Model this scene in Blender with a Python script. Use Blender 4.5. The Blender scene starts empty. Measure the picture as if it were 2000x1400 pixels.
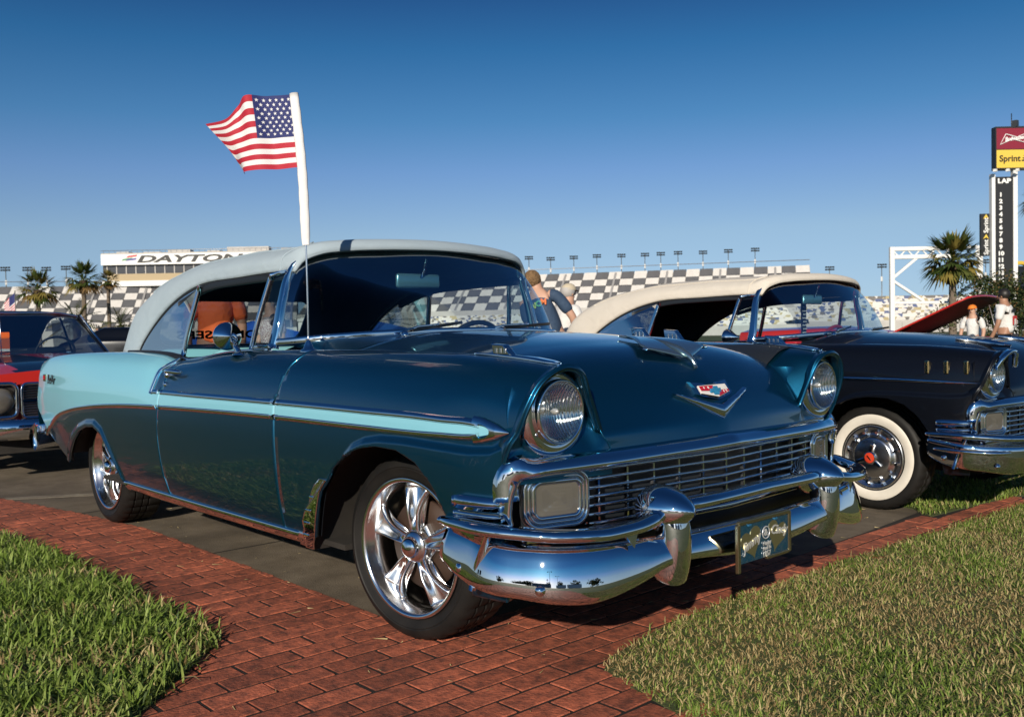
import bpy, bmesh, math, random
import numpy as np
from mathutils import Vector, Matrix
random.seed(7); RNG = np.random.default_rng(11)
scene = bpy.context.scene
COL = scene.collection
R = math.radians

# ---------------------------------------------------------------- camera
cam_d = bpy.data.cameras.new('camera'); cam = bpy.data.objects.new('camera', cam_d); COL.objects.link(cam)
CAM_POS = Vector((2.6243, -2.6662, 1.0598)); yaw, pitch, roll = R(137.831), R(-1.690), R(-1.039)
fw = Vector((math.cos(yaw)*math.cos(pitch), math.sin(yaw)*math.cos(pitch), math.sin(pitch)))
rt = Vector((math.sin(yaw), -math.cos(yaw), 0)); upv = rt.cross(fw)
rr = rt*math.cos(roll) + upv*math.sin(roll); uu = -rt*math.sin(roll) + upv*math.cos(roll)
cam.matrix_world = Matrix(((rr.x, uu.x, -fw.x, CAM_POS.x), (rr.y, uu.y, -fw.y, CAM_POS.y), (rr.z, uu.z, -fw.z, CAM_POS.z), (0, 0, 0, 1)))
cam_d.sensor_width = 36; cam_d.lens = 33.06; cam_d.clip_start = 0.05; cam_d.clip_end = 3000
cam_d.dof.use_dof = True; cam_d.dof.focus_distance = 3.3; cam_d.dof.aperture_fstop = 9
scene.camera = cam

# ---------------------------------------------------------------- sky, sun, exposure
SUN_TO = Vector((0.49, -0.68, 0.33)).normalized()
world = bpy.data.worlds.new('World'); scene.world = world; world.use_nodes = True
wn = world.node_tree; bgn = wn.nodes['Background']
sky = wn.nodes.new('ShaderNodeTexSky'); sky.sky_type = 'NISHITA'; sky.sun_disc = False
sky.sun_elevation = math.asin(SUN_TO.z); sky.sun_rotation = math.atan2(SUN_TO.x, SUN_TO.y)
sky.altitude = 0; sky.air_density = 1.0; sky.dust_density = 0.5; sky.ozone_density = 4.0
# deep, polarised blue: the sky is read a little above the horizon and toned by elevation only, the same all round
wtc = wn.nodes.new('ShaderNodeTexCoord'); sxyz = wn.nodes.new('ShaderNodeSeparateXYZ'); cxyz = wn.nodes.new('ShaderNodeCombineXYZ')
zl_ = wn.nodes.new('ShaderNodeMath'); zl_.operation = 'MULTIPLY_ADD'; zl_.inputs[1].default_value = 0.94; zl_.inputs[2].default_value = 0.06
wn.links.new(wtc.outputs['Generated'], sxyz.inputs[0]); wn.links.new(sxyz.outputs[2], zl_.inputs[0])
wn.links.new(sxyz.outputs[0], cxyz.inputs[0]); wn.links.new(sxyz.outputs[1], cxyz.inputs[1]); wn.links.new(zl_.outputs[0], cxyz.inputs[2]); wn.links.new(cxyz.outputs[0], sky.inputs[0])
rampn = wn.nodes.new('ShaderNodeValToRGB'); cr_ = rampn.color_ramp
STOPS = [(0.0, (.80, .77, .86)), (.10, (.94, .86, .82)), (.165, (.68, .74, .85)), (.216, (.39, .64, .76)), (.284, (.19, .49, .65)), (.332, (.14, .34, .52)), (.50, (.13, .30, .47)), (1.0, (.12, .27, .43))]
for k_, (p_, c_) in enumerate(STOPS):
    e_ = cr_.elements[k_] if k_ < 2 else cr_.elements.new(p_)
    e_.position = p_; e_.color = (*c_, 1)
wn.links.new(sxyz.outputs[2], rampn.inputs[0])
mul_ = wn.nodes.new('ShaderNodeVectorMath'); mul_.operation = 'MULTIPLY'
wn.links.new(sky.outputs[0], mul_.inputs[0]); wn.links.new(rampn.outputs[0], mul_.inputs[1]); wn.links.new(mul_.outputs[0], bgn.inputs[0]); bgn.inputs[1].default_value = 0.10
sun_d = bpy.data.lights.new('sun', 'SUN'); sun = bpy.data.objects.new('sun', sun_d); COL.objects.link(sun)
sun_d.energy = 4.6; sun_d.angle = R(0.55); sun_d.color = (1.0, 0.90, 0.76)
sun.rotation_euler = (-SUN_TO).to_track_quat('-Z', 'Y').to_euler(); sun.location = (6, -8, 6)
vs = scene.view_settings; vs.view_transform = 'Standard'; vs.look = 'None'; vs.exposure = 0.16; vs.gamma = 1.0
vs.use_curve_mapping = False
scene.cycles.max_bounces = 8; scene.cycles.transparent_max_bounces = 16; scene.cycles.caustics_reflective = False
scene.cycles.caustics_refractive = False; scene.cycles.use_denoising = True; scene.cycles.sample_clamp_indirect = 6

# ---------------------------------------------------------------- materials
MATS = {}
def pm(name, col, rough=0.5, metal=0.0, coat=0.0, coat_rough=0.03, spec=None, noise=None, bump=None, trans=0.0, obj_var=None, emit=None):
    """Principled material; noise=(scale, amount, colour2) mottles the colour, bump=(scale, strength, dist)."""
    if name in MATS: return MATS[name]
    m = bpy.data.materials.new(name); m.use_nodes = True; nt = m.node_tree; b = nt.nodes['Principled BSDF']
    b.inputs['Base Color'].default_value = (*col, 1); b.inputs['Roughness'].default_value = rough; b.inputs['Metallic'].default_value = metal
    b.inputs['Coat Weight'].default_value = coat; b.inputs['Coat Roughness'].default_value = coat_rough
    b.inputs['Transmission Weight'].default_value = trans
    if spec is not None: b.inputs['Specular IOR Level'].default_value = spec
    tc = nt.nodes.new('ShaderNodeTexCoord')
    last = None
    if noise:
        n = nt.nodes.new('ShaderNodeTexNoise'); n.inputs['Scale'].default_value = noise[0]; n.inputs['Detail'].default_value = 6
        n.inputs['Roughness'].default_value = 0.65
        nt.links.new(tc.outputs['Object'], n.inputs['Vector'])
        rp = nt.nodes.new('ShaderNodeMapRange'); rp.inputs[1].default_value = 0.5 - noise[1]; rp.inputs[2].default_value = 0.5 + noise[1]
        nt.links.new(n.outputs[0], rp.inputs[0])
        mx = nt.nodes.new('ShaderNodeMix'); mx.data_type = 'RGBA'; mx.inputs[6].default_value = (*col, 1); mx.inputs[7].default_value = (*noise[2], 1)
        nt.links.new(rp.outputs[0], mx.inputs[0]); last = mx.outputs[2]
    if obj_var:
        oi = nt.nodes.new('ShaderNodeObjectInfo'); hs = nt.nodes.new('ShaderNodeHueSaturation')
        rp = nt.nodes.new('ShaderNodeMapRange'); rp.inputs[3].default_value = 1 - obj_var; rp.inputs[4].default_value = 1 + obj_var
        nt.links.new(oi.outputs['Random'], rp.inputs[0]); nt.links.new(rp.outputs[0], hs.inputs['Value'])
        if last: nt.links.new(last, hs.inputs['Color'])
        else: hs.inputs['Color'].default_value = (*col, 1)
        last = hs.outputs[0]
    if last: nt.links.new(last, b.inputs['Base Color'])
    if bump:
        n = nt.nodes.new('ShaderNodeTexNoise'); n.inputs['Scale'].default_value = bump[0]; n.inputs['Detail'].default_value = 5
        nt.links.new(tc.outputs['Object'], n.inputs['Vector'])
        bp = nt.nodes.new('ShaderNodeBump'); bp.inputs['Strength'].default_value = bump[1]; bp.inputs['Distance'].default_value = bump[2]
        nt.links.new(n.outputs[0], bp.inputs['Height']); nt.links.new(bp.outputs[0], b.inputs['Normal'])
    if emit: b.inputs['Emission Color'].default_value = (*emit[0], 1); b.inputs['Emission Strength'].default_value = emit[1]
    MATS[name] = m; return m

def glass(name, tint, refl=1.0):
    m = bpy.data.materials.new(name); m.use_nodes = True; nt = m.node_tree; nt.nodes.remove(nt.nodes['Principled BSDF'])
    out = nt.nodes['Material Output']; t = nt.nodes.new('ShaderNodeBsdfTransparent'); t.inputs[0].default_value = (*tint, 1)
    g = nt.nodes.new('ShaderNodeBsdfGlossy'); g.inputs['Roughness'].default_value = 0.01; g.inputs[0].default_value = (.95, .97, 1, 1)
    f = nt.nodes.new('ShaderNodeFresnel'); f.inputs[0].default_value = 1.5
    mu = nt.nodes.new('ShaderNodeMath'); mu.operation = 'MULTIPLY'; mu.inputs[1].default_value = refl
    nt.links.new(f.outputs[0], mu.inputs[0])
    mx = nt.nodes.new('ShaderNodeMixShader'); nt.links.new(mu.outputs[0], mx.inputs[0]); nt.links.new(t.outputs[0], mx.inputs[1]); nt.links.new(g.outputs[0], mx.inputs[2])
    nt.links.new(mx.outputs[0], out.inputs[0]); MATS[name] = m; return m

def flake_paint(name, col, rough, metal):
    m = pm(name, col, rough, metal, coat=1.0, coat_rough=0.02)
    nt = m.node_tree; b = nt.nodes['Principled BSDF']
    tc = nt.nodes.new('ShaderNodeTexCoord')
    # metallic flake: tiny normal jitter under the clear coat
    v = nt.nodes.new('ShaderNodeTexVoronoi'); v.inputs['Scale'].default_value = 900; nt.links.new(tc.outputs['Object'], v.inputs['Vector'])
    bp = nt.nodes.new('ShaderNodeBump'); bp.inputs['Strength'].default_value = 0.08; bp.inputs['Distance'].default_value = 0.002
    nt.links.new(v.outputs['Color'], bp.inputs['Height']); nt.links.new(bp.outputs[0], b.inputs['Normal'])
    # very slight panel waviness and dust in the clear coat
    n = nt.nodes.new('ShaderNodeTexNoise'); n.inputs['Scale'].default_value = 2.6; n.inputs['Detail'].default_value = 2
    nt.links.new(tc.outputs['Object'], n.inputs['Vector'])
    b2 = nt.nodes.new('ShaderNodeBump'); b2.inputs['Strength'].default_value = 0.10; b2.inputs['Distance'].default_value = 0.012
    nt.links.new(n.outputs[0], b2.inputs['Height']); nt.links.new(b2.outputs[0], b.inputs['Coat Normal'])
    d = nt.nodes.new('ShaderNodeTexNoise'); d.inputs['Scale'].default_value = 160; d.inputs['Detail'].default_value = 8
    nt.links.new(tc.outputs['Object'], d.inputs['Vector'])
    rp = nt.nodes.new('ShaderNodeMapRange'); rp.inputs[1].default_value = 0.5; rp.inputs[2].default_value = 0.85; rp.inputs[3].default_value = 0.02; rp.inputs[4].default_value = 0.12
    nt.links.new(d.outputs[0], rp.inputs[0]); nt.links.new(rp.outputs[0], b.inputs['Coat Roughness'])
    return m

M_BLUE = flake_paint('metallic_blue_paint', (0.0055, 0.090, 0.175), 0.31, 0.90)
M_SKY = pm('turquoise_paint', (0.215, 0.52, 0.63), 0.35, 0, coat=1.0, coat_rough=0.03)
M_BLACKP = pm('black_paint', (0.003, 0.004, 0.007), 0.3, 0, coat=0.5, coat_rough=0.02, spec=.25)
M_REDP = pm('red_paint', (0.50, 0.022, 0.015), 0.35, 0, coat=1.0, coat_rough=0.03)
M_CHROME = pm('chrome', (0.82, 0.83, 0.85), 0.018, 1.0, bump=(6, 0.03, 0.01))
M_CHROME2 = pm('polished_steel', (0.70, 0.71, 0.72), 0.20, 1.0)
M_ALLOY = pm('polished_alloy', (0.86, 0.86, 0.86), 0.17, 1.0)
M_TYRE = pm('tyre_rubber', (0.008, 0.008, 0.008), 0.55, spec=.22, noise=(9, .2, (0.017, 0.0155, 0.014)), bump=(120, .15, .002))
M_WHITEWALL = pm('whitewall_rubber', (0.72, 0.68, 0.60), 0.5, noise=(20, .3, (0.62, 0.58, 0.5)))
M_RUBBER = pm('black_rubber', (0.012, 0.012, 0.013), 0.45)
M_DARK = pm('underbody_black', (0.012, 0.011, 0.010), 0.8, noise=(9, .3, (0.03, 0.025, 0.02)))
M_CANVAS = pm('pale_blue_canvas', (0.31, 0.385, 0.44), 0.85, bump=(260, .35, .002), noise=(5, .35, (0.37, 0.45, 0.50)))
M_BEIGE = pm('beige_canvas', (0.66, 0.61, 0.53), 0.85, bump=(260, .35, .002), noise=(5, .35, (0.60, 0.55, 0.47)))
def canvas_wrinkle(m):
    nt = m.node_tree; b = nt.nodes['Principled BSDF']; old = b.inputs['Normal'].links[0].from_node; tc = nt.nodes.new('ShaderNodeTexCoord'); mp = nt.nodes.new('ShaderNodeMapping'); mp.inputs['Scale'].default_value = (3.2, 1.1, 5.0); nt.links.new(tc.outputs['Object'], mp.inputs[0])
    n = nt.nodes.new('ShaderNodeTexNoise'); n.inputs['Scale'].default_value = 2.4; n.inputs['Detail'].default_value = 4; n.inputs['Distortion'].default_value = .6; nt.links.new(mp.outputs[0], n.inputs['Vector'])
    bp = nt.nodes.new('ShaderNodeBump'); bp.inputs['Strength'].default_value = .7; bp.inputs['Distance'].default_value = .010; nt.links.new(n.outputs[0], bp.inputs['Height']); nt.links.new(bp.outputs[0], old.inputs['Normal'])
canvas_wrinkle(M_CANVAS); canvas_wrinkle(M_BEIGE)
M_SEATB = pm('turquoise_vinyl', (0.22, 0.50, 0.56), 0.4)
M_SEATR = pm('red_vinyl', (0.35, 0.02, 0.03), 0.4)
M_SEATW = pm('white_vinyl', (0.6, 0.58, 0.54), 0.4)
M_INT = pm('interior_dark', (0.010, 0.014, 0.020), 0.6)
M_GLASS = glass('window_glass', (0.80, 0.90, 0.93), 0.7)
M_GLASSD = glass('tinted_glass', (0.74, 0.85, 0.88), 0.42)
M_ROTOR = pm('rusty_rotor', (0.05, 0.028, 0.019), 0.6, 0.1)
M_REDC = pm('red_caliper', (0.55, 0.02, 0.02), 0.35)
M_GOLD = pm('gold_trim', (0.75, 0.58, 0.28), 0.15, 1.0)
M_WHITE = pm('white_paint', (0.78, 0.78, 0.76), 0.5)
M_BLK = pm('black_print', (0.012, 0.012, 0.012), 0.5)

# ---------------------------------------------------------------- mesh helpers
def link(o, parent=None):
    COL.objects.link(o)
    if parent is not None:
        o.parent = parent
        rp = parent
        o.location = (-ORG[parent.name][0], -ORG[parent.name][1], -ORG[parent.name][2]) if parent.name in ORG else (0, 0, 0)
    return o
ORG = {}          # world origin of every thing whose parts are written in world coordinates
def tag(o, label=None, cat=None, group=None, kind=None):
    if label: o['label'] = label
    if cat: o['category'] = cat
    if group: o['group'] = group
    if kind: o['kind'] = kind
    return o
def thing(name, label, cat, loc=(0, 0, 0), group=None, rz=0.0, local=False):
    o = bpy.data.objects.new(name, None); COL.objects.link(o); o.location = loc; o.rotation_euler = (0, 0, rz); o.empty_display_size = .2
    if not local: ORG[o.name] = tuple(loc)
    return tag(o, label, cat, group)
def mesh(name, V, F, mats, parent=None, smooth=True, mi=None, solid=None, bevel=None, sub=0, autos=None):
    me = bpy.data.meshes.new(name); me.from_pydata([tuple(map(float, v)) for v in V], [], [tuple(f) for f in F])
    if not isinstance(mats, (list, tuple)): mats = [mats]
    for m in mats: me.materials.append(m)
    if mi is not None: me.polygons.foreach_set('material_index', np.asarray(mi, dtype=np.int32))
    if smooth: me.polygons.foreach_set('use_smooth', np.ones(len(me.polygons), dtype=bool))
    me.validate(); me.update()
    if autos is not None: me.set_sharp_from_angle(angle=R(autos))
    o = bpy.data.objects.new(name, me)
    if solid:
        s = o.modifiers.new('solid', 'SOLIDIFY'); s.thickness = solid; s.offset = -1
    if bevel:
        b = o.modifiers.new('bevel', 'BEVEL'); b.width = bevel; b.segments = 2; b.limit_method = 'ANGLE'; b.angle_limit = R(35)
    if sub:
        s = o.modifiers.new('sub', 'SUBSURF'); s.levels = sub; s.render_levels = sub
    return link(o, parent)
def herm(xs, ys, x):
    """C1 cubic through (xs, ys) with non-uniform finite-difference tangents; ys (n,) or (n,k...)."""
    xs = np.asarray(xs, float); ys = np.asarray(ys, float); x = np.atleast_1d(np.asarray(x, float))
    n = len(xs); h = np.diff(xs); sh = (-1,) + (1,)*(ys.ndim-1)
    d = np.diff(ys, axis=0)/h.reshape(sh); m = np.empty_like(ys)
    if n == 2: m[:] = d[0]
    else:
        w = (h[1:]/(h[:-1]+h[1:])).reshape(sh); m[1:-1] = d[:-1]*w + d[1:]*(1-w); m[0] = d[0]; m[-1] = d[-1]
    i = np.clip(np.searchsorted(xs, x) - 1, 0, n-2); t = ((x-xs[i])/h[i]).reshape(sh); t = np.clip(t, 0, 1)
    hh = h[i].reshape(sh)
    return (2*t**3-3*t**2+1)*ys[i] + (t**3-2*t**2+t)*hh*m[i] + (-2*t**3+3*t**2)*ys[i+1] + (t**3-t**2)*hh*m[i+1]
def curve(pts, n):
    pts = np.asarray(pts, float); s = np.r_[0, np.cumsum(np.linalg.norm(np.diff(pts, axis=0), axis=1))]
    return herm(s, pts, np.linspace(0, s[-1], n))
def gridf(nu, nv, closev=False, flip=False):
    F = []
    for i in range(nu-1):
        for j in range(nv if closev else nv-1):
            k = (j+1) % nv; q = (i*nv+j, (i+1)*nv+j, (i+1)*nv+k, i*nv+k)
            F.append(q[::-1] if flip else q)
    return F
def surf(net, nu, nv):
    """bicubic surface through a control net [station][point] -> (nu*nv, 3)."""
    net = np.asarray(net, float)
    du = np.linalg.norm(np.diff(net, axis=0), axis=2).mean(1); u = np.r_[0, np.cumsum(du)]
    a = herm(u, net, np.linspace(0, u[-1], nu))
    dv = np.linalg.norm(np.diff(net, axis=1), axis=2).mean(0); v = np.r_[0, np.cumsum(dv)]
    b = herm(v, a.transpose(1, 0, 2), np.linspace(0, v[-1], nv)).transpose(1, 0, 2)
    return b.reshape(-1, 3)
def clip(V, F, phi):
    """keep the part of a mesh where phi >= 0 (cuts faces cleanly along phi = 0)."""
    phi = np.asarray(phi, float); V = np.asarray(V, float); newV = [tuple(v) for v in V]; cache = {}; out = []
    def cut(a, b):
        k = (a, b) if a < b else (b, a)
        if k not in cache:
            t = phi[k[0]]/(phi[k[0]]-phi[k[1]]); cache[k] = len(newV); newV.append(tuple(V[k[0]]*(1-t)+V[k[1]]*t))
        return cache[k]
    for f in F:
        s = [phi[i] >= 0 for i in f]
        if all(s): out.append(tuple(f)); continue
        if not any(s): continue
        p = []
        for k in range(len(f)):
            a, b = f[k], f[(k+1) % len(f)]
            if s[k]: p.append(a)
            if s[k] != s[(k+1) % len(f)]: p.append(cut(a, b))
        if len(p) >= 3: out.append(tuple(p))
    used = sorted({i for f in out for i in f}); mp = {o: n for n, o in enumerate(used)}
    return np.array([newV[i] for i in used]).reshape(-1, 3), [tuple(mp[i] for i in f) for f in out]
def sweep(path, prof, nrm=(0, 0, 1), scale=None, closed=True, caps=True, close_path=False):
    """sweep profile points (a along N, b along B=TxN) along a path; scale per point scalar or (sa,sb)."""
    path = np.asarray(path, float); n = len(path); T = np.gradient(path, axis=0)
    if close_path: T = (np.roll(path, -1, 0)-np.roll(path, 1, 0))
    T /= np.linalg.norm(T, axis=1)[:, None]
    N = np.broadcast_to(np.asarray(nrm, float), (n, 3)).copy(); N -= T*(N*T).sum(1)[:, None]; N /= np.linalg.norm(N, axis=1)[:, None]
    B = np.cross(T, N); prof = np.asarray(prof, float); m = len(prof)
    sc = np.ones((n, 2)) if scale is None else np.asarray(scale, float)
    if sc.ndim == 1: sc = np.stack([sc, sc], 1)
    V = path[:, None, :] + N[:, None, :]*(prof[None, :, 0, None]*sc[:, None, 0, None]) + B[:, None, :]*(prof[None, :, 1, None]*sc[:, None, 1, None])
    F = gridf(n, m, closed, True)
    if close_path:
        for j in range(m): F.append(((n-1)*m+j, (n-1)*m+(j+1) % m, (j+1) % m, j))
    elif caps and closed: F.append(tuple(range(m))); F.append(tuple(reversed([(n-1)*m+j for j in range(m)])))
    return V.reshape(-1, 3), F
def circ(r, n=10, r2=None):
    return [(r*math.cos(2*math.pi*k/n), (r2 or r)*math.sin(2*math.pi*k/n)) for k in range(n)]
def rrect(w, h, r, n=3):
    o = []
    for cx, cy, a0 in ((w/2-r, h/2-r, 0), (-w/2+r, h/2-r, 90), (-w/2+r, -h/2+r, 180), (w/2-r, -h/2+r, 270)):
        for k in range(n+1):
            a = R(a0+90*k/n); o.append((cx+r*math.cos(a), cy+r*math.sin(a)))
    return o
def lathe(prof, n, axis='y', closed_prof=False):
    """prof: list of (axial, radius); revolve about an axis through the origin."""
    V = []; m = len(prof)
    for k in range(n):
        a = 2*math.pi*k/n; c, s = math.cos(a), math.sin(a)
        for (d, r) in prof:
            V.append({'y': (r*c, d, r*s), 'x': (d, r*c, r*s), 'z': (r*c, r*s, d)}[axis])
    F = []
    for k in range(n):
        for j in range(m if closed_prof else m-1):
            jj = (j+1) % m; F.append((k*m+j, ((k+1) % n)*m+j, ((k+1) % n)*m+jj, k*m+jj))
    return np.array(V), F
def box(cx, cy, cz, sx, sy, sz):
    V = [(cx+a*sx/2, cy+b*sy/2, cz+c*sz/2) for a in (-1, 1) for b in (-1, 1) for c in (-1, 1)]
    return np.array(V), [(0, 1, 3, 2), (4, 6, 7, 5), (0, 4, 5, 1), (2, 3, 7, 6), (0, 2, 6, 4), (1, 5, 7, 3)]
def join(*parts):
    V = []; F = []; o = 0
    for v, f in parts:
        V.append(np.asarray(v, float).reshape(-1, 3)); F += [tuple(i+o for i in q) for q in f]; o += len(v)
    return np.concatenate(V), F
def mirror(V, F, s):
    V = np.array(V, float)
    if s > 0: V[:, 1] *= -1; F = [tuple(reversed(f)) for f in F]
    return V, F
def text_mesh(name, txt, size, mat, parent, M, extrude=0.002, shear=0.0, align='CENTER', sx=1.0, bold=0.0):
    c = bpy.data.curves.new(name, 'FONT'); c.body = txt; c.size = size; c.extrude = extrude; c.shear = shear; c.align_x = align; c.align_y = 'CENTER'; c.offset = bold; c.resolution_u = 3
    t = bpy.data.objects.new(name + '_tmp', c); COL.objects.link(t)
    dg = bpy.context.evaluated_depsgraph_get(); me = bpy.data.meshes.new_from_object(t.evaluated_get(dg)); me.name = name
    bpy.data.objects.remove(t); bpy.data.curves.remove(c)
    me.transform(Matrix.Diagonal((sx, 1, 1, 1))); me.transform(M); me.materials.clear(); me.materials.append(mat)
    o = bpy.data.objects.new(name, me); return link(o, parent)
def frame(o, x, y):
    """4x4 with local x, y axes and z = x cross y."""
    x = Vector(x).normalized(); y = Vector(y); z = x.cross(y).normalized(); y = z.cross(x)
    return Matrix(((x.x, y.x, z.x, o[0]), (x.y, y.y, z.y, o[1]), (x.z, y.z, z.z, o[2]), (0, 0, 0, 1)))
def smooth01(t): t = np.clip(t, 0, 1); return t*t*(3-2*t)
# ================================================================ fifties convertible (built once per car, in its own coordinates:
# x forward from the front axle, y to the car's left, z up)
XS = [-4.02, -3.86, -3.60, -3.30, -2.80, -2.30, -2.02, -1.84, -1.66, -1.30, -0.95, -0.50, 0.0, 0.30]
ZT = [.925, .945, .960, .970, .980, .980, .968, .944, .955, .988, .996, 1.000, .997, .990]
WM = [.846, .862, .884, .907, .928, .937, .940, .941, .942, .942, .940, .937, .932, .926]
def regular(x):
    """cross-sections (n,13,3) of the body side as (x, half width, z), bottom to inner edge."""
    x = np.atleast_1d(np.asarray(x, float)); zt = herm(XS, ZT, x); w = herm(XS, WM, x); n = len(x)
    k = smooth01((x+.72)/.25) + smooth01((-2.45-x)/.25)
    zs = zt - .115; L = lambda a, b, t: a+(b-a)*t
    off = np.array([.052, .022, .006, 0, .002, .009, .026, .054, .100])
    u = np.empty((n, 13)); z = np.empty((n, 13))
    ff = 1-.48*smooth01((-2.5-x)/1.0)                                  # the shoulder tightens into the tail fin
    u[:, :9] = w[:, None] - off*np.where(np.arange(9)[None, :] >= 6, ff[:, None], 1.0)
    z[:, 0], z[:, 1], z[:, 2], z[:, 3] = .262, .40, .52, .64
    z[:, 4], z[:, 5], z[:, 6], z[:, 7], z[:, 8] = L(.64, zs, .38), L(.64, zs, .72), zs, zs+.063, zt-.013
    for j, a, b, za, zb in ((9, .136, .152, 0, 0), (10, .162, .215, -.002, -.005), (11, .182, .262, -.006, -.013), (12, .198, .305, -.016, -.021)):
        u[:, j] = w - L(a, b, k) + (1-ff)*.13; z[:, j] = zt + L(za, zb, k)
    return np.stack([np.repeat(x[:, None], 13, 1), u, z], 2)
A_ = [(.48, .875, .262), (.48, .897, .40), (.488, .910, .52), (.495, .914, .64), (.50, .910, .73), (.505, .902, .81), (.51, .888, .875), (.515, .860, .928), (.518, .812, .964), (.518, .748, .975), (.512, .678, .964), (.505, .622, .945), (.50, .582, .932)]
B_ = [(.56, .865, .262), (.565, .885, .40), (.575, .895, .52), (.585, .899, .63), (.60, .896, .71), (.615, .890, .79), (.628, .876, .858), (.638, .846, .917), (.645, .798, .951), (.648, .735, .962), (.64, .665, .945), (.628, .612, .902), (.61, .575, .868)]
E_ = [(.600, .855, .262), (.605, .872, .40), (.610, .880, .52), (.620, .885, .62), (.645, .885, .70), (.685, .881, .775), (.712, .868, .845), (.727, .836, .905), (.736, .788, .940), (.738, .728, .951), (.730, .664, .928), (.712, .622, .85), (.700, .566, .745)]
TT = np.r_[np.linspace(0, 4.2, 64), np.linspace(4.2, 12, 56)[1:]]; NT = len(TT)
def col(t): return int(np.argmin(np.abs(TT-t)))
def body_grid(arch_f=True):
    st = np.concatenate([regular([0.0, .15, .30]), np.array([A_, B_, E_])]); kn = [0, .15, .30, .5, .62, .72]
    front = herm(kn, st, np.linspace(.72, .30, 56)); rear = regular(np.r_[np.linspace(.30, -.56, 100)[1:], np.linspace(-.56, -2.25, 64)[1:], np.linspace(-2.25, -3.42, 118)[1:], np.linspace(-3.42, -4.02, 26)[1:]])
    E = front[0]; c = np.array([0, .735, .825])
    lip = []
    for dx, f in ((-.004, .985), (-.016, .955), (-.075, .93)):        # the brow turns in round the headlamp
        r = E.copy(); r[:, 1:] = c[1:] + (E[:, 1:]-c[1:])*f; r[:4] = E[:4]; r[:4, 1] -= (1-f)*.9; r[:, 0] += dx; r[11:] = E[11:]*np.array([1, 1, 1]) + np.array([dx*.3, 0, 0]); lip.append(r)
    g = np.concatenate([np.array(lip[::-1]), front, rear])
    dense = herm(np.arange(13), g.transpose(1, 0, 2), TT).transpose(1, 0, 2)
    return dense
CREASE_X = [-3.9, -.5, -.462, -.276, -.171, -.104, -.034, .057, .194, .353, .500, .583, .62, .66, .9]
CREASE_Z = [-1, .20, .405, .548, .633, .683, .707, .721, .724, .720, .716, .722, .736, .76, .80]
RC_X = [-3.42, -3.36, -3.27, -3.14, -2.98, -2.82, -2.68, -2.57, -2.47, -2.39, -2.31]; RC_Z = [.25, .33, .42, .51, .575, .61, .618, .585, .49, .39, .25]
def flare(G):
    """stand the wheel-arch flares proud of the side."""
    x, z = G[..., 0], G[..., 2]
    m = np.interp(x, CREASE_X, CREASE_Z) - z
    G[..., 1] += .013*smooth01(m/.022 + .25)*(x > -.52)*smooth01((.70-x)/.06)
    m = np.interp(x, RC_X, RC_Z, left=-1, right=-1) - z
    G[..., 1] += .012*smooth01(m/.030 + .2)
    return G
def front_arch(x, z):      # > 0 outside the opening
    a = np.interp(x, [-.47, -.426, -.351, -.301, -.239, -.167, -.051, .05, .162, .26, .34, .40, .45, .50], [.10, .272, .418, .516, .588, .638, .676, .690, .686, .655, .59, .50, .38, .10])
    return z - np.where((x > -.47) & (x < .50), a, -1)
def rear_arch(x, z):
    a = np.interp(x, [-3.33, -3.29, -3.22, -3.10, -2.96, -2.82, -2.68, -2.56, -2.46, -2.39, -2.325, -2.30], [.12, .33, .388, .466, .535, .571, .580, .545, .453, .365, .27, .12])
    return z - np.where((x > -3.33) & (x < -2.30), a, -1)
def seam_f(z): return np.interp(z, [.26, .33, .55, .80, .92, 1.0], [-.655, -.645, -.640, -.648, -.605, -.555])
def seam_r(z): return np.interp(z, [.26, .40, .60, .80, .95, 1.0], [-1.72, -1.765, -1.785, -1.772, -1.715, -1.69])
UP_X = [-1.86, -1.2, -.64, -.07, .355, .55, .60]; UP_Z = [.801, .803, .804, .802, .797, .786, .772]
LO_X = [-4.02, -3.80, -3.68, -3.444, -3.149, -2.793, -2.321, -1.833, -1.175, -.638, -.07, .354, .524, .60]
LO_Z = [.36, .46, .505, .588, .643, .681, .712, .729, .742, .747, .746, .747, .753, .768]
def up_z(x): return herm(UP_X, UP_Z, np.clip(x, UP_X[0], UP_X[-1]))
def lo_z(x): return herm(LO_X, LO_Z, np.clip(x, LO_X[0], LO_X[-1]))
def vert_x(z): return np.interp(z, [.78, .90, .95], [-1.875, -1.86, -1.80])

class SideSurf:
    """look up the half width of the body side at (x, z)."""
    def __init__(s, G): s.G = G
    def u(s, x, z):
        x = np.atleast_1d(np.asarray(x, float)); z = np.atleast_1d(np.asarray(z, float)); out = np.empty(len(x))
        G = s.G[3:]; J = col(9.0)
        for q in range(len(x)):
            cu = np.empty(J); cz = np.empty(J)
            for j in range(J):
                gx = G[::-1, j, 0]; cu[j] = np.interp(x[q], gx, G[::-1, j, 1]); cz[j] = np.interp(x[q], gx, G[::-1, j, 2])
            out[q] = np.interp(z[q], cz, cu)
        return out
    def path(s, x, z, off=0.0):
        u = s.u(x, z); return np.stack([np.asarray(x, float), -(u+off), np.asarray(z, float)], 1)

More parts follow.
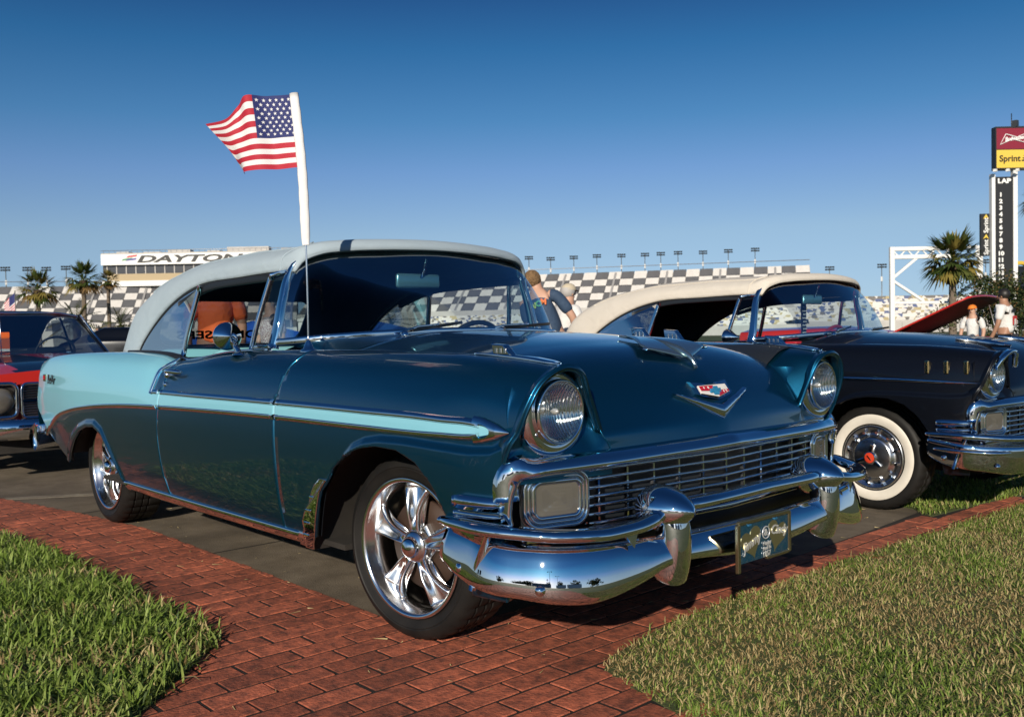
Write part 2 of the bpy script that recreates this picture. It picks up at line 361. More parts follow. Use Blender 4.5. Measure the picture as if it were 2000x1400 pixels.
G0 = flare(body_grid()); SS = SideSurf(G0)
GN = G0.shape[0]; GV = np.stack([G0[..., 0], -G0[..., 1], G0[..., 2]], -1).reshape(-1, 3); GF = gridf(GN, NT, flip=True)
def cut(V, F, *fields):
    for f in fields: V, F = clip(V, F, f(V[:, 0], V[:, 2]))
    return V, F
GAP = .003
low = lambda x, z: z - np.where((x < -.36) & (x > -2.36), .316, .272)
tail = lambda x, z: z - np.interp(x, [-4.02, -3.74, -3.29, -3.2], [.62, .475, .325, .27])
def panels():
    """the side skin of the right-hand side cut into panels: name -> list of (V, F, key)."""
    fen = [cut(GV, GF, lambda x, z: x - seam_f(z) - GAP, low, front_arch)]
    door = cut(GV, GF, lambda x, z: seam_f(z) - GAP - x, lambda x, z: x - seam_r(z) - GAP, low)
    qtr = cut(GV, GF, lambda x, z: seam_r(z) - GAP - x, low, rear_arch, tail)
    d_up = cut(*door, lambda x, z: z - up_z(x)); d_mid = cut(*door, lambda x, z: up_z(x) - z, lambda x, z: z - lo_z(x)); d_low = cut(*door, lambda x, z: lo_z(x) - z)
    band = lambda x, z: np.minimum(z - lo_z(x), np.minimum(up_z(x) - z, .586 - x))
    f_mid = cut(*fen[0], band)
    f_o = [cut(*fen[0], lambda x, z: z - up_z(x) + (x > .6)*0), cut(*fen[0], lambda x, z: lo_z(x) - z), cut(*fen[0], lambda x, z: z - lo_z(x), lambda x, z: up_z(x) - z, lambda x, z: x - .586)]
    q_low = cut(*qtr, lambda x, z: lo_z(x) - z); q_up = cut(*qtr, lambda x, z: z - lo_z(x))
    q_d = cut(*q_up, lambda x, z: x - vert_x(z), lambda x, z: z - up_z(x)); q_l1 = cut(*q_up, lambda x, z: vert_x(z) - x)
    q_l2 = cut(*q_up, lambda x, z: x - vert_x(z), lambda x, z: up_z(x) - z)
    return {'front_fender': [(f, 0) for f in f_o] + [(f_mid, 1)], 'door': [(d_up, 0), (d_mid, 1), (d_low, 0)], 'quarter_panel': [(q_low, 0), (q_d, 0), (q_l1, 1), (q_l2, 1)]}
def hood_surface():
    ie = np.argmin(np.abs(G0[3:, -1, 0] + .60)) + 3
    S = G0[3:ie, -1, :].copy(); S = np.concatenate([[(.714, .531, .672), (.709, .540, .705)], S]); S[:, 1] -= .004
    C = curve([(.765, 0, .677), (.757, 0, .71), (.738, 0, .768), (.705, 0, .839), (.660, 0, .893), (.606, 0, .935), (.50, 0, .982), (.32, 0, 1.016), (.1, 0, 1.038), (-.2, 0, 1.055), (-.50, 0, 1.066)], 200)
    sl = np.r_[0, np.cumsum(np.linalg.norm(np.diff(S, axis=0), axis=1))]; sl /= sl[-1]
    cl = np.r_[0, np.cumsum(np.linalg.norm(np.diff(C, axis=0), axis=1))]; cl /= cl[-1]
    t = np.linspace(0, 1, 64)**1.25
    Sp = herm(sl, S, t); Cp = herm(cl, C, t); vv = np.sin(np.linspace(0, 1, 26)*math.pi/2); rows = []
    for k in range(64):
        front = smooth01((Cp[k, 0]-.52)/.18)
        row = []
        for v in np.r_[-vv[:0:-1], vv]:
            a = abs(v); cx = .75*a*front + (1-.75*front)*a**2.6; cz = a**2.7
            p = Cp[k] + (Sp[k]-Cp[k])*np.array([cx, a, cz]); p[1] = Sp[k][1]*v; row.append(p)
        rows.append(row)
    return np.array(rows)
HOOD = hood_surface()
def hood_z(x, y):
    j = np.argmin(np.abs(HOOD[45, :, 1] - y)); r = HOOD[:, j]; top = r[:, 0].argsort(); return float(np.interp(x, r[top, 0], r[top, 2]))
WB = [(-.955, .750, 1.032), (-.88, .744, 1.034), (-.80, .715, 1.040), (-.73, .65, 1.047), (-.67, .50, 1.056), (-.625, .25, 1.064), (-.60, 0, 1.067)]
WT = [(-.975, .660, 1.325), (-.952, .628, 1.380), (-.922, .560, 1.410), (-.885, .42, 1.428), (-.860, .28, 1.436), (-.842, .14, 1.441), (-.835, 0, 1.443)]
def full(c):
    """half curve on the +y side from corner to centre -> whole curve from the right corner to the left corner."""
    c = np.array(c, float); a = c.copy(); a[:, 1] *= -1; return np.concatenate([a, c[-2::-1]])
ROOF = [
 [(-.968, .672, 1.330), (-.942, .642, 1.392), (-.908, .572, 1.426), (-.872, .43, 1.445), (-.845, .29, 1.453), (-.83, .14, 1.458), (-.825, 0, 1.460)],
 [(-1.06, .680, 1.333), (-1.06, .670, 1.386), (-1.05, .600, 1.432), (-1.04, .45, 1.460), (-1.03, .3, 1.470), (-1.02, .15, 1.476), (-1.02, 0, 1.478)],
 [(-1.42, .688, 1.328), (-1.42, .679, 1.380), (-1.42, .612, 1.434), (-1.41, .46, 1.466), (-1.40, .3, 1.478), (-1.4, .15, 1.484), (-1.4, 0, 1.486)],
 [(-1.86, .694, 1.310), (-1.88, .686, 1.362), (-1.89, .622, 1.420), (-1.89, .47, 1.455), (-1.88, .3, 1.468), (-1.88, .15, 1.474), (-1.88, 0, 1.476)],
 [(-2.16, .702, 1.232), (-2.20, .697, 1.290), (-2.25, .642, 1.368), (-2.28, .48, 1.412), (-2.28, .3, 1.430), (-2.28, .15, 1.437), (-2.28, 0, 1.439)],
 [(-2.38, .712, 1.125), (-2.45, .710, 1.190), (-2.53, .662, 1.282), (-2.59, .50, 1.333), (-2.61, .3, 1.355), (-2.61, .15, 1.362), (-2.61, 0, 1.364)],
 [(-2.51, .722, 1.035), (-2.60, .722, 1.085), (-2.71, .688, 1.175), (-2.80, .53, 1.21), (-2.83, .3, 1.23), (-2.84, .15, 1.235), (-2.84, 0, 1.237)],
 [(-2.575, .728, .968), (-2.70, .730, .972), (-2.86, .702, .978), (-2.97, .55, .985), (-3.01, .3, .99), (-3.02, .15, .99), (-3.02, 0, .99)]]

def wheel_mesh_parts(root, cx, cy, Rt, s, style, steer=0.0, rot=0.0):
    """one wheel: tyre + rim/hubcap, outer face towards y*s (s=-1 right, +1 left)."""
    W = .225 if style == 'alloy' else .185; Ri = Rt*.755 if style == 'alloy' else Rt*.62
    M = Matrix.Translation((cx, cy, Rt)) @ Matrix.Rotation(steer, 4, 'Z') @ (Matrix.Identity(4) if s < 0 else Matrix.Rotation(math.pi, 4, 'Z')) @ Matrix.Rotation(rot, 4, 'Y')
    def put(name, V, F, mat, par, **kw):
        V = np.array([tuple(M @ Vector(v)) for v in V]); return mesh(name, V, F, mat, par, **kw)
    # local frame: outer face at y=0 looking to -y, axle along +y
    n = 144; g = .0065
    pr = [(.016, Ri-.012), (.004, Ri+.002), (.0, Ri+.010), (-.004, Ri+.022), (-.0075, Ri+.030 if style == 'alloy' else Ri+.05), (-.0055, Ri+.033 if style == 'alloy' else Ri+.056), (-.0085, Ri+.037 if style == 'alloy' else Ri+.062), (-.007, Rt-.036), (-.002, Rt-.024), (.006, Rt-.014), (.020, Rt-.004), (.034, Rt-.001)]
    y = .048
    tread = [(.046, Rt), (.049, Rt-g), (.056, Rt-g), (.059, Rt), (.092, Rt), (.095, Rt-g), (.102, Rt-g), (.105, Rt), (W*.5+.014, Rt), (W*.5+.017, Rt-g), (W*.5+.024, Rt-g), (W*.5+.027, Rt), (W-.034, Rt-.001), (W-.018, Rt-.006), (W-.004, Rt-.03), (W, Rt-.05), (W-.004, Ri+.02), (W-.012, Ri-.012)]
    prof = pr + tread; V, F = lathe(prof, n, 'y'); m = len(prof); V = V.reshape(n, m, 3)
    sh = [j for j, p in enumerate(prof) if p[1] > Rt-.012]
    for k in range(n):                                                # sipes across the tread
        if k % 4 == 0:
            for j in sh: V[k, j, 0] *= (Rt-.006)/Rt; V[k, j, 2] *= (Rt-.006)/Rt
    V = V.reshape(-1, 3)
    ty = put('tyre', V, F, M_TYRE, root, autos=40)
    if style == 'white':
        Vw, Fw = lathe([(-.004, Ri+.004), (-.0085, Ri+.014), (-.0118, Ri+.035), (-.0105, Ri+.056), (-.006, Ri+.062)], 96, 'y'); put('whitewall', Vw, Fw, M_WHITEWALL, root)
        Vc, Fc = lathe([(.01, Ri), (-.006, Ri-.006), (-.010, Ri-.016), (.004, Ri-.024), (.012, Ri-.045), (.006, Ri-.07), (-.012, Ri-.075), (-.016, Ri-.088), (-.022, Ri-.11), (-.03, .045), (-.032, .001)], 96, 'y')
        cap = put('hubcap', Vc, Fc, M_CHROME2, root)
        for k in range(12):                                            # raised studs round the cap
            a = 2*math.pi*k/12; q = Ri-.045; V, F = box(q*math.cos(a), -.004, q*math.sin(a), .016, .026, .016); put('stud', V, F, M_CHROME, root, smooth=False)
        for k in range(3):
            a = 2*math.pi*k/3+.5; V, F = box(.055, -.036, 0, .06, .014, .024); Rm = Matrix.Rotation(a, 4, 'Y'); V = [tuple(Rm @ Vector(v)) for v in V]; put('spinner_blade', V, F, M_CHROME, root, smooth=False, bevel=.004)
        V, F = lathe([(-.030, .04), (-.046, .038), (-.046, .031)], 32, 'y'); put('medallion_ring', V, F, M_CHROME, root)
        V, F = lathe([(-.0455, .031), (-.049, .02), (-.050, .0005)], 32, 'y'); put('medallion', V, F, pm('red_enamel', (.55, .05, .02), .25), root)
        V, F = box(0, -.051, 0, .036, .003, .007); Rm = Matrix.Rotation(.6, 4, 'Y'); V = [tuple(Rm @ Vector(v)) for v in V]; put('medallion_bar', V, F, M_CHROME, root, smooth=False)
        return
    # alloy: rim barrel with a rolled lip
    V, F = lathe([(.012, Ri-.008), (-.002, Ri+.001), (-.006, Ri-.004), (-.004, Ri-.013), (.004, Ri-.019), (.022, Ri-.022), (.030, Ri-.03), (.075, Ri-.036), (.13, Ri-.034), (W-.02, Ri-.016), (W-.012, Ri-.008)], 120, 'y')
    rim = put('rim', V, F, M_ALLOY, root)
    ro, rh = Ri-.030, .052
    nr, nw = 13, 11
    for k in range(5):
        a0 = math.pi/2 + .02 + 2*math.pi*k/5; Vs = []
        for i in range(nr):
            t = i/(nr-1); r = rh*.72 + (ro-rh*.72)*t
            half = .023 + .012*t + .042*t**3                            # flares out at the rim
            dep = .030 - .020*math.sin(math.pi*min(1, t*1.05))*.6 + .012*t
            for j in range(nw):
                w = -1 + 2*j/(nw-1); ridge = .016*math.exp(-((abs(w)-.68)/.20)**2)*min(1, t*2.2) ; groove = .020*math.exp(-(w/.42)**2)*smooth01(np.array((t-.12)/.3)).item()
                edge = .022*max(0, (abs(w)-.82)/.18)
                px, pz = r, w*half
                ca, sa = math.cos(a0), math.sin(a0); rr_ = math.hypot(px, pz); f = r/rr_ if t > .9 else 1
                px *= f; pz *= f
                Vs.append((px*ca-pz*sa, dep-ridge+groove+edge, px*sa+pz*ca))
        sp = put('spoke', Vs, gridf(nr, nw), M_ALLOY, root, solid=None)
        md = sp.modifiers.new('solid', 'SOLIDIFY'); md.thickness = .03; md.offset = -1
        md2 = sp.modifiers.new('sub', 'SUBSURF'); md2.levels = 1; md2.render_levels = 1
    V, F = lathe([(.05, .058), (.028, .058), (.020, .052), (.016, .044), (.012, .034)], 40, 'y'); put('hub_ring', V, F, M_ALLOY, root)
    V, F = lathe([(.016, .037), (.004, .037), (-.005, .033), (-.012, .022), (-.015, .0005)], 40, 'y'); put('centre_cap', V, F, M_CHROME, root)
    V, F = lathe([(.085, .05), (.075, .06), (.075, Ri-.088), (.098, Ri-.088), (.098, .05)], 64, 'y'); put('brake_disc', V, F, M_ROTOR, root)
    V, F = lathe([(.06, .03), (.052, .07), (.058, .082), (.08, .085)], 5, 'y'); put('hub_plate', V, F, M_CHROME2, root, smooth=False, bevel=.004)
    q = Ri-.085; Vc = []
    for i in range(7):
        a = math.pi*.52 + i*.055
        for (d, r) in ((.055, q-.03), (.055, q+.045), (.11, q+.045), (.11, q-.03)): Vc.append((r*math.cos(a), d, r*math.sin(a)))
    Fc = gridf(7, 4, True) + [(0, 1, 2, 3), (27, 26, 25, 24)]; put('brake_caliper', Vc, Fc, M_REDC, root, smooth=False, bevel=.004)

def make_car(root, paint, paint2, canvas, kind):
    main = kind == 'main'; CH = M_CHROME
    def P(name, vf, mat, parent=root, sides=(-1, 1), **kw):
        r = []
        for s in sides: V, F = mirror(*vf, s); r.append(mesh(name, V, F, mat, parent, **kw))
        return r
    # ---- skin panels
    owner = {}
    for name, regs in panels().items():
        V, F = join(*[r[0] for r in regs]); mi = sum([[r[1]]*len(r[0][1]) for r in regs], [])
        # weld the cuts so the shading runs smoothly across the colour lines
        for s in (-1, 1):
            Vm, Fm = mirror(V, F, s); o = mesh(name, Vm, Fm, [paint, paint2 if main else paint], root, mi=mi)
            bm = bmesh.new(); bm.from_mesh(o.data); bmesh.ops.remove_doubles(bm, verts=bm.verts, dist=.0004); bm.to_mesh(o.data); bm.free()
            so = o.modifiers.new('solid', 'SOLIDIFY'); so.thickness = .012; so.offset = -1
            owner[(name, s)] = o
    # ---- hood and cowl
    nr, nc = HOOD.shape[:2]; hood = mesh('hood', HOOD.reshape(-1, 3), gridf(nr, nc, flip=True), paint, root, solid=.012)
    hr = HOOD[-1]; wb = curve(full(WB), nc); cow = np.array([hr*(1-t)+(wb+np.array([0.0, 0, -.004]))*t for t in np.linspace(0.012, 1, 6)])
    cow[:, :, 2] -= (np.sin(np.linspace(0, math.pi, 6))*.006)[:, None]
    mesh('cowl', cow.reshape(-1, 3), gridf(6, nc, flip=True), paint, root)
    # cowl to fender filler at each side of the windscreen base
    ie = [np.argmin(np.abs(G0[3:, -1, 0] - q)) + 3 for q in (-.56, -1.02)]
    e = G0[ie[0]:ie[1], -1, :]; e2 = e.copy(); e2[:, 1] -= .09; e2[:, 2] += .030; V = np.concatenate([e, e2]); V[:, 1] *= -1
    P('cowl_corner', (V, gridf(2, len(e))), paint)
    # ---- inner shell, floor, wheel housings
    inn = GV.copy(); inn[:, 1] += .030; Vi, Fi = cut(inn, GF, lambda x, z: x + 3.85, lambda x, z: .56 - x, low, lambda x, z: front_arch(x, z)-.015, lambda x, z: rear_arch(x, z)-.015, tail, lambda x, z: z - .29)
    Vi, Fi = clip(Vi, Fi, .985-Vi[:, 2]); P('inner_panel', (Vi, Fi), M_INT)
    mesh('floor_pan', *join(box(-1.55, 0, .285, 2.5, 1.7, .02), box(-1.6, 0, .265, 4.2, .9, .08), box(.25, 0, .34, .7, 1.0, .12), box(-3.3, 0, .40, .9, 1.2, .06), box(.02, 0, .30, .12, 1.25, .09), box(-2.92, 0, .32, .14, 1.25, .12)), M_DARK, root, smooth=False)
    for xc, sc in ((0.02, 1.0), (-2.84, .90)):
        V = []; n = 24
        for k in range(n):
            a = .30 + (math.pi-.30-(.30 if xc < -1 else 0))*k/(n-1)
            for u in (.905, .80, .58, .50): V.append((xc+.47*sc*math.cos(a), -u, .26+.46*sc*math.sin(a)))
        F = gridf(n, 4)
        for k in range(n-1): F.append((k*4+3, (k+1)*4+3, n*4+1, n*4))
        V += [(xc, -.50, .26), (xc, -.50, .26)]
        P('wheel_housing', (np.array(V), F), M_DARK)
    # ---- deck, tail
    e = np.array([G0[i, -1] for i in range(GN) if G0[i, -1, 0] < -2.60]); rows = []
    for p in e:
        rows.append([(p[0], p[1]*v, p[2] + .045*(1-abs(v)**2.4)*min(1, (p[0]+3.95)/.6)) for v in np.linspace(-1, 1, 17)])
    mesh('deck_lid', np.array(rows).reshape(-1, 3), gridf(len(rows), 17, flip=False), paint, root)
    t_ = G0[-1]; V = [(t_[j, 0], -t_[j, 1], t_[j, 2]) for j in range(0, NT, 7)] + [(t_[j, 0], t_[j, 1], t_[j, 2]) for j in range(NT-1, -1, -7)]
    V = [v for v in V if v[2] > .45]; mesh('tail_panel', V, [tuple(range(len(V)))], paint, root, smooth=False)
    for s in (-1, 1):
        V, F = lathe([(-.035, .001), (-.033, .028), (-.02, .038), (0, .04)], 24, 'x'); V = V*np.array([1, 1, 1.6]) + np.array([-4.005, s*.74, .78]); mesh('tail_lamp', V, F, pm('tail_red', (.35, .01, .01), .2), root)
    # rear bumper
    pth = curve([(-3.96, -.885, .43), (-4.03, -.86, .43), (-4.10, -.78, .43), (-4.15, -.5, .43), (-4.16, 0, .43), (-4.15, .5, .43), (-4.10, .78, .43), (-4.03, .86, .43), (-3.96, .885, .43)], 60)
    mesh('rear_bumper', *sweep(pth, [(-.09, .0), (-.06, -.022), (0, -.034), (.06, -.022), (.085, .0), (.06, .012), (-.06, .012)]), CH, root)
    return owner, P, hood
def glass_and_top(root, canvas, kind, vinyl):
    CH = M_CHROME; main = kind == 'main'
    nW = 61; b = curve(full(WB), nW); t = curve(full(WT), nW); rows = []
    for k in np.linspace(0, 1, 9):
        r = b*(1-k)+t*k; c = r.mean(0); d = r-np.array([-1.35, 0, 0]); d[:, 2] = 0; d /= np.linalg.norm(d, axis=1)[:, None]
        rows.append(r + d*(.030*math.sin(math.pi*k)))
    Wn = np.array(rows); mesh('windscreen', Wn.reshape(-1, 3), gridf(9, nW), M_GLASSD, root)
    # bright surround: sill band, pillars, header
    sill = mesh('windscreen_sill', *sweep(b+np.array([.006, 0, -.004]), rrect(.034, .026, .009), (0, 0, 1)), CH, root)
    mesh('windscreen_header', *sweep(t+np.array([.004, 0, .004]), rrect(.026, .022, .008), (0, 0, 1)), CH, root)
    mesh('header_seal', *sweep(t+np.array([.012, 0, .017]), rrect(.008, .014, .003), (0, 0, 1)), M_RUBBER, root)
    for s in (-1, 1):
        p = np.array([(-.972, .760, 1.005), (-.968, .748, 1.05), (-.972, .712, 1.20), (-.978, .680, 1.30), (-.968, .656, 1.352), (-.945, .625, 1.395)]); p[:, 1] *= s
        mesh('windscreen_pillar', *sweep(curve(p, 24), rrect(.060, .030, .012), (1, 0, 0), scale=np.stack([np.linspace(1.0, .55, 24), np.linspace(1.1, .8, 24)], 1)), CH, root)
        # vent window
        q = curve(np.array([(-1.185, .752, .995), (-1.150, .735, 1.12), (-1.105, .700, 1.285), (-1.092, .694, 1.318)])*np.array([1, s, 1]), 16)
        fr = mesh('vent_window_frame', *join(sweep(q, rrect(.024, .018, .006), (1, 0, 0)), sweep(np.array([(-1.095, .694*s, 1.318), (-1.04, .688*s, 1.325), (-.985, .682*s, 1.328)]), rrect(.018, .016, .005), (0, 0, 1)), sweep(curve(np.array([(-1.17, .748*s, 1.006), (-1.08, .751*s, 1.010), (-.99, .752*s, 1.012)]), 8), rrect(.02, .016, .005), (0, 0, 1))), CH, root)
        V = [(-1.175, .749*s, 1.01), (-.985, .748*s, 1.02), (-.985, .684*s, 1.32), (-1.095, .692*s, 1.31)]; mesh('vent_glass', V, [(0, 1, 2, 3)], M_GLASS, fr, smooth=False)
        # quarter window: divider bar and glass under the canvas edge
        d = curve(np.array([(-1.915, .748, .968), (-1.875, .735, 1.09), (-1.805, .702, 1.305)])*np.array([1, s, 1]), 12)
        dv = mesh('window_divider', *sweep(d, rrect(.030, .018, .006), (1, 0, 0)), CH, root)
        hem = curve(np.array([r[0] for r in ROOF]), 60); hem = hem[(hem[:, 0] < -1.79)]
        pts = [(-1.912, .745*s, .975)] + [(h[0]+.01, (h[1]-.006)*s, h[2]-.006) for h in hem[::-1]] + [(-1.806, .70*s, 1.30)]
        c = np.mean(np.array(pts), axis=0); V = pts + [tuple(c)]; n = len(pts)
        mesh('quarter_glass', V, [(i, (i+1) % n, n) for i in range(n)], M_GLASS, root)
        # window sill mouldings
        xs = np.linspace(-1.0, -1.93, 30); zt = herm(XS, ZT, xs); w = herm(XS, WM, xs)-.180
        mesh('belt_moulding', *sweep(np.stack([xs, s*w, zt+.002], 1), rrect(.014, .022, .005), (0, 0, 1)), CH, root)
        xs = np.linspace(-1.86, -2.58, 24); zt = herm(XS, ZT, xs); w = herm(XS, WM, xs)-.185
        mesh('belt_seal', *sweep(np.stack([xs, s*w, zt-.002], 1), rrect(.022, .060, .008), (0, 0, 1)), M_RUBBER, root)
    # ---- canvas top
    half = np.array(ROOF); half[0] += np.array([.012, 0, .000]); f0 = half[0].copy(); f0 += np.array([.012, 0, -.024]); f0[0] = half[0][0]+np.array([.014, 0, -.004]); half = np.concatenate([[f0], half]); L = half.copy(); L[..., 1] *= -1; net = np.concatenate([L, half[:, -2::-1]], 1)
    nu, nv = 90, 75; V = surf(net, nu, nv).reshape(nu, nv, 3)
    # bows stand slightly proud, the cloth sags between them
    s_ = np.linspace(0, 1, nu); sag = -.007*np.abs(np.sin(s_*math.pi*4))**1.5*smooth01((.72-s_)/.1)*smooth01((s_-.06)/.1); mid = 1-np.abs(np.linspace(-1, 1, nv))**4
    V[..., 2] += sag[:, None]*mid[None, :]
    # soft puckers running from the rear bow to the hem
    jj = np.linspace(0, 1, nv); V[..., 1] += (.004*np.sin(jj*60)[None, :]*smooth01((s_-.6)/.2)[:, None]*np.sign(V[..., 1]))*.5
    Vt, Ft = V.reshape(-1, 3), gridf(nu, nv, flip=True)
    def rw(p, g=0.0):                                                  # rounded back-window opening, > 0 outside
        a = np.abs(p[:, 1])-(.47-g-.09); b_ = np.abs(p[:, 2]-1.145)-(.135-g-.09)
        sd = np.hypot(np.maximum(a, 0), np.maximum(b_, 0))+np.minimum(np.maximum(a, b_), 0)-.09
        return np.where(p[:, 0] < -2.35, sd, 1.0)
    Vo, Fo = clip(Vt, Ft, rw(Vt)); top = mesh('convertible_top', Vo, Fo, [canvas, M_INT], root)
    Vg, Fg = clip(Vt, Ft, -rw(Vt, -.012)); Vg[:, 0] += .010; mesh('back_glass', Vg, Fg, M_GLASS, root)
    so = top.modifiers.new('solid', 'SOLIDIFY'); so.thickness = .016; so.offset = -1; so.material_offset = 1
    if main:
        for txt, y0 in (('SERS', -.265), ('ON', .06)):
            text_mesh('window_decal', txt, .075, M_BLK, top, frame((-2.868, y0, 1.066), (0, -1, 0), (.45, 0, .9)), .0008, .15, sx=1.5, bold=.002)
    for s in (-1, 1):                                                     # sewn seam piping and black edge seal
        j = 9 if s < 0 else nv-10
        mesh('seam_piping', *sweep(V[4:70, j]+np.array([0, 0, .002]), circ(.0045, 6), (0, 0, 1)), canvas, top)
        j = 0 if s < 0 else nv-1
        mesh('edge_seal', *sweep(V[2:, j]+np.array([0, -s*.010, -.009]), rrect(.016, .014, .005), (0, 0, 1)), M_RUBBER, top)
    mesh('header_piping', *sweep(V[7]+np.array([0, 0, .003]), circ(.004, 6), (0, 0, 1)), canvas, top)
    # bar over the door window, seen dark under the cloth
    for s in (-1, 1):
        pth = curve(np.array([(-1.0, .66, 1.312), (-1.4, .672, 1.308), (-1.8, .678, 1.288), (-2.08, .684, 1.225)])*np.array([1, s, 1]), 20)
        mesh('top_rail', *sweep(pth, rrect(.030, .03, .008), (0, 0, 1)), M_INT, root)
    # ---- cabin
    mesh('dashboard', *join(box(-.86, 0, .90, .16, 1.36, .16), box(-.80, 0, .995, .26, 1.36, .035)), M_INT if main else M_SEATR, root, smooth=False, bevel=.02)
    def seat(x, wid, m):
        sb = mesh('seat_back', *box(x-.30, 0, .74, .17, wid, .52), m, root, bevel=.06)
        mesh('seat_cushion', *box(x, 0, .50, .52, wid, .17), m, root, bevel=.05)
        return sb
    seat(-1.42, 1.36, vinyl); seat(-2.30, 1.26, vinyl)
    mesh('rear_shelf', *box(-2.66, 0, .93, .5, 1.4, .03), M_INT, root, smooth=False)
    a = np.linspace(0, 2*math.pi, 40, endpoint=False); cx = np.stack([-1.04+.08*np.sin(a)*.9, .37+.205*np.cos(a), .915+.19*np.sin(a)], 1)
    st = mesh('steering_wheel', *sweep(cx, circ(.013, 8), (1, 0, .4), close_path=True), M_INT if main else M_SEATR, root)
    mesh('steering_column', *sweep(np.array([(-1.03, .37, .915), (-.80, .37, .84)]), circ(.025, 10), (0, 1, 0)), M_INT, root)
    mesh('steering_spoke', *sweep(np.array([(-1.04, .17, .915), (-1.03, .37, .91), (-1.04, .57, .915)]), circ(.010, 6), (0, 0, 1)), CH, st)
    # inside mirror
    mir = mesh('rearview_mirror', *join(box(-.945, -.02, 1.300, .024, .25, .068)), pm('mirror_teal', (.20, .42, .48), .25, .6), root, bevel=.014)
    mesh('mirror_stem', *sweep(np.array([(-.90, -.0, 1.40), (-.915, -.005, 1.35), (-.935, -.01, 1.315)]), circ(.006, 8), (0, 1, 0)), CH, mir)
    # wipers
    for (p0, p1) in (((-.585, -.36, 1.062), (-.66, -.05, 1.092)), ((-.60, .12, 1.066), (-.66, .52, 1.085))):
        p0, p1 = np.array(p0), np.array(p1); k = p0*.35+p1*.65
        w = mesh('wiper_arm', *sweep(np.array([p0, p0*.7+k*.3+np.array([.02, 0, .016]), k+np.array([.02, 0, .012])]), rrect(.010, .008, .003), (0, 0, 1)), CH, root)
        d = (p1-p0)/np.linalg.norm(p1-p0); mesh('wiper_blade', *sweep(np.array([k-d*.17, k, k+d*.17])+np.array([.016, 0, .004]), rrect(.014, .007, .003), (0, 0, 1)), M_RUBBER, w)
        mesh('wiper_pivot', *(lambda VF: (VF[0]+p0+np.array([0, 0, -.012]), VF[1]))(lathe([(0, .016), (.012, .014), (.018, .006), (.018, .0005)], 16, 'z')), CH, w)

def headlamp(root, paint, kind, s):
    """bucket, bezel, ring and ribbed lens at (x .70, y +-.735, z .825)."""
    c = np.array([.0, s*.735, .822])
    def at(VF): return VF[0]+c, VF[1]
    V, F = lathe([(.56, .001), (.57, .05), (.60, .09), (.64, .118), (.66, .128)], 40, 'x'); mesh('lamp_bucket', *at((V, F)), M_DARK, root)
    # bezel: bright collar, deeper below than above
    n = 56; prof = []; V = []
    for k in range(n):
        a = 2*math.pi*k/n; lowf = max(0, -math.sin(a)); up = max(0, math.sin(a))
        for (d, r) in ((.640, .128+.012*lowf), (.668+.006*up, .126+.012*lowf), (.684, .116+.008*lowf), (.687, .106), (.684, .097)):
            V.append((d, r*math.cos(a), r*math.sin(a)))
    F = [(k*5+j, ((k+1) % n)*5+j, ((k+1) % n)*5+j+1, k*5+j+1) for k in range(n) for j in range(4)]
    bez = mesh('headlamp_bezel', *at((np.array(V), F)), M_CHROME, root)
    V, F = lathe([(.672, .098), (.694, .0965), (.703, .0935), (.705, .0895), (.700, .0865)], 56, 'x'); mesh('retaining_ring', *at((V, F)), M_CHROME, bez)
    V, F = lathe([(.700, .0870), (.692, .082), (.676, .066), (.662, .046), (.652, .022), (.650, .001)], 48, 'x'); refl = mesh('reflector', *at((V, F)), fluted(), bez)
    V, F = lathe([(.699, .0872), (.709, .080), (.718, .062), (.724, .038), (.726, .014), (.7265, .001)], 64, 'x'); mesh('lens', *at((V, F)), MATS.get('ribbed_lens') or ribbed(), bez)
    V, F = lathe([(.655, .001), (.672, .010), (.684, .008), (.690, .001)], 16, 'x'); mesh('bulb', *at((V, F)), pm('bulb_glass', (.75, .76, .78), .2, .4), bez)
    for ang in (35, 215): mesh('bezel_screw', *(lambda VF: (VF[0]+c+np.array([.684, .106*math.cos(R(ang))*(-s), .106*math.sin(R(ang))]), VF[1]))(lathe([(0, .006), (.004, .005), (.005, .0005)], 10, 'x')), M_CHROME2, bez)
def fluted():
    if 'lamp_reflector' in MATS: return MATS['lamp_reflector']
    m = pm('lamp_reflector', (.88, .88, .86), .07, 1.0); nt = m.node_tree; b = nt.nodes['Principled BSDF']; tc = nt.nodes.new('ShaderNodeTexCoord'); wv = nt.nodes.new('ShaderNodeTexWave'); wv.bands_direction = 'Y'; wv.inputs['Scale'].default_value = 34; nt.links.new(tc.outputs['Object'], wv.inputs['Vector'])
    bp = nt.nodes.new('ShaderNodeBump'); bp.inputs['Strength'].default_value = .5; bp.inputs['Distance'].default_value = .006; nt.links.new(wv.outputs['Fac'], bp.inputs['Height']); nt.links.new(bp.outputs[0], b.inputs['Normal']); return m
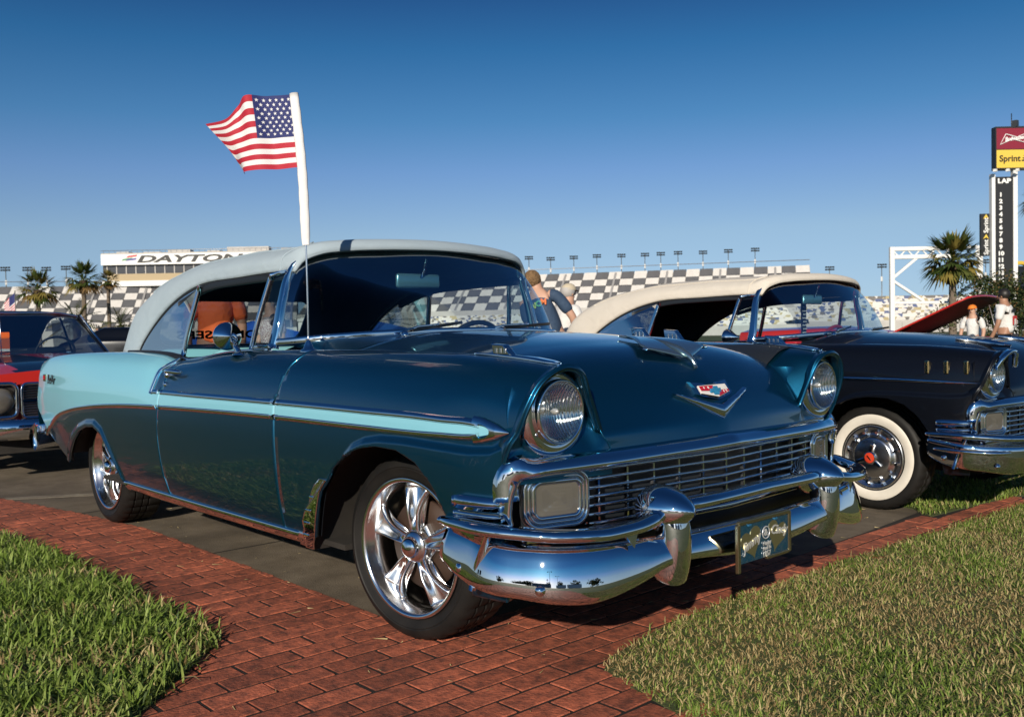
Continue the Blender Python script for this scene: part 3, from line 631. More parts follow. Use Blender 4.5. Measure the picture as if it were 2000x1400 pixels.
def ribbed():
    m = bpy.data.materials.new('ribbed_lens'); m.use_nodes = True; nt = m.node_tree; nt.nodes.remove(nt.nodes['Principled BSDF']); out = nt.nodes['Material Output']
    tc = nt.nodes.new('ShaderNodeTexCoord'); wv = nt.nodes.new('ShaderNodeTexWave'); wv.bands_direction = 'Y'; wv.inputs['Scale'].default_value = 34; nt.links.new(tc.outputs['Object'], wv.inputs['Vector'])
    bp = nt.nodes.new('ShaderNodeBump'); bp.inputs['Strength'].default_value = .35; bp.inputs['Distance'].default_value = .003; nt.links.new(wv.outputs['Fac'], bp.inputs['Height'])
    t = nt.nodes.new('ShaderNodeBsdfTransparent'); t.inputs[0].default_value = (.93, .93, .91, 1); g = nt.nodes.new('ShaderNodeBsdfGlossy'); g.inputs['Roughness'].default_value = .05; nt.links.new(bp.outputs[0], g.inputs['Normal'])
    mx = nt.nodes.new('ShaderNodeMixShader'); mx.inputs[0].default_value = .16; nt.links.new(t.outputs[0], mx.inputs[1]); nt.links.new(g.outputs[0], mx.inputs[2]); nt.links.new(mx.outputs[0], out.inputs[0])
    MATS['ribbed_lens'] = m; return m

def front_panel(root, paint):
    """painted sheet behind and below each headlamp, running down to the grille bar."""
    us = np.r_[np.linspace(.530, .62, 10), np.linspace(.635, .888, 18)]; zs = [.900, .86, .82, .78, .75, .725, .70, .68, .66, .62]; rows = []
    sx = np.array([(p[0], p[2]) for p in HOOD[:26, -1]]); o = sx[:, 1].argsort()
    for z in zs:
        row = []
        for u in us:
            seam = float(np.interp(z, sx[o, 1], sx[o, 0])) - .003
            base = float(np.interp(z, [.62, .66, .70, .725, .75, .80, .93], [.708, .706, .694, .676, .662, .652, .64]))
            base -= .058*max(0, (u-.55)/.335)**1.7*(1 if z < .74 else .3)
            k = float(smooth01(np.array((.612-u)/.062))); row.append((base*(1-k)+seam*k, -u, z))
        rows.append(row)
    V = np.array(rows).reshape(-1, 3)
    for s in (-1, 1): Vm, Fm = mirror(V, gridf(len(zs), len(us)), s); mesh('headlamp_panel', Vm, Fm, paint, root)
def bar_x(u):      # plan shape of the nose bar
    return .782 - .075*np.abs(u) - .085*np.maximum(0, np.abs(u)-.5)**1.6*2.2
def grille(root):
    CH = M_CHROME
    half = [(.640, .888, .575), (.640, .888, .625), (.652, .878, .652), (.682, .825, .664)] + [(float(bar_x(u)), u, .668+.010*(1-u/.8)) for u in (.70, .55, .40, .25, .12)] + [(.783, 0, .680)]
    p = full(half); pth = np.array([q for q in p]); pth = np.concatenate([curve(pth[:len(half)], 60), curve(pth[len(half)-1:], 60)[1:]])
    lip = [(.034, -.032), (.030, -.014), (.014, .010), (-.008, .021), (-.019, .020), (-.025, .008), (-.024, -.024)]
    out = np.zeros_like(pth); out[:, 2] = 1; m = np.abs(pth[:, 1]) > .80; k = smooth01((np.abs(pth[:, 1])-.80)/.085)
    nn = np.stack([-.25*np.ones(len(pth))*(1-k), np.sign(pth[:, 1])*k*.9, 1-k*.75], 1)
    mesh('grille_top_bar', *sweep(pth, lip, nn), CH, root)
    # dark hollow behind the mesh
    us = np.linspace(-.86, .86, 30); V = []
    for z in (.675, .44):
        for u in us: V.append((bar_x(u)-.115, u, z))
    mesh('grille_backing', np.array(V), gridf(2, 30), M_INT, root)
    mesh('radiator_core', *box(.56, 0, .56, .04, .9, .3), pm('radiator_black', (.008, .008, .008), .7), root, smooth=False)
    # seven horizontal bars, thirteen uprights
    for z in np.linspace(.640, .478, 7):
        us = np.linspace(-.625, .625, 41); pth = np.stack([bar_x(us)-.030, us, np.full(41, z)], 1)
        mesh('grille_bar', *sweep(pth, [(.0045, .004), (.0045, -.010), (.002, -.014), (-.002, -.014), (-.0045, -.010), (-.0045, .004)], (0, 0, 1)), CH, root)
    for u in np.linspace(-.585, .585, 11):
        x = float(bar_x(u))-.034; mesh('grille_upright', *box(x, u, .559, .012, .008, .172), CH, root, smooth=False)
    # parking lamps in double bright frames
    for s in (-1, 1):
        def pt(a, b): u = .735+a; return (float(bar_x(u))-.026-.30*max(0, a)*.35, s*u, .566+b)
        def ring(w, h, r): return np.array([pt(a, b) for a, b in rrect(w, h, r, 6)])
        def loop(w, h, r, pr): return sweep(ring(w, h, r), pr, (1, 0, 0), close_path=True)
        fr = mesh('parking_lamp_frame', *join(loop(.206, .158, .046, circ(.0075, 8)), loop(.182, .132, .036, circ(.006, 8)), loop(.154, .106, .024, circ(.0085, 8))), CH, root)
        rg = ring(.152, .104, .022); c = rg.mean(0)+np.array([.006, 0, 0]); n = len(rg); fr_s = [1, .88, .80, .70, .62, .50, .42, .30, .20, .08]; V = np.concatenate([(rg-c)*f_+c+np.array([(.012 if k_ % 2 else .004)*(1-.4*f_), 0, 0]) for k_, f_ in enumerate(fr_s)] + [[c+np.array([.006, 0, 0])]])
        F = [(k_*n+i, k_*n+(i+1) % n, (k_+1)*n+(i+1) % n, (k_+1)*n+i) for k_ in range(9) for i in range(n)] + [(9*n+i, 9*n+(i+1) % n, 10*n) for i in range(n)]
        V[:, 0] -= .006; mesh('parking_lamp_lens', V, F, lamp_lens(), fr)
        bk = ring(.212, .164, .046); bk[:, 0] -= .018; mesh('parking_lamp_backing', np.concatenate([bk, [bk.mean(0)]]), [(i, (i+1) % n, n) for i in range(n)], M_CHROME2, fr)
        # bright corner that turns the grille frame on to the wing
        q = curve(np.array([(.648, .884, .635), (.632, .893, .575), (.628, .892, .52), (.632, .880, .475)])*np.array([1, s, 1]), 16)
        mesh('grille_corner', *sweep(q, rrect(.046, .020, .008), (1, 0, 0)), CH, root)
    us = np.linspace(-.86, .86, 50); mesh('grille_bottom_bar', *sweep(np.stack([bar_x(us)-.012, us, np.full(50, .462)], 1), rrect(.022, .03, .008), (0, 0, 1)), CH, root)
def lamp_lens():
    if 'parking_lens' in MATS: return MATS['parking_lens']
    m = pm('parking_lens', (.20, .185, .16), .20, .45, coat=.8, bump=(40, .15, .003)); return m

def bump_path():
    # plan of the outer face from the right-hand end to the centre
    return curve([(.395, -.940, 0), (.50, -.950, 0), (.588, -.957, 0), (.612, -.953, 0), (.70, -.905, 0), (.775, -.845, 0), (.840, -.73, 0), (.872, -.58, 0), (.888, -.42, 0), (.896, -.22, 0), (.898, 0, 0)], 60)
def bumper(root, kind):
    CH = M_CHROME; main = kind == 'main'; h = bump_path(); path = np.concatenate([h, h[-2::-1]*np.array([1, -1, 1])]); n = len(path); u = np.abs(path[:, 1])
    d = np.r_[0, np.cumsum(np.linalg.norm(np.diff(h, axis=0), axis=1))]; d = np.r_[d, d[-2::-1]]     # distance from the tip
    zl = herm([0, .06, .20, .30, .43, .52, .62, .70, .78, .86, .95, 1.1, 1.6], [.375, .345, .318, .309, .294, .290, .305, .325, .352, .361, .356, .340, .336], d); zh = np.interp(d, [0, .1, .3, .5, .7, .9, 1.4], [.482, .474, .454, .449, .447, .440, .433])
    T = np.gradient(path, axis=0); T /= np.linalg.norm(T, axis=1)[:, None]; N = np.stack([-T[:, 1], T[:, 0], 0*T[:, 0]], 1)*-1
    N *= np.sign((N*(path-np.array([0, 0, 0]))).sum(1))[:, None]
    pr = [(-.070, -.035), (-.036, -.020), (-.006, .000), (.010, .06), (.0145, .16), (.012, .34), (.005, .55), (-.005, .76), (-.013, .90), (-.020, .97), (-.030, 1.0), (-.050, 1.0)]
    if not main: pr = [(-.060, -.03), (-.030, -.012), (-.010, .02), (-.002, .10), (.004, .30), (.009, .55), (.012, .78), (.010, .92), (.000, .99), (-.02, 1.0), (-.05, 1.0)]
    V = np.array([[path[i]+N[i]*a+np.array([0, 0, zl[i]+(zh[i]-zl[i])*b]) for a, b in pr] for i in range(n)]).reshape(-1, 3)
    bar = mesh('bumper_face_bar', V, gridf(n, len(pr), flip=False), CH, root, solid=.004)
    # upper bar
    zu = np.interp(u, [0, .30, .40, .50, .60, .72, .85, .93, .96], [.535, .530, .522, .508, .492, .484, .489, .498, .502]); p2 = path + N*(.006-.050*np.exp(-((u-.435)/.085)**2))[:, None]; p2[:, 2] = zu
    k = np.interp(d, [0, .05, .12], [.55, .9, 1]); mesh('bumper_upper_bar', *sweep(p2, [(.012, -.034), (.018, -.012), (.017, .010), (.010, .022), (-.002, .027), (-.013, .022), (-.018, .008), (-.018, -.02), (-.008, -.034)], (0, 0, 1), scale=k), CH, root)
    # end plates joining the two bars, seam ridge, bolts
    for s in (-1, 1):
        q = np.array([(.548, .956, .318), (.578, .957, .40), (.615, .951, .482)]); q[:, 1] *= s
        mesh('bumper_end_ridge', *sweep(q, rrect(.022, .016, .006), (0, s, 0)), CH, bar)
        for (x, y, z) in ((.495, .955, .372), (.752, .880, .338)):
            nn = np.array([.25, .97, 0]) if x < .7 else np.array([.86, .5, 0]); V, F = lathe([(0, .016), (.006, .015), (.011, .010), (.013, .0005)], 16, 'z'); Mx = Vector((nn[0], s*nn[1], 0)).to_track_quat('Z', 'Y').to_matrix()
            V = [tuple(Mx @ Vector(v) + Vector((x, y*s, z))) for v in V]; mesh('bumper_bolt', V, F, CH, bar)
        # side end plate
        xs = np.linspace(.40, .600, 20); i0 = [int(np.argmin(np.abs(h[:20, 0]-x))) for x in xs]; V = []
        for i in i0:
            for b in np.linspace(0, 1, 4): V.append((h[i, 0], s*(abs(h[i, 1])-.012), zl[i]+(.49-zl[i])*b))
        mesh('bumper_end_plate', np.array(V), gridf(20, 4, flip=s > 0), CH, bar)
        # wedge bracket under the upper bar
        V = [(.862, .655, .482), (.872, .600, .486), (.855, .60, .486), (.845, .655, .482), (.872, .618, .432)]; V = np.array(V)*np.array([1, s, 1]); mesh('bumper_wedge', V, [(0, 1, 4), (1, 2, 4), (2, 3, 4), (3, 0, 4), (0, 3, 2, 1)], CH, bar, smooth=False)
        if main:
            # guard: upright D-section post with a bullet on top
            pts = curve([(.835, .435, .540), (.858, .435, .49), (.865, .435, .44), (.858, .435, .36), (.838, .435, .312)], 20); sec = [(.056*math.cos(a), .053*math.sin(a)) for a in np.linspace(-math.pi/2-.5, math.pi/2+.5, 14)]
            pp = pts*np.array([1, s, 1]); sc = np.interp(np.linspace(0, 1, 20), [0, .3, .75, .95, 1], [.95, 1.0, 1.02, 1.08, .92])
            gd = mesh('bumper_guard', *sweep(pp, sec, (1, 0, 0), scale=sc), CH, root)
            prof = [(.764, .0008), (.766, .058), (.782, .074), (.815, .083), (.855, .076), (.895, .057), (.922, .036), (.939, .016), (.944, .0008)]
            V, F = lathe(prof, 40, 'x'); V[:, 2] *= .86; V += np.array([0, s*.435, .517]); mesh('guard_bullet', V, F, CH, gd)
    # gravel pan behind the bumper
    us = np.linspace(-.86, .86, 30); V = []
    for (dx, z) in ((-.03, .46), (-.02, .43), (-.06, .36), (-.12, .33)):
        for q in us: V.append((bar_x(q)+dx, q, z))
    mesh('gravel_pan', np.array(V), gridf(4, 30), M_CHROME2 if not main else M_INT, root)
    # two-tier bright end piece on the wing above the bumper
    for s in (-1, 1):
        xs = np.linspace(.445, .625, 14); uu_ = SS.u(xs, np.full(14, .555))
        for z, hgt, o in ((.562, .040, .012), (.525, .022, .008)):
            pth = np.stack([xs, s*(uu_+o-.004), np.full(14, z)], 1); sc = np.interp(xs, [.445, .47, .625], [.7, 1, 1])
            mesh('wing_end_moulding', *sweep(pth, [(hgt*.5, -.010), (hgt*.45, .012), (hgt*.1, .018), (-hgt*.35, .014), (-hgt*.5, -.010)] if s > 0 else [(hgt*.5, .010), (hgt*.45, -.012), (hgt*.1, -.018), (-hgt*.35, -.014), (-hgt*.5, .010)], (0, 0, 1), scale=np.stack([sc, sc], 1)), CH, root)
def side_trim(root, owner, kind):
    CH = M_CHROME; main = kind == 'main'
    def strip(name, xs, zs, hgt, prd, s, parent, mat=CH, taper=None):
        p = SS.path(xs, zs, 0); p[:, 1] *= -s if s > 0 else 1
        a = s
        if name.startswith('upper'): sec = [(hgt*.55, -a*.004), (hgt*.52, a*.002), (hgt*.15, a*prd*.55), (-hgt*.30, a*prd), (-hgt*.48, a*prd*.6), (-hgt*.52, -a*.004)]
        elif name.startswith('lower'): sec = [(hgt*.52, -a*.004), (hgt*.48, a*prd*.6), (hgt*.30, a*prd), (-hgt*.15, a*prd*.55), (-hgt*.52, a*.002), (-hgt*.55, -a*.004)]
        else: sec = [(hgt*.5, -a*.004), (hgt*.42, a*prd*.6), (hgt*.12, a*prd), (-hgt*.2, a*prd*.9), (-hgt*.45, a*prd*.5), (-hgt*.5, -a*.004)]
        T = p[-1]-p[0]
        if T[0] > 0: sec = [(h_, -b) for h_, b in sec]
        return mesh(name, *sweep(p, sec, (0, 0, 1), scale=taper), mat, parent)
    if main:
        for s in (-1, 1):
            fe, do, qu = owner[('front_fender', s)], owner[('door', s)], owner[('quarter_panel', s)]
            x = np.linspace(.53, -.628, 40); strip('upper_moulding', x, up_z(x), .021, .012, s, fe); strip('lower_moulding', x, lo_z(x), .021, .012, s, fe)
            x = np.linspace(-.648, -1.755, 40); strip('upper_moulding', x, up_z(x), .021, .012, s, do); strip('lower_moulding', x, lo_z(x), .021, .012, s, do)
            x = np.linspace(-1.785, -1.872, 8); strip('upper_moulding', x, up_z(x), .021, .012, s, qu)
            x = np.linspace(-1.79, -3.80, 70); strip('lower_moulding', x, lo_z(x), .024, .012, s, qu)
            # spear tip
            x = np.linspace(.645, .515, 70); c = (up_z(np.minimum(x, .60))+lo_z(np.minimum(x, .60)))/2; hw = np.interp(x, [.515, .545, .60, .63, .645], [.058, .052, .032, .012, .003])
            p = SS.path(x, c, 0); p[:, 1] *= 1 if s < 0 else -1; 
            V = []; 
            for i in range(70):
                for t in np.linspace(-1, 1, 31): V.append((p[i, 0], p[i, 1]+s*(.003+.014*math.sqrt(max(0, 1-t*t))*min(1, hw[i]/.03)), c[i]+t*hw[i]/1.0*.72))
            V = np.array(V); F = gridf(70, 31, flip=s > 0)
            # leave a rounded notch for the painted insert
            phi = ((V[:, 0]-.535)/.048)**2 + ((V[:, 2]-.7705)/.0215)**2 - 1; phi = np.where(V[:, 0] < .535, np.abs(V[:, 2]-.7705)-.0215, phi)
            V, F = clip(V, F, phi); mesh('spear_tip', V, F, CH, fe)
            z = np.linspace(.790, .948, 16); x = vert_x(z); p = SS.path(x, z, 0); p[:, 1] *= 1 if s < 0 else -1
            mesh('paint_divider', *sweep(p, [(.013, -s*.004), (.011, s*.010), (-.011, s*.010), (-.013, -s*.004)][::-1 if s < 0 else 1], (1, 0, 0)), CH, qu)
            # stone guard behind the front wheel
            V, F = cut(GV, GF, lambda x, z: front_arch(x, z)-.002, lambda x, z: z-.268, lambda x, z: np.interp(z, [.26, .40, .50, .545], [.120, .082, .070, .045]) - (x - np.interp(z, [.10, .272, .418, .516, .588], [-.47, -.426, -.351, -.301, -.239]))*-1, lambda x, z: .545-z, lambda x, z: -.2-x)
            V[:, 1] -= .007; Vm, Fm = mirror(V, F, s); sg = mesh('stone_guard', Vm, Fm, CH, root, solid=.006)
            for zz in (.47, .42, .37, .32):
                xa = float(np.interp(zz, [.10, .272, .418, .516, .588], [-.47, -.426, -.351, -.301, -.239]))-.055; uu_ = float(SS.u([xa], [zz])[0])+.0075
                mesh('guard_rib', *(lambda VF: (VF[0], VF[1]))(box(xa, s*uu_, zz, .040, .006, .010)), CH, sg, smooth=False, bevel=.003)
            # bright sill
            x = np.linspace(-.50, -2.335, 40); u = SS.u(x, np.full(40, .32)); pth = np.stack([x, s*(u-.004), np.full(40, .292)], 1)
            mesh('rocker_moulding', *sweep(pth, [(.030, -s*.012), (.028, s*.007), (.022, s*.012), (.004, s*.008), (-.020, -s*.010), (-.030, -s*.034)][::-1 if s > 0 else 1], (0, 0, 1)), CH, root)
            # door handle, lock
            hx, hz = -1.645, .893; u = float(SS.u([hx], [hz])[0])
            hd = mesh('door_handle', *join(sweep(curve(np.array([(hx-.085, s*(u+.012), hz), (hx-.05, s*(u+.030), hz+.006), (hx+.03, s*(u+.034), hz+.008), (hx+.095, s*(u+.018), hz+.004)]), 14), [(.012, 0), (.008, .010), (-.008, .010), (-.012, 0), (-.008, -.010), (.008, -.010)], (0, 0, 1), scale=np.interp(np.linspace(0, 1, 14), [0, .2, .8, 1], [.5, 1, 1, .4]))), CH, do)
            V, F = lathe([(0, .020), (.020, .018), (.034, .014), (.040, .0005)], 20, 'y'); V[:, 1] *= s; V += np.array([hx-.05, s*u, hz-.010]); mesh('push_button', V, F if s > 0 else [f[::-1] for f in F], CH, do)
            V, F = lathe([(0, .013), (.007, .012), (.009, .0005)], 20, 'y'); V[:, 1] *= s; V += np.array([-1.735, s*float(SS.u([-1.735], [.838])[0]), .838]); mesh('door_lock', V, F if s > 0 else [f[::-1] for f in F], CH, do)
    else:
        for s in (-1, 1):
            fe, do = owner[('front_fender', s)], owner[('door', s)]
            x = np.linspace(.665, -.63, 50); z = np.interp(x, [-.63, .2, .665], [.795, .795, .783]); tp = np.interp(x, [-.6, .45, .665], [1, .85, .15]); strip('side_moulding', x, z, .026, .014, s, fe, taper=tp)
            x = np.linspace(-.65, -1.75, 40); strip('side_moulding', x, np.full(40, .795), .026, .014, s, do)
            for k in range(3):
                x0 = .38+.105*k; u = float(SS.u([x0], [.868])[0]); mesh('hash_mark', *box(x0, s*(u+.002), .868, .030, .020, .078), M_GOLD, fe, smooth=False, bevel=.008)
# ================================================================ the blue convertible
car = thing('convertible_car', 'metallic blue and turquoise fifties convertible with pale blue canvas top and chrome grille', 'car', local=True)
own, PP, hood = make_car(car, M_BLUE, M_SKY, M_CANVAS, 'main')
glass_and_top(car, M_CANVAS, 'main', M_SEATB)
front_panel(car, M_BLUE)
for s in (-1, 1): headlamp(car, M_BLUE, 'main', s)
grille(car); bumper(car, 'main'); side_trim(car, own, 'main')
RT = .322
for (x, y, s, st, ro) in ((0, -.785, -1, R(7.0), .05), (-2.921, -.79, -1, 0, .55), (0, .785, 1, R(7.0), .9), (-2.921, .79, 1, 0, .3)):
    w = bpy.data.objects.new('wheel', None); COL.objects.link(w); w.parent = car; w.empty_display_size = .1
    wheel_mesh_parts(w, x, y, RT, s, 'alloy', st, ro)

def nose_x(y, z):
    j = np.argmin(np.abs(HOOD[20, :, 1] - y)); r = HOOD[:34, j]; o = r[:, 2].argsort(); return float(np.interp(z, r[o, 2], r[o, 0]))
# V and crest on the nose
V = []; F = []
for s in (-1, 1):
    o = len(V); n = 14
    for i in range(n):
        t = i/(n-1); y = s*.200*t + .0; zc = .770 + .070*t; hw = .021*(1-t)+.0035
        for (dz, dx) in ((hw*1.15, -.002), (hw*.9, .012), (0, .017), (-hw*.9, .008), (-hw*1.15, -.004)):
            V.append((nose_x(y, zc)+dx, y, zc+dz))
    q = gridf(n, 5, flip=s < 0); F += [tuple(i+o for i in f) for f in q]
mesh('hood_v_badge', np.array(V), F, M_CHROME, car)
def plate(name, pts, x_off, mat, parent, th=.006, zoff=0):
    """flat shape in (y, z) laid on the nose."""
    n = len(pts); fr = [(nose_x(y, z)+x_off, y, z) for y, z in pts]; bk = [(p[0]-th, p[1], p[2]) for p in fr]
    F = [tuple(range(n))] + [(i, n+i, n+(i+1) % n, (i+1) % n) for i in range(n)]
    return mesh(name, fr+bk, F, mat, parent, smooth=False)
cy, cz = -.005, .846
crest = plate('hood_crest', [(cy-.100, cz+.030), (cy-.045, cz+.024), (cy-.03, cz+.019), (cy+.03, cz+.019), (cy+.045, cz+.024), (cy+.100, cz+.030), (cy+.090, cz+.012), (cy+.094, cz-.010), (cy+.072, cz-.019), (cy, cz-.030), (cy-.072, cz-.019), (cy-.094, cz-.010), (cy-.090, cz+.012)], .016, M_CHROME, car, .016)
plate('crest_field', [(cy-.076, cz+.017), (cy+.076, cz+.017), (cy+.078, cz-.008), (cy, cz-.022), (cy-.078, cz-.008)], .0185, pm('white_enamel', (.72, .70, .66), .3), crest)
M_RE = pm('crimson_enamel', (.42, .015, .03), .25); M_BE = pm('blue_enamel', (.03, .20, .36), .25)
plate('crest_red', [(cy-.074, cz+.016), (cy-.004, cz+.016), (cy-.018, cz-.001), (cy-.074, cz+.001)], .0205, M_RE, crest)
plate('crest_red', [(cy+.018, cz-.001), (cy+.076, cz+.000), (cy+.074, cz-.007), (cy+.004, cz-.019)], .0205, M_RE, crest)
plate('crest_cross', [(cy-.010, cz+.013), (cy+.014, cz+.013), (cy+.012, cz+.006), (cy+.030, cz+.006), (cy+.024, cz-.007), (cy+.008, cz-.007), (cy+.006, cz-.014), (cy-.018, cz-.014), (cy-.015, cz-.007), (cy-.034, cz-.007), (cy-.028, cz+.006), (cy-.012, cz+.006)], .0225, M_BE, crest)
for dy, dz in ((-.055, .010), (-.034, .010), (.040, -.005), (.058, -.004)): plate('crest_star', [(cy+dy+.0045*math.cos(a*math.pi/5+.3)*(1 if a % 2 else .45), cz+dz+.0045*math.sin(a*math.pi/5+.3)*(1 if a % 2 else .45)) for a in range(10)], .022, M_WHITE, crest)
# winged hood ornament
hz = lambda x, y: hood_z(x, y)
fus = curve([(.28, 0, hz(.28, 0)+.010), (.40, 0, hz(.40, 0)+.014), (.50, 0, hz(.50, 0)+.020), (.575, 0, hz(.575, 0)+.024), (.618, 0, .946), (.632, 0, .918)], 24)
M_ORN = pm('tinted_chrome', (.50, .63, .60), .14, .95)
orn = mesh('hood_ornament', *sweep(fus, circ(.012, 10, .012), (1, 0, .2), scale=np.interp(np.linspace(0, 1, 24), [0, .4, .75, .9, 1], [.35, .8, 1.2, .8, .5])), M_ORN, car)
for s in (-1, 1):
    V = []
    for i in range(12):
        t = i/11; le = np.array([.598-.055*t**1.3, s*.165*t, 0]); te = np.array([.31+.205*t**.9, s*.160*t, 0])
        for k in range(7):
            q = k/6; p = le*(1-q)+te*q; p[2] = hz(p[0], p[1])+.012+.012*t+.008*math.sin(math.pi*q)*(1-t); V.append(p)
    mesh('ornament_wing', np.array(V), gridf(12, 7, flip=s > 0), M_ORN, orn, solid=.006)
    V, F = lathe([(-.012, .001), (-.006, .006), (.006, .006), (.014, .001)], 10, 'x'); mesh('wing_tip', V+np.array([.545, s*.167, hz(.545, s*.167)+.024]), F, M_CHROME2, orn)
# bright fins: one on a strip on each wing, two more on the far side of the hood
def fin(name, x, y, z, L, h, parent, fp=None):
    pr = [(x-L*.5, z), (x-L*.62, z+h), (x+L*.12, z+h*.92), (x+L*.62, z)]
    V = [(a, y+d, b) for d in (-.013, .013) for a, b in pr]; F = [(3, 2, 1, 0), (4, 5, 6, 7), (0, 1, 5, 4), (1, 2, 6, 5), (2, 3, 7, 6), (3, 0, 4, 7)]
    o = mesh(name, V, F, M_CHROME, parent, smooth=False, bevel=.004)
    for k in range(3): mesh('fin_flute', *box(x-L*.30+k*.02, y, z+h*.42, .008, .030, h*.4), M_CHROME2, fp or o, smooth=False)
    return o
for s in (-1, 1):
    xs = np.linspace(.36, .690, 24); cr = [np.interp(x, G0[3:80, col(9.05), 0][::-1], G0[3:80, col(9.05), 2][::-1]) for x in xs]; cu = [np.interp(x, G0[3:80, col(9.05), 0][::-1], G0[3:80, col(9.05), 1][::-1]) for x in xs]
    st = mesh('wing_top_strip', *sweep(np.stack([xs, s*np.array(cu), np.array(cr)+.004], 1), rrect(.016, .040, .006), (0, 0, 1), scale=np.stack([np.interp(xs, [.36, .45, .6, .69], [.3, .8, 1.1, .6]), np.interp(xs, [.36, .5, .66, .69], [.35, .8, 1.1, .5])], 1)), M_CHROME, car)
    fin('wing_fin', .475, s*float(cu[8]), .985, .075, .036, st, st)
for x in (.03, .205): fin('hood_fin', x, .43, hood_z(x, .43)-.004, .080, .050, car)
# door mirror
V, F = lathe([(.058, .0005), (.050, .010), (.032, .030), (.008, .052), (-.004, .0605), (-.010, .0615), (-.014, .058)], 48, 'x')
Rm = Matrix.Rotation(R(-14), 3, 'Z'); V = np.array([tuple(Rm @ Vector(v)) for v in V]) + np.array([-1.215, -.845, 1.058])
dm = mesh('door_mirror', V, F, M_CHROME, car)
mesh('mirror_stalk', *sweep(curve([(-1.205, -.842, 1.040), (-1.17, -.842, 1.020), (-1.125, -.842, .992), (-1.118, -.842, .982)], 12), circ(.008, 10, .012), (0, 1, 0), scale=np.linspace(.8, 1.5, 12)), M_CHROME, dm)
V, F = lathe([(0, .030), (.006, .028), (.012, .016), (.013, .0005)], 24, 'z'); mesh('mirror_foot', V*np.array([1.5, .8, 1])+np.array([-1.12, -.842, .978]), F, M_CHROME, dm)
# chrome script behind the rear wheel
for s in (-1, 1):
    u = float(SS.u([-3.62], [.806])[0]); du = float(SS.u([-3.50], [.806])[0] - SS.u([-3.74], [.806])[0])/.24
    Mx = frame((-3.62, -(u+.0015), .806), (1, -du, -.0), (0, 0, 1)) if s < 0 else frame((-3.62, u+.004, .804), (-1, -du, 0), (0, 0, 1))
    text_mesh('script_badge', 'BelAir', .085, pm('badge_black', (.02, .03, .03), .25, .6), own[('quarter_panel', s)], Mx, .0012, .35, sx=1.0)
    cb = mesh('crest_badge', *box(-3.80, s*(float(SS.u([-3.80], [.815])[0])+.003), .815, .05, .008, .045), M_GOLD, own[('quarter_panel', s)], smooth=False, bevel=.008)
    mesh('crest_badge_field', *box(-3.80, s*(float(SS.u([-3.80], [.815])[0])+.008), .817, .022, .004, .026), M_RE, own[('quarter_panel', s)], smooth=False)
# plate with two hearts hanging on the front bumper
lp = thing('novelty_plate', 'blue novelty plate with two bronze hearts and silver names on the front bumper', 'plate', (.940, -.067, .315), local=True); lp.rotation_euler = (0, 0, 0)
M_PL = pm('plate_blue', (.006, .055, .105), .25, .3, coat=1); M_HE = pm('bronze_mirror', (.34, .31, .16), .35, .85); M_SI = pm('silver_letters', (.75, .75, .74), .3, .6)
W_, H_ = .300, .130
mesh('plate_sheet', *box(0, 0, H_/2+.004, .005, W_-.02, H_-.004), M_PL, lp, smooth=False)
mesh('plate_frame', *join(box(.001, -W_/2+.006, H_/2-.010, .014, .014, H_+.022), box(.001, W_/2-.006, H_/2+.004, .014, .014, H_+.006), box(.0012, 0, H_+.004, .013, W_-.012, .014), box(.0012, .075, .004, .013, .128, .012)), pm('frame_bronze', (.28, .25, .15), .22, .9), lp, smooth=False, bevel=.003)
def heart(cy_, cz_, sc, rot):
    p = []
    for k in range(36):
        t = 2*math.pi*k/36; a = 16*math.sin(t)**3; b = 13*math.cos(t)-5*math.cos(2*t)-2*math.cos(3*t)-math.cos(4*t)
        p.append((cy_+sc*(a*math.cos(rot)-b*math.sin(rot))/17, cz_+sc*(a*math.sin(rot)+b*math.cos(rot))/17))
    return [(0.0045, y, z) for y, z in p] + [(0.002, y, z) for y, z in p]
for cy_, cz_, ro in ((-.074, .068, .30), (.072, .072, -.28)):
    V = heart(cy_, cz_, .058, ro); mesh('plate_heart', V, [tuple(range(36))] + [(i, 36+i, 36+(i+1) % 36, (i+1) % 36) for i in range(36)], M_HE, lp, smooth=False)
fr_ = lambda y, z, a: frame((.0056, y, z), (0, math.cos(a), math.sin(a)), (0, -math.sin(a), math.cos(a)))
text_mesh('plate_name', 'Jimmy', .042, M_SI, lp, fr_(-.075, .066, R(18)), .001, .3, sx=.95, bold=.0006)
text_mesh('plate_name', 'Cindy', .042, M_SI, lp, fr_(.080, .084, R(-6)), .001, .3, sx=.95, bold=.0006)
text_mesh('plate_ampersand', '&', .032, M_SI, lp, fr_(.004, .086, 0), .001, 0, bold=.0006)
text_mesh('plate_line', 'Happy', .018, M_SI, lp, fr_(.010, .052, R(3)), .001, 0, bold=.0004)
text_mesh('plate_line', 'And In', .017, M_SI, lp, fr_(.010, .036, R(3)), .001, 0, bold=.0004)
text_mesh('plate_year', '1957', .023, M_SI, lp, fr_(.008, .017, R(3)), .001, 0, bold=.0006)
a = np.linspace(0, 2*math.pi, 24, endpoint=False); mesh('plate_ring', *sweep(np.stack([np.full(24, .006), .004+.020*np.cos(a), .086+.019*np.sin(a)], 1), circ(.0022, 6), (1, 0, 0), close_path=True), M_SI, lp)
for y in (-.085, .062): mesh('plate_bolt', *box(.004, y, .122, .006, .018, .008), pm('bolt_blue', (.05, .22, .40), .3, .6), lp, smooth=False, bevel=.002)
mesh('plate_bracket', *box(-.030, 0, .070, .05, .09, .02), M_DARK, lp, smooth=False)
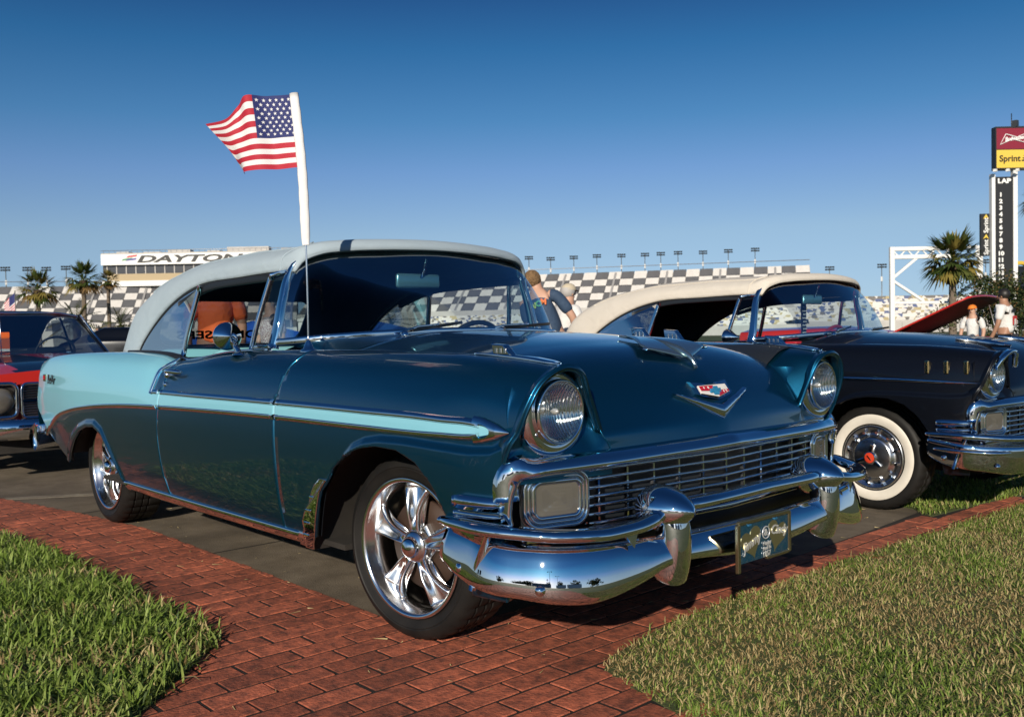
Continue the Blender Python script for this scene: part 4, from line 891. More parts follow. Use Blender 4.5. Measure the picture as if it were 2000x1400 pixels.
# aerial on the right-hand wing
V, F = lathe([(0, .030), (.006, .030), (.014, .018), (.030, .013), (.045, .006)], 24, 'z')
aer = mesh('aerial_base', V*np.array([1.4, 1, 1])+np.array([-.612, -.800, .992]), F, M_CHROME, car)
AER = curve([(-.612, -.800, 1.03), (-.610, -.800, 1.22), (-.613, -.800, 1.42), (-.630, -.800, 1.72), (-.676, -.800, 2.00)], 40)
mesh('aerial_mast', *sweep(AER, circ(.0035, 8), (0, 1, 0)), M_CHROME2, aer)
# ================================================================ flag on the aerial
flag = thing('american_flag', 'small American flag on a white cloth sleeve flying from the car aerial', 'flag', (-.613, -.800, 1.405))
M_CLOTHW = pm('sleeve_cloth', (.74, .74, .74), .9, bump=(90, .25, .003))
k = (AER[:, 2] > 1.400); SL = AER[k]; nS = len(SL)
mesh('sleeve', *sweep(SL, circ(.0185, 12, .010), (rr.x, rr.y, 0), scale=np.interp(np.arange(nS), [0, 2, nS-2, nS-1], [.75, 1, 1, .9])*(1+.05*np.sin(np.arange(nS)*1.9))), M_CLOTHW, flag)
def fpt(px, py, dep):
    top = AER[-1] + np.array([0, 0, -.004]); l = (566-px)/505; d = (py-181)/505
    back = np.array([fw.x, fw.y, 0])
    return top + np.array([-rr.x, -rr.y, 0])*(l+.012) + np.array([0, 0, -d]) + back*dep
lat0 = lambda z: np.interp(z, AER[:, 2], (AER-AER[-1]) @ np.array([rr.x, rr.y, rr.z]))
NETP = [[(566, 181, 0), (566, 228, 0), (566, 276, 0), (566, 323, 0)], [(520, 182, .012), (520, 229, .010), (518, 278, .010), (517, 326, .012)], [(474, 184, -.010), (472, 232, -.008), (470, 281, -.006), (468, 328, -.004)],
        [(452, 199, .035), (446, 240, .030), (445, 284, .03), (446, 329, .035)], [(428, 225, .015), (424, 250, .020), (428, 285, .05), (441, 328, .085)], [(391, 238, -.02), (402, 254, .0), (420, 282, .05), (437, 322, .11)]]
net = [[fpt(*q) for q in r] for r in NETP]
for r in net:                                         # the hoist follows the bent mast
    for q in range(4):
        sh = float(lat0(r[q][2]))
        r[q] = r[q] + np.array([rr.x, rr.y, 0])*sh
FN = surf(net, 66, 53).reshape(66, 53, 3)
for i in range(66):
    for j in range(53): FN[i, j] += np.array([fw.x, fw.y, 0])*(.004*math.sin(i*.33+j*.05)*min(1, i/20))
M_FR = pm('flag_red', (.42, .015, .035), .75); M_FW = pm('flag_white', (.72, .72, .72), .8); M_FB = pm('flag_blue', (.016, .024, .13), .75)
mi = []
for i in range(65):
    for j in range(52):
        st = j//4; mi.append(2 if (i < 29 and j < 28) else (0 if st % 2 == 0 else 1))
cl = mesh('flag_cloth', FN.reshape(-1, 3), gridf(66, 53), [M_FR, M_FW, M_FB], flag, mi=mi)
V = []; F = []
def fuv(a, b):
    i = min(64.99, max(0, a)); j = min(51.99, max(0, b)); i0, j0 = int(i), int(j); fi, fj = i-i0, j-j0
    return FN[i0, j0]*(1-fi)*(1-fj)+FN[i0+1, j0]*fi*(1-fj)+FN[i0, j0+1]*(1-fi)*fj+FN[i0+1, j0+1]*fi*fj
cn = -np.array([fw.x, fw.y, 0])
for row in range(9):
    for cc in range(6 if row % 2 == 0 else 5):
        a0 = 2.6 + (cc*4.75 if row % 2 == 0 else 2.38+cc*4.75); b0 = 2.9+row*2.78
        for side in (1, -1):
            o = len(V)
            for k in range(10):
                rr_ = 1.28 if k % 2 == 0 else .52; an = math.pi*k/5 - math.pi/2
                V.append(fuv(a0+rr_*1.12*math.cos(an), b0+rr_*math.sin(an)) + cn*.0012*side)
            V.append(fuv(a0, b0)+cn*.0012*side)
            F += [(o+k, o+(k+1) % 10, o+10) for k in range(10)]
tag(mesh('flag_stars', np.array(V), F, M_FW, cl, smooth=False), None)
# ================================================================ ground
def poly_obj(name, pts, z, mat, holes=None, thick=None):
    bm = bmesh.new(); vs_ = [bm.verts.new((x, y, z)) for x, y in pts]; f = bm.faces.new(vs_); bmesh.ops.recalc_face_normals(bm, faces=bm.faces)
    if bm.faces[:][0].normal.z < 0: bmesh.ops.reverse_faces(bm, faces=bm.faces)
    if thick:
        r = bmesh.ops.extrude_face_region(bm, geom=bm.faces[:]); vv_ = [g for g in r['geom'] if isinstance(g, bmesh.types.BMVert)]
        for v in vv_: v.co.z = z
        for v in bm.verts:
            if v not in vv_: v.co.z = z-thick
    bmesh.ops.triangulate(bm, faces=[f for f in bm.faces if len(f.verts) > 4])
    me = bpy.data.meshes.new(name); bm.to_mesh(me); bm.free(); me.materials.append(mat); o = bpy.data.objects.new(name, me); COL.objects.link(o); return tag(o, kind='structure')
def ground_mat(name, c1, c2, c3, s1, s2, bumpd, rough=.9, speck=0.0):
    m = bpy.data.materials.new(name); m.use_nodes = True; nt = m.node_tree; b = nt.nodes['Principled BSDF']; b.inputs['Roughness'].default_value = rough
    g = nt.nodes.new('ShaderNodeNewGeometry')
    n1 = nt.nodes.new('ShaderNodeTexNoise'); n1.inputs['Scale'].default_value = s1; n1.inputs['Detail'].default_value = 8; n1.inputs['Roughness'].default_value = .7
    n2 = nt.nodes.new('ShaderNodeTexNoise'); n2.inputs['Scale'].default_value = s2; n2.inputs['Detail'].default_value = 4
    for n in (n1, n2): nt.links.new(g.outputs['Position'], n.inputs['Vector'])
    r1 = nt.nodes.new('ShaderNodeMapRange'); r1.inputs[1].default_value = .36; r1.inputs[2].default_value = .64; nt.links.new(n1.outputs[0], r1.inputs[0])
    r2 = nt.nodes.new('ShaderNodeMapRange'); r2.inputs[1].default_value = .45; r2.inputs[2].default_value = .75; nt.links.new(n2.outputs[0], r2.inputs[0])
    m1 = nt.nodes.new('ShaderNodeMix'); m1.data_type = 'RGBA'; m1.inputs[6].default_value = (*c1, 1); m1.inputs[7].default_value = (*c2, 1); nt.links.new(r1.outputs[0], m1.inputs[0])
    m2 = nt.nodes.new('ShaderNodeMix'); m2.data_type = 'RGBA'; m2.inputs[7].default_value = (*c3, 1); nt.links.new(m1.outputs[2], m2.inputs[6]); nt.links.new(r2.outputs[0], m2.inputs[0])
    nt.links.new(m2.outputs[2], b.inputs['Base Color'])
    n3 = nt.nodes.new('ShaderNodeTexNoise'); n3.inputs['Scale'].default_value = 140; n3.inputs['Detail'].default_value = 6; nt.links.new(g.outputs['Position'], n3.inputs['Vector'])
    bp = nt.nodes.new('ShaderNodeBump'); bp.inputs['Strength'].default_value = .5; bp.inputs['Distance'].default_value = bumpd; nt.links.new(n3.outputs[0], bp.inputs['Height']); nt.links.new(bp.outputs[0], b.inputs['Normal'])
    MATS[name] = m; return m
M_SOIL = ground_mat('turf_soil', (.050, .078, .018), (.080, .090, .028), (.034, .056, .012), 6, 1.2, .01)
M_CONC = ground_mat('weathered_concrete', (.105, .082, .055), (.185, .150, .105), (.052, .040, .027), 5.0, 1.1, .008, .85)
M_BED = ground_mat('joint_sand_shade', (.008, .006, .004), (.016, .011, .008), (.006, .005, .004), 20, 6, .004)  # dark sand, taken near black so its colour includes the shade of deep joints
tag(mesh('ground', *[np.array([(-900, -900, -.045), (900, -900, -.045), (900, 900, -.045), (-900, 900, -.045)]), [(0, 1, 2, 3)]], M_SOIL, smooth=False), kind='structure')
LAWN_L = [(-9, -1.55), (-4.4, -1.42), (-2.95, -1.345), (-1.65, -1.262), (-.85, -1.250), (-.52, -1.238), (-.42, -1.30), (-.30, -1.42), (-.06, -1.66), (.5, -2.25), (1.1, -3.2), (1.3, -7), (-9, -7)]
LAWN_R = [(.62, 9), (.596, 3.06), (.53, 1.46), (.505, .3), (.53, -.1), (.60, -.42), (.66, -.525), (.80, -.575), (1.045, -.635), (2.0, -1.0), (3.2, -1.7), (7, -2.5), (7, 9)]
LOT = [(.0, -.700), (.0, 1.15), (.307, 1.20), (.290, 1.9), (.25, 2.62), (-.55, 2.80), (-.60, 9.5), (-45, 30), (-70, -8), (-14, -4.4), (-8.5, -1.42), (-4.4, -1.02), (-3.3, -.80), (-2.59, -.70)]
ISLE = [(.36, 2.45), (.40, 2.9), (.47, 3.35), (.60, 3.9), (.60, 9), (-.5, 9), (-.46, 2.82), (.20, 2.60)]
poly_obj('lawn_bed', LAWN_L, .005, M_SOIL, thick=.03); poly_obj('lawn_bed', LAWN_R, .005, M_SOIL, thick=.03); poly_obj('lawn_bed', ISLE, .005, M_SOIL, thick=.03)
lot = poly_obj('parking_lot', LOT, 0.0, M_CONC, thick=.035)
# expansion joints in the slab
for (a, b) in (((-.30, -.68), (-.33, 2.5)), ((-1.75, -.70), (-1.78, 2.7)), ((-3.35, -.80), (-3.4, 3.0))):
    V, F = sweep(np.array([(a[0], a[1], .0008), (b[0], b[1], .0008)]), [(.0006, -.006), (.0006, .006), (-.002, .006), (-.002, -.006)], (0, 0, 1)); mesh('slab_joint', V, F, M_BED, lot, smooth=False)
V, F = sweep(np.array([(-4.3, -1.0, .001), (-3.6, .2, .001), (-3.0, 1.2, .001)]), [(.0008, -.05), (.0008, .05), (-.002, .05), (-.002, -.05)], (0, 0, 1)); mesh('paint_line', V, F, ground_mat('worn_line', (.26, .23, .17), (.14, .11, .08), (.10, .08, .05), 9, 4, .002), lot, smooth=False)
poly_obj('brick_path', [(-9, -2.9), (3.6, -2.9), (3.6, 4), (.33, 4), (.25, 2.62), (.290, 1.9), (.307, 1.20), (.0, 1.15), (.0, -.700), (-2.59, -.70), (-3.3, -.80), (-4.4, -1.02), (-8.5, -1.42), (-9, -1.43)], .0012, M_BED)
PATH = bpy.data.objects['brick_path']
def inside(p, poly):
    x, y = p; c = False; n = len(poly); j = n-1
    for i in range(n):
        xi, yi = poly[i]; xj, yj = poly[j]
        if (yi > y) != (yj > y) and x < (xj-xi)*(y-yi)/(yj-yi)+xi: c = not c
        j = i
    return c
def inside_np(P, poly):
    x, y = P[:, 0], P[:, 1]; c = np.zeros(len(P), bool); n = len(poly); j = n-1
    for i in range(n):
        xi, yi = poly[i]; xj, yj = poly[j]; t = (yi > y) != (yj > y)
        with np.errstate(divide='ignore', invalid='ignore'): c ^= t & (x < (xj-xi)*(y-yi)/(yj-yi+1e-12)+xi)
        j = i
    return c
def brick_mat():
    m = bpy.data.materials.new('clay_brick'); m.use_nodes = True; nt = m.node_tree; b = nt.nodes['Principled BSDF']; b.inputs['Roughness'].default_value = .82
    g = nt.nodes.new('ShaderNodeNewGeometry'); oi = nt.nodes.new('ShaderNodeObjectInfo')
    n1 = nt.nodes.new('ShaderNodeTexNoise'); n1.inputs['Scale'].default_value = 22; n1.inputs['Detail'].default_value = 9; n1.inputs['Roughness'].default_value = .72; nt.links.new(g.outputs['Position'], n1.inputs['Vector'])
    n2 = nt.nodes.new('ShaderNodeTexNoise'); n2.inputs['Scale'].default_value = 2.1; n2.inputs['Detail'].default_value = 5; nt.links.new(g.outputs['Position'], n2.inputs['Vector'])
    r1 = nt.nodes.new('ShaderNodeMapRange'); r1.inputs[1].default_value = .40; r1.inputs[2].default_value = .64; nt.links.new(n1.outputs[0], r1.inputs[0])
    m1 = nt.nodes.new('ShaderNodeMix'); m1.data_type = 'RGBA'; m1.inputs[6].default_value = (.47, .125, .062, 1); m1.inputs[7].default_value = (.140, .043, .026, 1); nt.links.new(r1.outputs[0], m1.inputs[0])
    r2 = nt.nodes.new('ShaderNodeMapRange'); r2.inputs[1].default_value = .35; r2.inputs[2].default_value = .7; r2.inputs[3].default_value = 1.18; r2.inputs[4].default_value = .72; nt.links.new(n2.outputs[0], r2.inputs[0])
    r3 = nt.nodes.new('ShaderNodeMapRange'); r3.inputs[3].default_value = .66; r3.inputs[4].default_value = 1.2; nt.links.new(oi.outputs['Random'], r3.inputs[0])
    mu = nt.nodes.new('ShaderNodeMath'); mu.operation = 'MULTIPLY'; nt.links.new(r2.outputs[0], mu.inputs[0]); nt.links.new(r3.outputs[0], mu.inputs[1])
    hs = nt.nodes.new('ShaderNodeHueSaturation'); nt.links.new(m1.outputs[2], hs.inputs['Color']); nt.links.new(mu.outputs[0], hs.inputs['Value'])
    # pale grit flecks
    v = nt.nodes.new('ShaderNodeTexNoise'); v.inputs['Scale'].default_value = 330; v.inputs['Detail'].default_value = 2; nt.links.new(g.outputs['Position'], v.inputs['Vector'])
    rv = nt.nodes.new('ShaderNodeMapRange'); rv.inputs[1].default_value = .70; rv.inputs[2].default_value = .76; nt.links.new(v.outputs[0], rv.inputs[0])
    m3 = nt.nodes.new('ShaderNodeMix'); m3.data_type = 'RGBA'; m3.inputs[7].default_value = (.42, .30, .24, 1); nt.links.new(hs.outputs[0], m3.inputs[6]); nt.links.new(rv.outputs[0], m3.inputs[0])
    nt.links.new(m3.outputs[2], b.inputs['Base Color'])
    n3 = nt.nodes.new('ShaderNodeTexNoise'); n3.inputs['Scale'].default_value = 95; n3.inputs['Detail'].default_value = 8; nt.links.new(g.outputs['Position'], n3.inputs['Vector'])
    bp = nt.nodes.new('ShaderNodeBump'); bp.inputs['Strength'].default_value = .75; bp.inputs['Distance'].default_value = .005; nt.links.new(n3.outputs[0], bp.inputs['Height']); nt.links.new(bp.outputs[0], b.inputs['Normal'])
    return m
M_BRICK = brick_mat()
BX, BY = .1025, .2050
def brick_geo(seed):
    r = random.Random(seed); hx, hy = BX/2-.0062, BY/2-.0062; j = lambda a: r.uniform(-a, a); V = []
    for (z, ins) in ((-.03, 0), (.0026, .0), (.0046, .0016)):
        for sx, sy in ((-1, -1), (1, -1), (1, 1), (-1, 1)): V.append((sx*(hx-ins)+j(.0012), sy*(hy-ins)+j(.0012), z+j(.0005)))
    F = [(0, 1, 5, 4), (1, 2, 6, 5), (2, 3, 7, 6), (3, 0, 4, 7), (4, 5, 9, 8), (5, 6, 10, 9), (6, 7, 11, 10), (7, 4, 8, 11), (8, 9, 10, 11)]
    return V, F
BM = []
for q in range(6):
    V, F = brick_geo(q); me = bpy.data.meshes.new('brick'); me.from_pydata(V, [], F); me.materials.append(M_BRICK); BM.append(me)
cells = []; C2 = np.array([CAM_POS.x, CAM_POS.y, CAM_POS.z])
for i in range(-86, 32):
    x = .153 + i*BX; off = -.828 if i % 2 == 0 else -.828+BY/2
    for k in range(-12, 24):
        y = off + BY/2 + k*BY
        if not (-8.6 < x < 3.4 and -2.8 < y < 3.6): continue
        lim = -.70 if x > -2.6 else float(np.interp(x, [-8.5, -4.4, -3.3, -2.59], [-1.42, -1.02, -.80, -.70]))
        xl = 0.0 if y < 1.15 else .305
        if x < xl and y-BY/2 > lim-.02: continue
        p = np.array([x, y]); 
        if inside((x+(.075 if y < -1 else -.05), y+(.06 if y < -1 else -.08)), LAWN_L) and inside((x, y-.06), LAWN_L): continue
        if inside((x-.07, y-.06), LAWN_R) and inside((x, y), LAWN_R): continue
        if inside((x, y), ISLE): continue
        d = np.array([x, y, 0])-C2; w = d @ np.array(fw); u = 1000+1836.4*(d @ np.array(rr))/max(w, .01); v = 700-1836.4*(d @ np.array(uu))/max(w, .01)
        sy = 1.0
        if x < xl and y+BY/2 > lim: sy = (lim-(y-BY/2))/BY; y = (lim+y-BY/2)/2
        vis = w > .3 and -60 < u < 2060 and v < 1470; cells.append((w if vis else 50+w*0+abs(x-1)+abs(y), x, y, sy))
cells.sort(); rest = []
for n, (w, x, y, sy) in enumerate(cells):
    rz = random.gauss(0, .008); dz = random.gauss(0, .0004); dx = random.gauss(0, .0012); dy = random.gauss(0, .0015); me = BM[random.randrange(6)]
    Mx = Matrix.Translation((x+dx, y+dy, dz)) @ Matrix.Rotation(rz, 4, 'Z') @ Matrix.Rotation(max(-.008, min(.008, random.gauss(0, .004))), 4, 'X') @ Matrix.Rotation(random.gauss(0, .006), 4, 'Y') @ Matrix.Diagonal((1, sy, 1, 1))
    if n < 300 and w < 50:
        o = bpy.data.objects.new('brick', me); o.matrix_world = Mx; COL.objects.link(o); o.parent = PATH
    else: rest.append((me, Mx))
Vr = []; Fr = []
for me, Mx in rest:
    o = len(Vr); Vr += [tuple(Mx @ v.co) for v in me.vertices]; Fr += [tuple(i+o for i in p.vertices) for p in me.polygons]
if Vr: tag(mesh('brick_paving', Vr, Fr, M_BRICK, PATH, smooth=False), kind='stuff')
# ---------------------------------------------------------------- grass
def blade_mat(name, c, tip):
    m = bpy.data.materials.new(name); m.use_nodes = True; nt = m.node_tree; b = nt.nodes['Principled BSDF']; b.inputs['Base Color'].default_value = (*c, 1); b.inputs['Roughness'].default_value = .55
    b.inputs['Specular IOR Level'].default_value = .3
    t = nt.nodes.new('ShaderNodeBsdfTranslucent'); t.inputs[0].default_value = (*tip, 1); mx = nt.nodes.new('ShaderNodeMixShader'); mx.inputs[0].default_value = .22
    nt.links.new(b.outputs[0], mx.inputs[1]); nt.links.new(t.outputs[0], mx.inputs[2]); nt.links.new(mx.outputs[0], nt.nodes['Material Output'].inputs[0]); return m
GR = [blade_mat('blade_green', (.165, .245, .040), (.22, .33, .05)), blade_mat('blade_lime', (.27, .34, .085), (.31, .40, .1)), blade_mat('blade_dark', (.055, .090, .020), (.07, .12, .03)), blade_mat('blade_straw', (.50, .40, .19), (.4, .32, .14)), blade_mat('blade_tan', (.30, .215, .095), (.26, .19, .08))]
def grass(name, poly, bbox, n, hr, wr, lean, mix, label, seed, clump=None, edge=.03):
    r = np.random.default_rng(seed); P = np.stack([r.uniform(bbox[0], bbox[1], n*3), r.uniform(bbox[2], bbox[3], n*3)], 1); P += r.normal(0, edge*.6, P.shape)*(r.random((len(P), 1)) < .25)
    P = P[inside_np(P, poly)][:n]; n = len(P); P = P + r.normal(0, .016, P.shape)*(r.random((n, 1)) < .5)
    # patchiness from a few random waves
    pat = np.zeros(n)
    for q in range(7): kx, ky, ph = r.normal(0, 5), r.normal(0, 5), r.uniform(0, 6.3); pat += np.sin(P[:, 0]*kx+P[:, 1]*ky+ph)
    pat /= 3.0
    h = r.uniform(hr[0], hr[1], n)*(1+.25*np.clip(pat, -1, 1)); w = r.uniform(wr[0], wr[1], n); a = r.uniform(0, 2*math.pi, n); ln = np.abs(r.normal(lean, .35, n)); tw = r.uniform(-.6, .6, n)
    dx, dy = np.cos(a), np.sin(a); px, py = -np.sin(a+tw), np.cos(a+tw)
    V = np.empty((n, 7, 3))
    for k, (t, wf) in enumerate(((0, .8), (.40, 1.0), (.75, .7))):
        out = h*t*np.sin(ln*t*1.2); up_ = h*t*np.cos(ln*t*.9)
        cx, cy, cz = P[:, 0]+dx*out, P[:, 1]+dy*out, up_+.001
        V[:, 2*k] = np.stack([cx-px*w*wf/2, cy-py*w*wf/2, cz], 1); V[:, 2*k+1] = np.stack([cx+px*w*wf/2, cy+py*w*wf/2, cz], 1)
    V[:, 6] = np.stack([P[:, 0]+dx*h*np.sin(ln*1.2), P[:, 1]+dy*h*np.sin(ln*1.2), h*np.cos(ln*.9)+.001], 1)
    b = (np.arange(n)*7)[:, None]; q = np.concatenate([b+np.array([[0, 1, 3, 2]]), b+np.array([[2, 3, 5, 4]])], 1).reshape(-1, 4); tr = (b+np.array([[4, 5, 6]]))
    me = bpy.data.meshes.new(name); me.vertices.add(n*7); me.vertices.foreach_set('co', V.reshape(-1).astype(np.float32))
    nl = n*11; me.loops.add(nl); me.polygons.add(n*3)
    loops = np.concatenate([np.concatenate([b+np.array([[0, 1, 3, 2]]), b+np.array([[2, 3, 5, 4]]), b+np.array([[4, 5, 6]])], 1)]).reshape(-1); me.loops.foreach_set('vertex_index', loops.astype(np.int32))
    tot = np.tile([4, 4, 3], n); st = np.r_[0, np.cumsum(tot)[:-1]]; me.polygons.foreach_set('loop_start', st.astype(np.int32))
    for m in GR: me.materials.append(m)
    pr = np.array(mix, float); c = np.cumsum(pr/pr.sum()); rv = np.clip(r.random(n) + .24*pat*-1, 0, .999); mi = np.searchsorted(c, rv).clip(0, 4); me.polygons.foreach_set('material_index', np.repeat(mi, 3).astype(np.int32))
    me.update(calc_edges=True); me.validate(); o = bpy.data.objects.new(name, me); COL.objects.link(o); return tag(o, label, 'grass', kind='stuff')
grass('lawn_grass', LAWN_L, (-3.4, .55, -2.6, -1.2), 34000, (.030, .085), (.0050, .0105), .75, (.36, .34, .15, .11, .04), 'long green lawn grass left of the brick path', 1)
grass('lawn_grass', LAWN_R, (.45, 2.1, -1.0, 3.4), 80000, (.014, .040), (.0028, .0050), .95, (.24, .16, .12, .31, .17), 'short dry lawn grass right of the brick path', 2)
grass('lawn_grass', ISLE, (-.5, .62, 2.4, 5.0), 12000, (.02, .05), (.004, .007), .8, (.4, .25, .2, .1, .05), 'dark green grass under the black car bumper', 3)
def clippings():
    r = random.Random(5); V = []; F = []
    for k in range(420):
        x, y = r.uniform(-3.2, 1.2), r.uniform(-1.5, 2.6)
        if inside((x, y), LAWN_L) or inside((x, y), LAWN_R): continue
        a = r.uniform(0, 6.3); L = r.uniform(.006, .030)*(1 if r.random() < .85 else 1.8); w = r.uniform(.0008, .0022); z = .0072; o = len(V); dx, dy = math.cos(a), math.sin(a)
        V += [(x-dy*w, y+dx*w, z), (x+dy*w, y-dx*w, z), (x+dx*L+dy*w*.4, y+dy*L-dx*w*.4, z+r.uniform(0, .006)), (x+dx*L-dy*w*.4, y+dy*L+dx*w*.4, z+r.uniform(0, .006))]; F.append((o, o+1, o+2, o+3))
    o = mesh('grass_clippings', V, F, GR[3], smooth=False); tag(o, 'dry grass clippings scattered over the bricks and concrete', 'clippings', kind='stuff')
clippings()
# ================================================================ far things: speedway stands, press box, light poles, signs
FH = Vector((fw.x, fw.y, 0)).normalized(); RH = Vector((FH.y, -FH.x, 0))     # away from / to the right of the viewer, on the ground
M_SEATL = pm('seat_white', (.62, .60, .57), .7, noise=(.9, .3, (.50, .48, .46))); M_SEATD = pm('seat_dark', (.055, .058, .066), .7, noise=(.9, .3, (.10, .10, .11)))
M_STAIR = pm('stair_grey', (.33, .32, .31), .8); M_CONCW = pm('stand_concrete', (.52, .50, .47), .8, noise=(.4, .3, (.40, .38, .36))); M_DKGLASS = pm('dark_glass', (.035, .04, .05), .25)  # last one: plain dark tone for the glazing and under-deck band
M_TANB = pm('tan_panel', (.42, .33, .20), .7); M_STEEL = pm('galvanised_steel', (.42, .43, .44), .5, .6)
def stand(name, label, p0, p1, z0, z1, run, nrow, ncol, parity, aisle_every=4):
    """sloped seating from p0 to p1 (front foot line), chequered seat blocks as parts."""
    p0, p1 = Vector(p0), Vector(p1); d = (p1-p0); L = d.length; d.normalize(); n = Vector((-d.y, d.x, 0))
    if n.dot(FH) < 0: n = -n
    t = thing(name, label, 'grandstand', (p0.x, p0.y, 0))
    def P(s, q, dz=0): return p0 + d*(s*L) + n*(q*run) + Vector((0, 0, z0+(z1-z0)*q+dz))
    V = [P(0, 0), P(1, 0), P(1, 1), P(0, 1)]; V += [Vector((v.x, v.y, 0)) for v in V]; V2 = [tuple(v-Vector((0, 0, .25))) if i < 4 else tuple(v) for i, v in enumerate(V)]
    mesh('seating_deck', V2, [(0, 1, 2, 3), (0, 4, 5, 1), (1, 5, 6, 2), (2, 6, 7, 3), (3, 7, 4, 0)], M_CONCW, t, smooth=False)
    steps = 5; cache = {}
    for r in range(nrow):
        for c in range(ncol):
            dark = (r+c+parity) % 2 == 0; key = dark
            if key not in cache:                                     # one stepped seat block per colour, shared
                w = L/ncol*.965; V = []; F = []
                for k in range(steps+1):
                    q = k/steps/nrow; a = n*(q*run); zz = (z1-z0)*q; zz2 = (z1-z0)*((k-1)/steps/nrow)
                    for (pp, hh) in ((a, zz if k == 0 else zz2+.12), (a, zz+.12)): V += [tuple(pp+Vector((0, 0, hh))), tuple(pp+d*w+Vector((0, 0, hh)))]
                m = len(V)//2
                F = [(2*k, 2*k+1, 2*k+3, 2*k+2) for k in range(m-1)]
                me = bpy.data.meshes.new('seat_block'); me.from_pydata(V, [], F); me.materials.append(M_SEATD if dark else M_SEATL); cache[key] = me
            o = bpy.data.objects.new('seat_block', cache[key]); COL.objects.link(o); o.parent = t; o.location = P(c/ncol, r/nrow)-p0
    for c in range(1, ncol, aisle_every):                            # stairways
        w = L/ncol*.16; s0 = (c+.45)/ncol; a, b = P(s0, 0, .16), P(s0, .97, .16); e = d*w
        mesh('stairway', [tuple(a), tuple(a+e), tuple(b+e), tuple(b)], [(0, 1, 2, 3)], M_STAIR, t, smooth=False)
    rail = [tuple(P(s, 1, 1.0)) for s in (0, 1)]; mesh('back_rail', *sweep(np.array(rail), circ(.06, 6), (0, 0, 1)), M_STEEL, t)
    wall = [P(0, 0), P(1, 0)]; V = [tuple(v-n*.3) for v in wall]+[tuple(v-n*.3-Vector((0, 0, 1.2))) for v in wall]; mesh('front_parapet', V, [(0, 1, 3, 2)], M_CONCW, t, smooth=False)
    return t, P, d, n
# right-hand run of the main stand
stand('grandstand', 'black and white chequered grandstand rising behind the black car', (-148.5, 82.5, 0), (-73.8, 129.2, 0), 4.6, 10.75, 9.0, 5, 40, 0)
stand('grandstand', 'chequered grandstand behind the palms below the press box', (-178, 33.0, 0), (-148.6, 82.3, 0), 2.4, 10.6, 13.0, 6, 26, 1)
# lower coloured seating beyond the right-hand end
def speckle():
    m = bpy.data.materials.new('mixed_seats'); m.use_nodes = True; nt = m.node_tree; b = nt.nodes['Principled BSDF']; b.inputs['Roughness'].default_value = .7; g = nt.nodes.new('ShaderNodeNewGeometry')
    v = nt.nodes.new('ShaderNodeTexVoronoi'); v.inputs['Scale'].default_value = 2.0; nt.links.new(g.outputs['Position'], v.inputs['Vector']); r = nt.nodes.new('ShaderNodeValToRGB'); r.color_ramp.interpolation = 'CONSTANT'
    cols = [(0, (.62, .60, .56)), (.42, (.40, .34, .20)), (.55, (.10, .13, .24)), (.68, (.58, .56, .54)), (.85, (.16, .15, .14))]
    for k, (p, c) in enumerate(cols):
        e = r.color_ramp.elements[k] if k < 2 else r.color_ramp.elements.new(p); e.position = p; e.color = (*c, 1)
    sp = nt.nodes.new('ShaderNodeSeparateColor'); nt.links.new(v.outputs['Color'], sp.inputs[0]); nt.links.new(sp.outputs[0], r.inputs[0]); nt.links.new(r.outputs[0], b.inputs['Base Color']); return m
M_MIX = speckle()
def lowstand(name, label, a, b, z0, z1, run, tiers):
    a, b = Vector(a), Vector(b); d = (b-a); L = d.length; d.normalize(); n = Vector((-d.y, d.x, 0)); n = n if n.dot(FH) > 0 else -n; t = thing(name, label, 'grandstand', tuple(a)); V = []; F = []
    for k in range(tiers):
        for q, zz in ((k, z0+(z1-z0)*k/tiers), (k, z0+(z1-z0)*(k+1)/tiers)):
            p = a+n*(q/tiers*run); V += [(p.x, p.y, zz), (p.x+d.x*L, p.y+d.y*L, zz)]
    F = [(2*k, 2*k+1, 2*k+3, 2*k+2) for k in range(len(V)//2-1)]; mesh('seat_tiers', V, F, M_MIX, t, smooth=False)
    V = [tuple(a-n*.2+Vector((0, 0, z0))), tuple(b-n*.2+Vector((0, 0, z0))), tuple(b-n*.2), tuple(a-n*.2)]; mesh('front_wall', V, [(0, 1, 2, 3)], M_CONCW, t, smooth=False)
    m = pm('catch_fence_grey', (.45, .44, .42), .8)
    for s in np.linspace(.04, .96, 7):
        p = a+d*(L*s); V = [tuple(p+n*(run*q)+d*w+Vector((0, 0, z0+(z1-z0)*q+.12))) for q, w in ((0, 0), (0, .5), (.98, .5), (.98, 0))]; mesh('stairway', V, [(0, 1, 2, 3)], m, t, smooth=False)
lowstand('grandstand', 'low stand of mixed coloured seats seen through the white steel gantry', (-56.5, 98.5, 0), (-30.0, 128.0, 0), 1.5, 4.6, 9, 8)
lowstand('grandstand', 'low curving stand of mixed seats below the chequered grandstand', (-118, 84, 0), (-60, 112, 0), 1.2, 3.6, 7, 7)
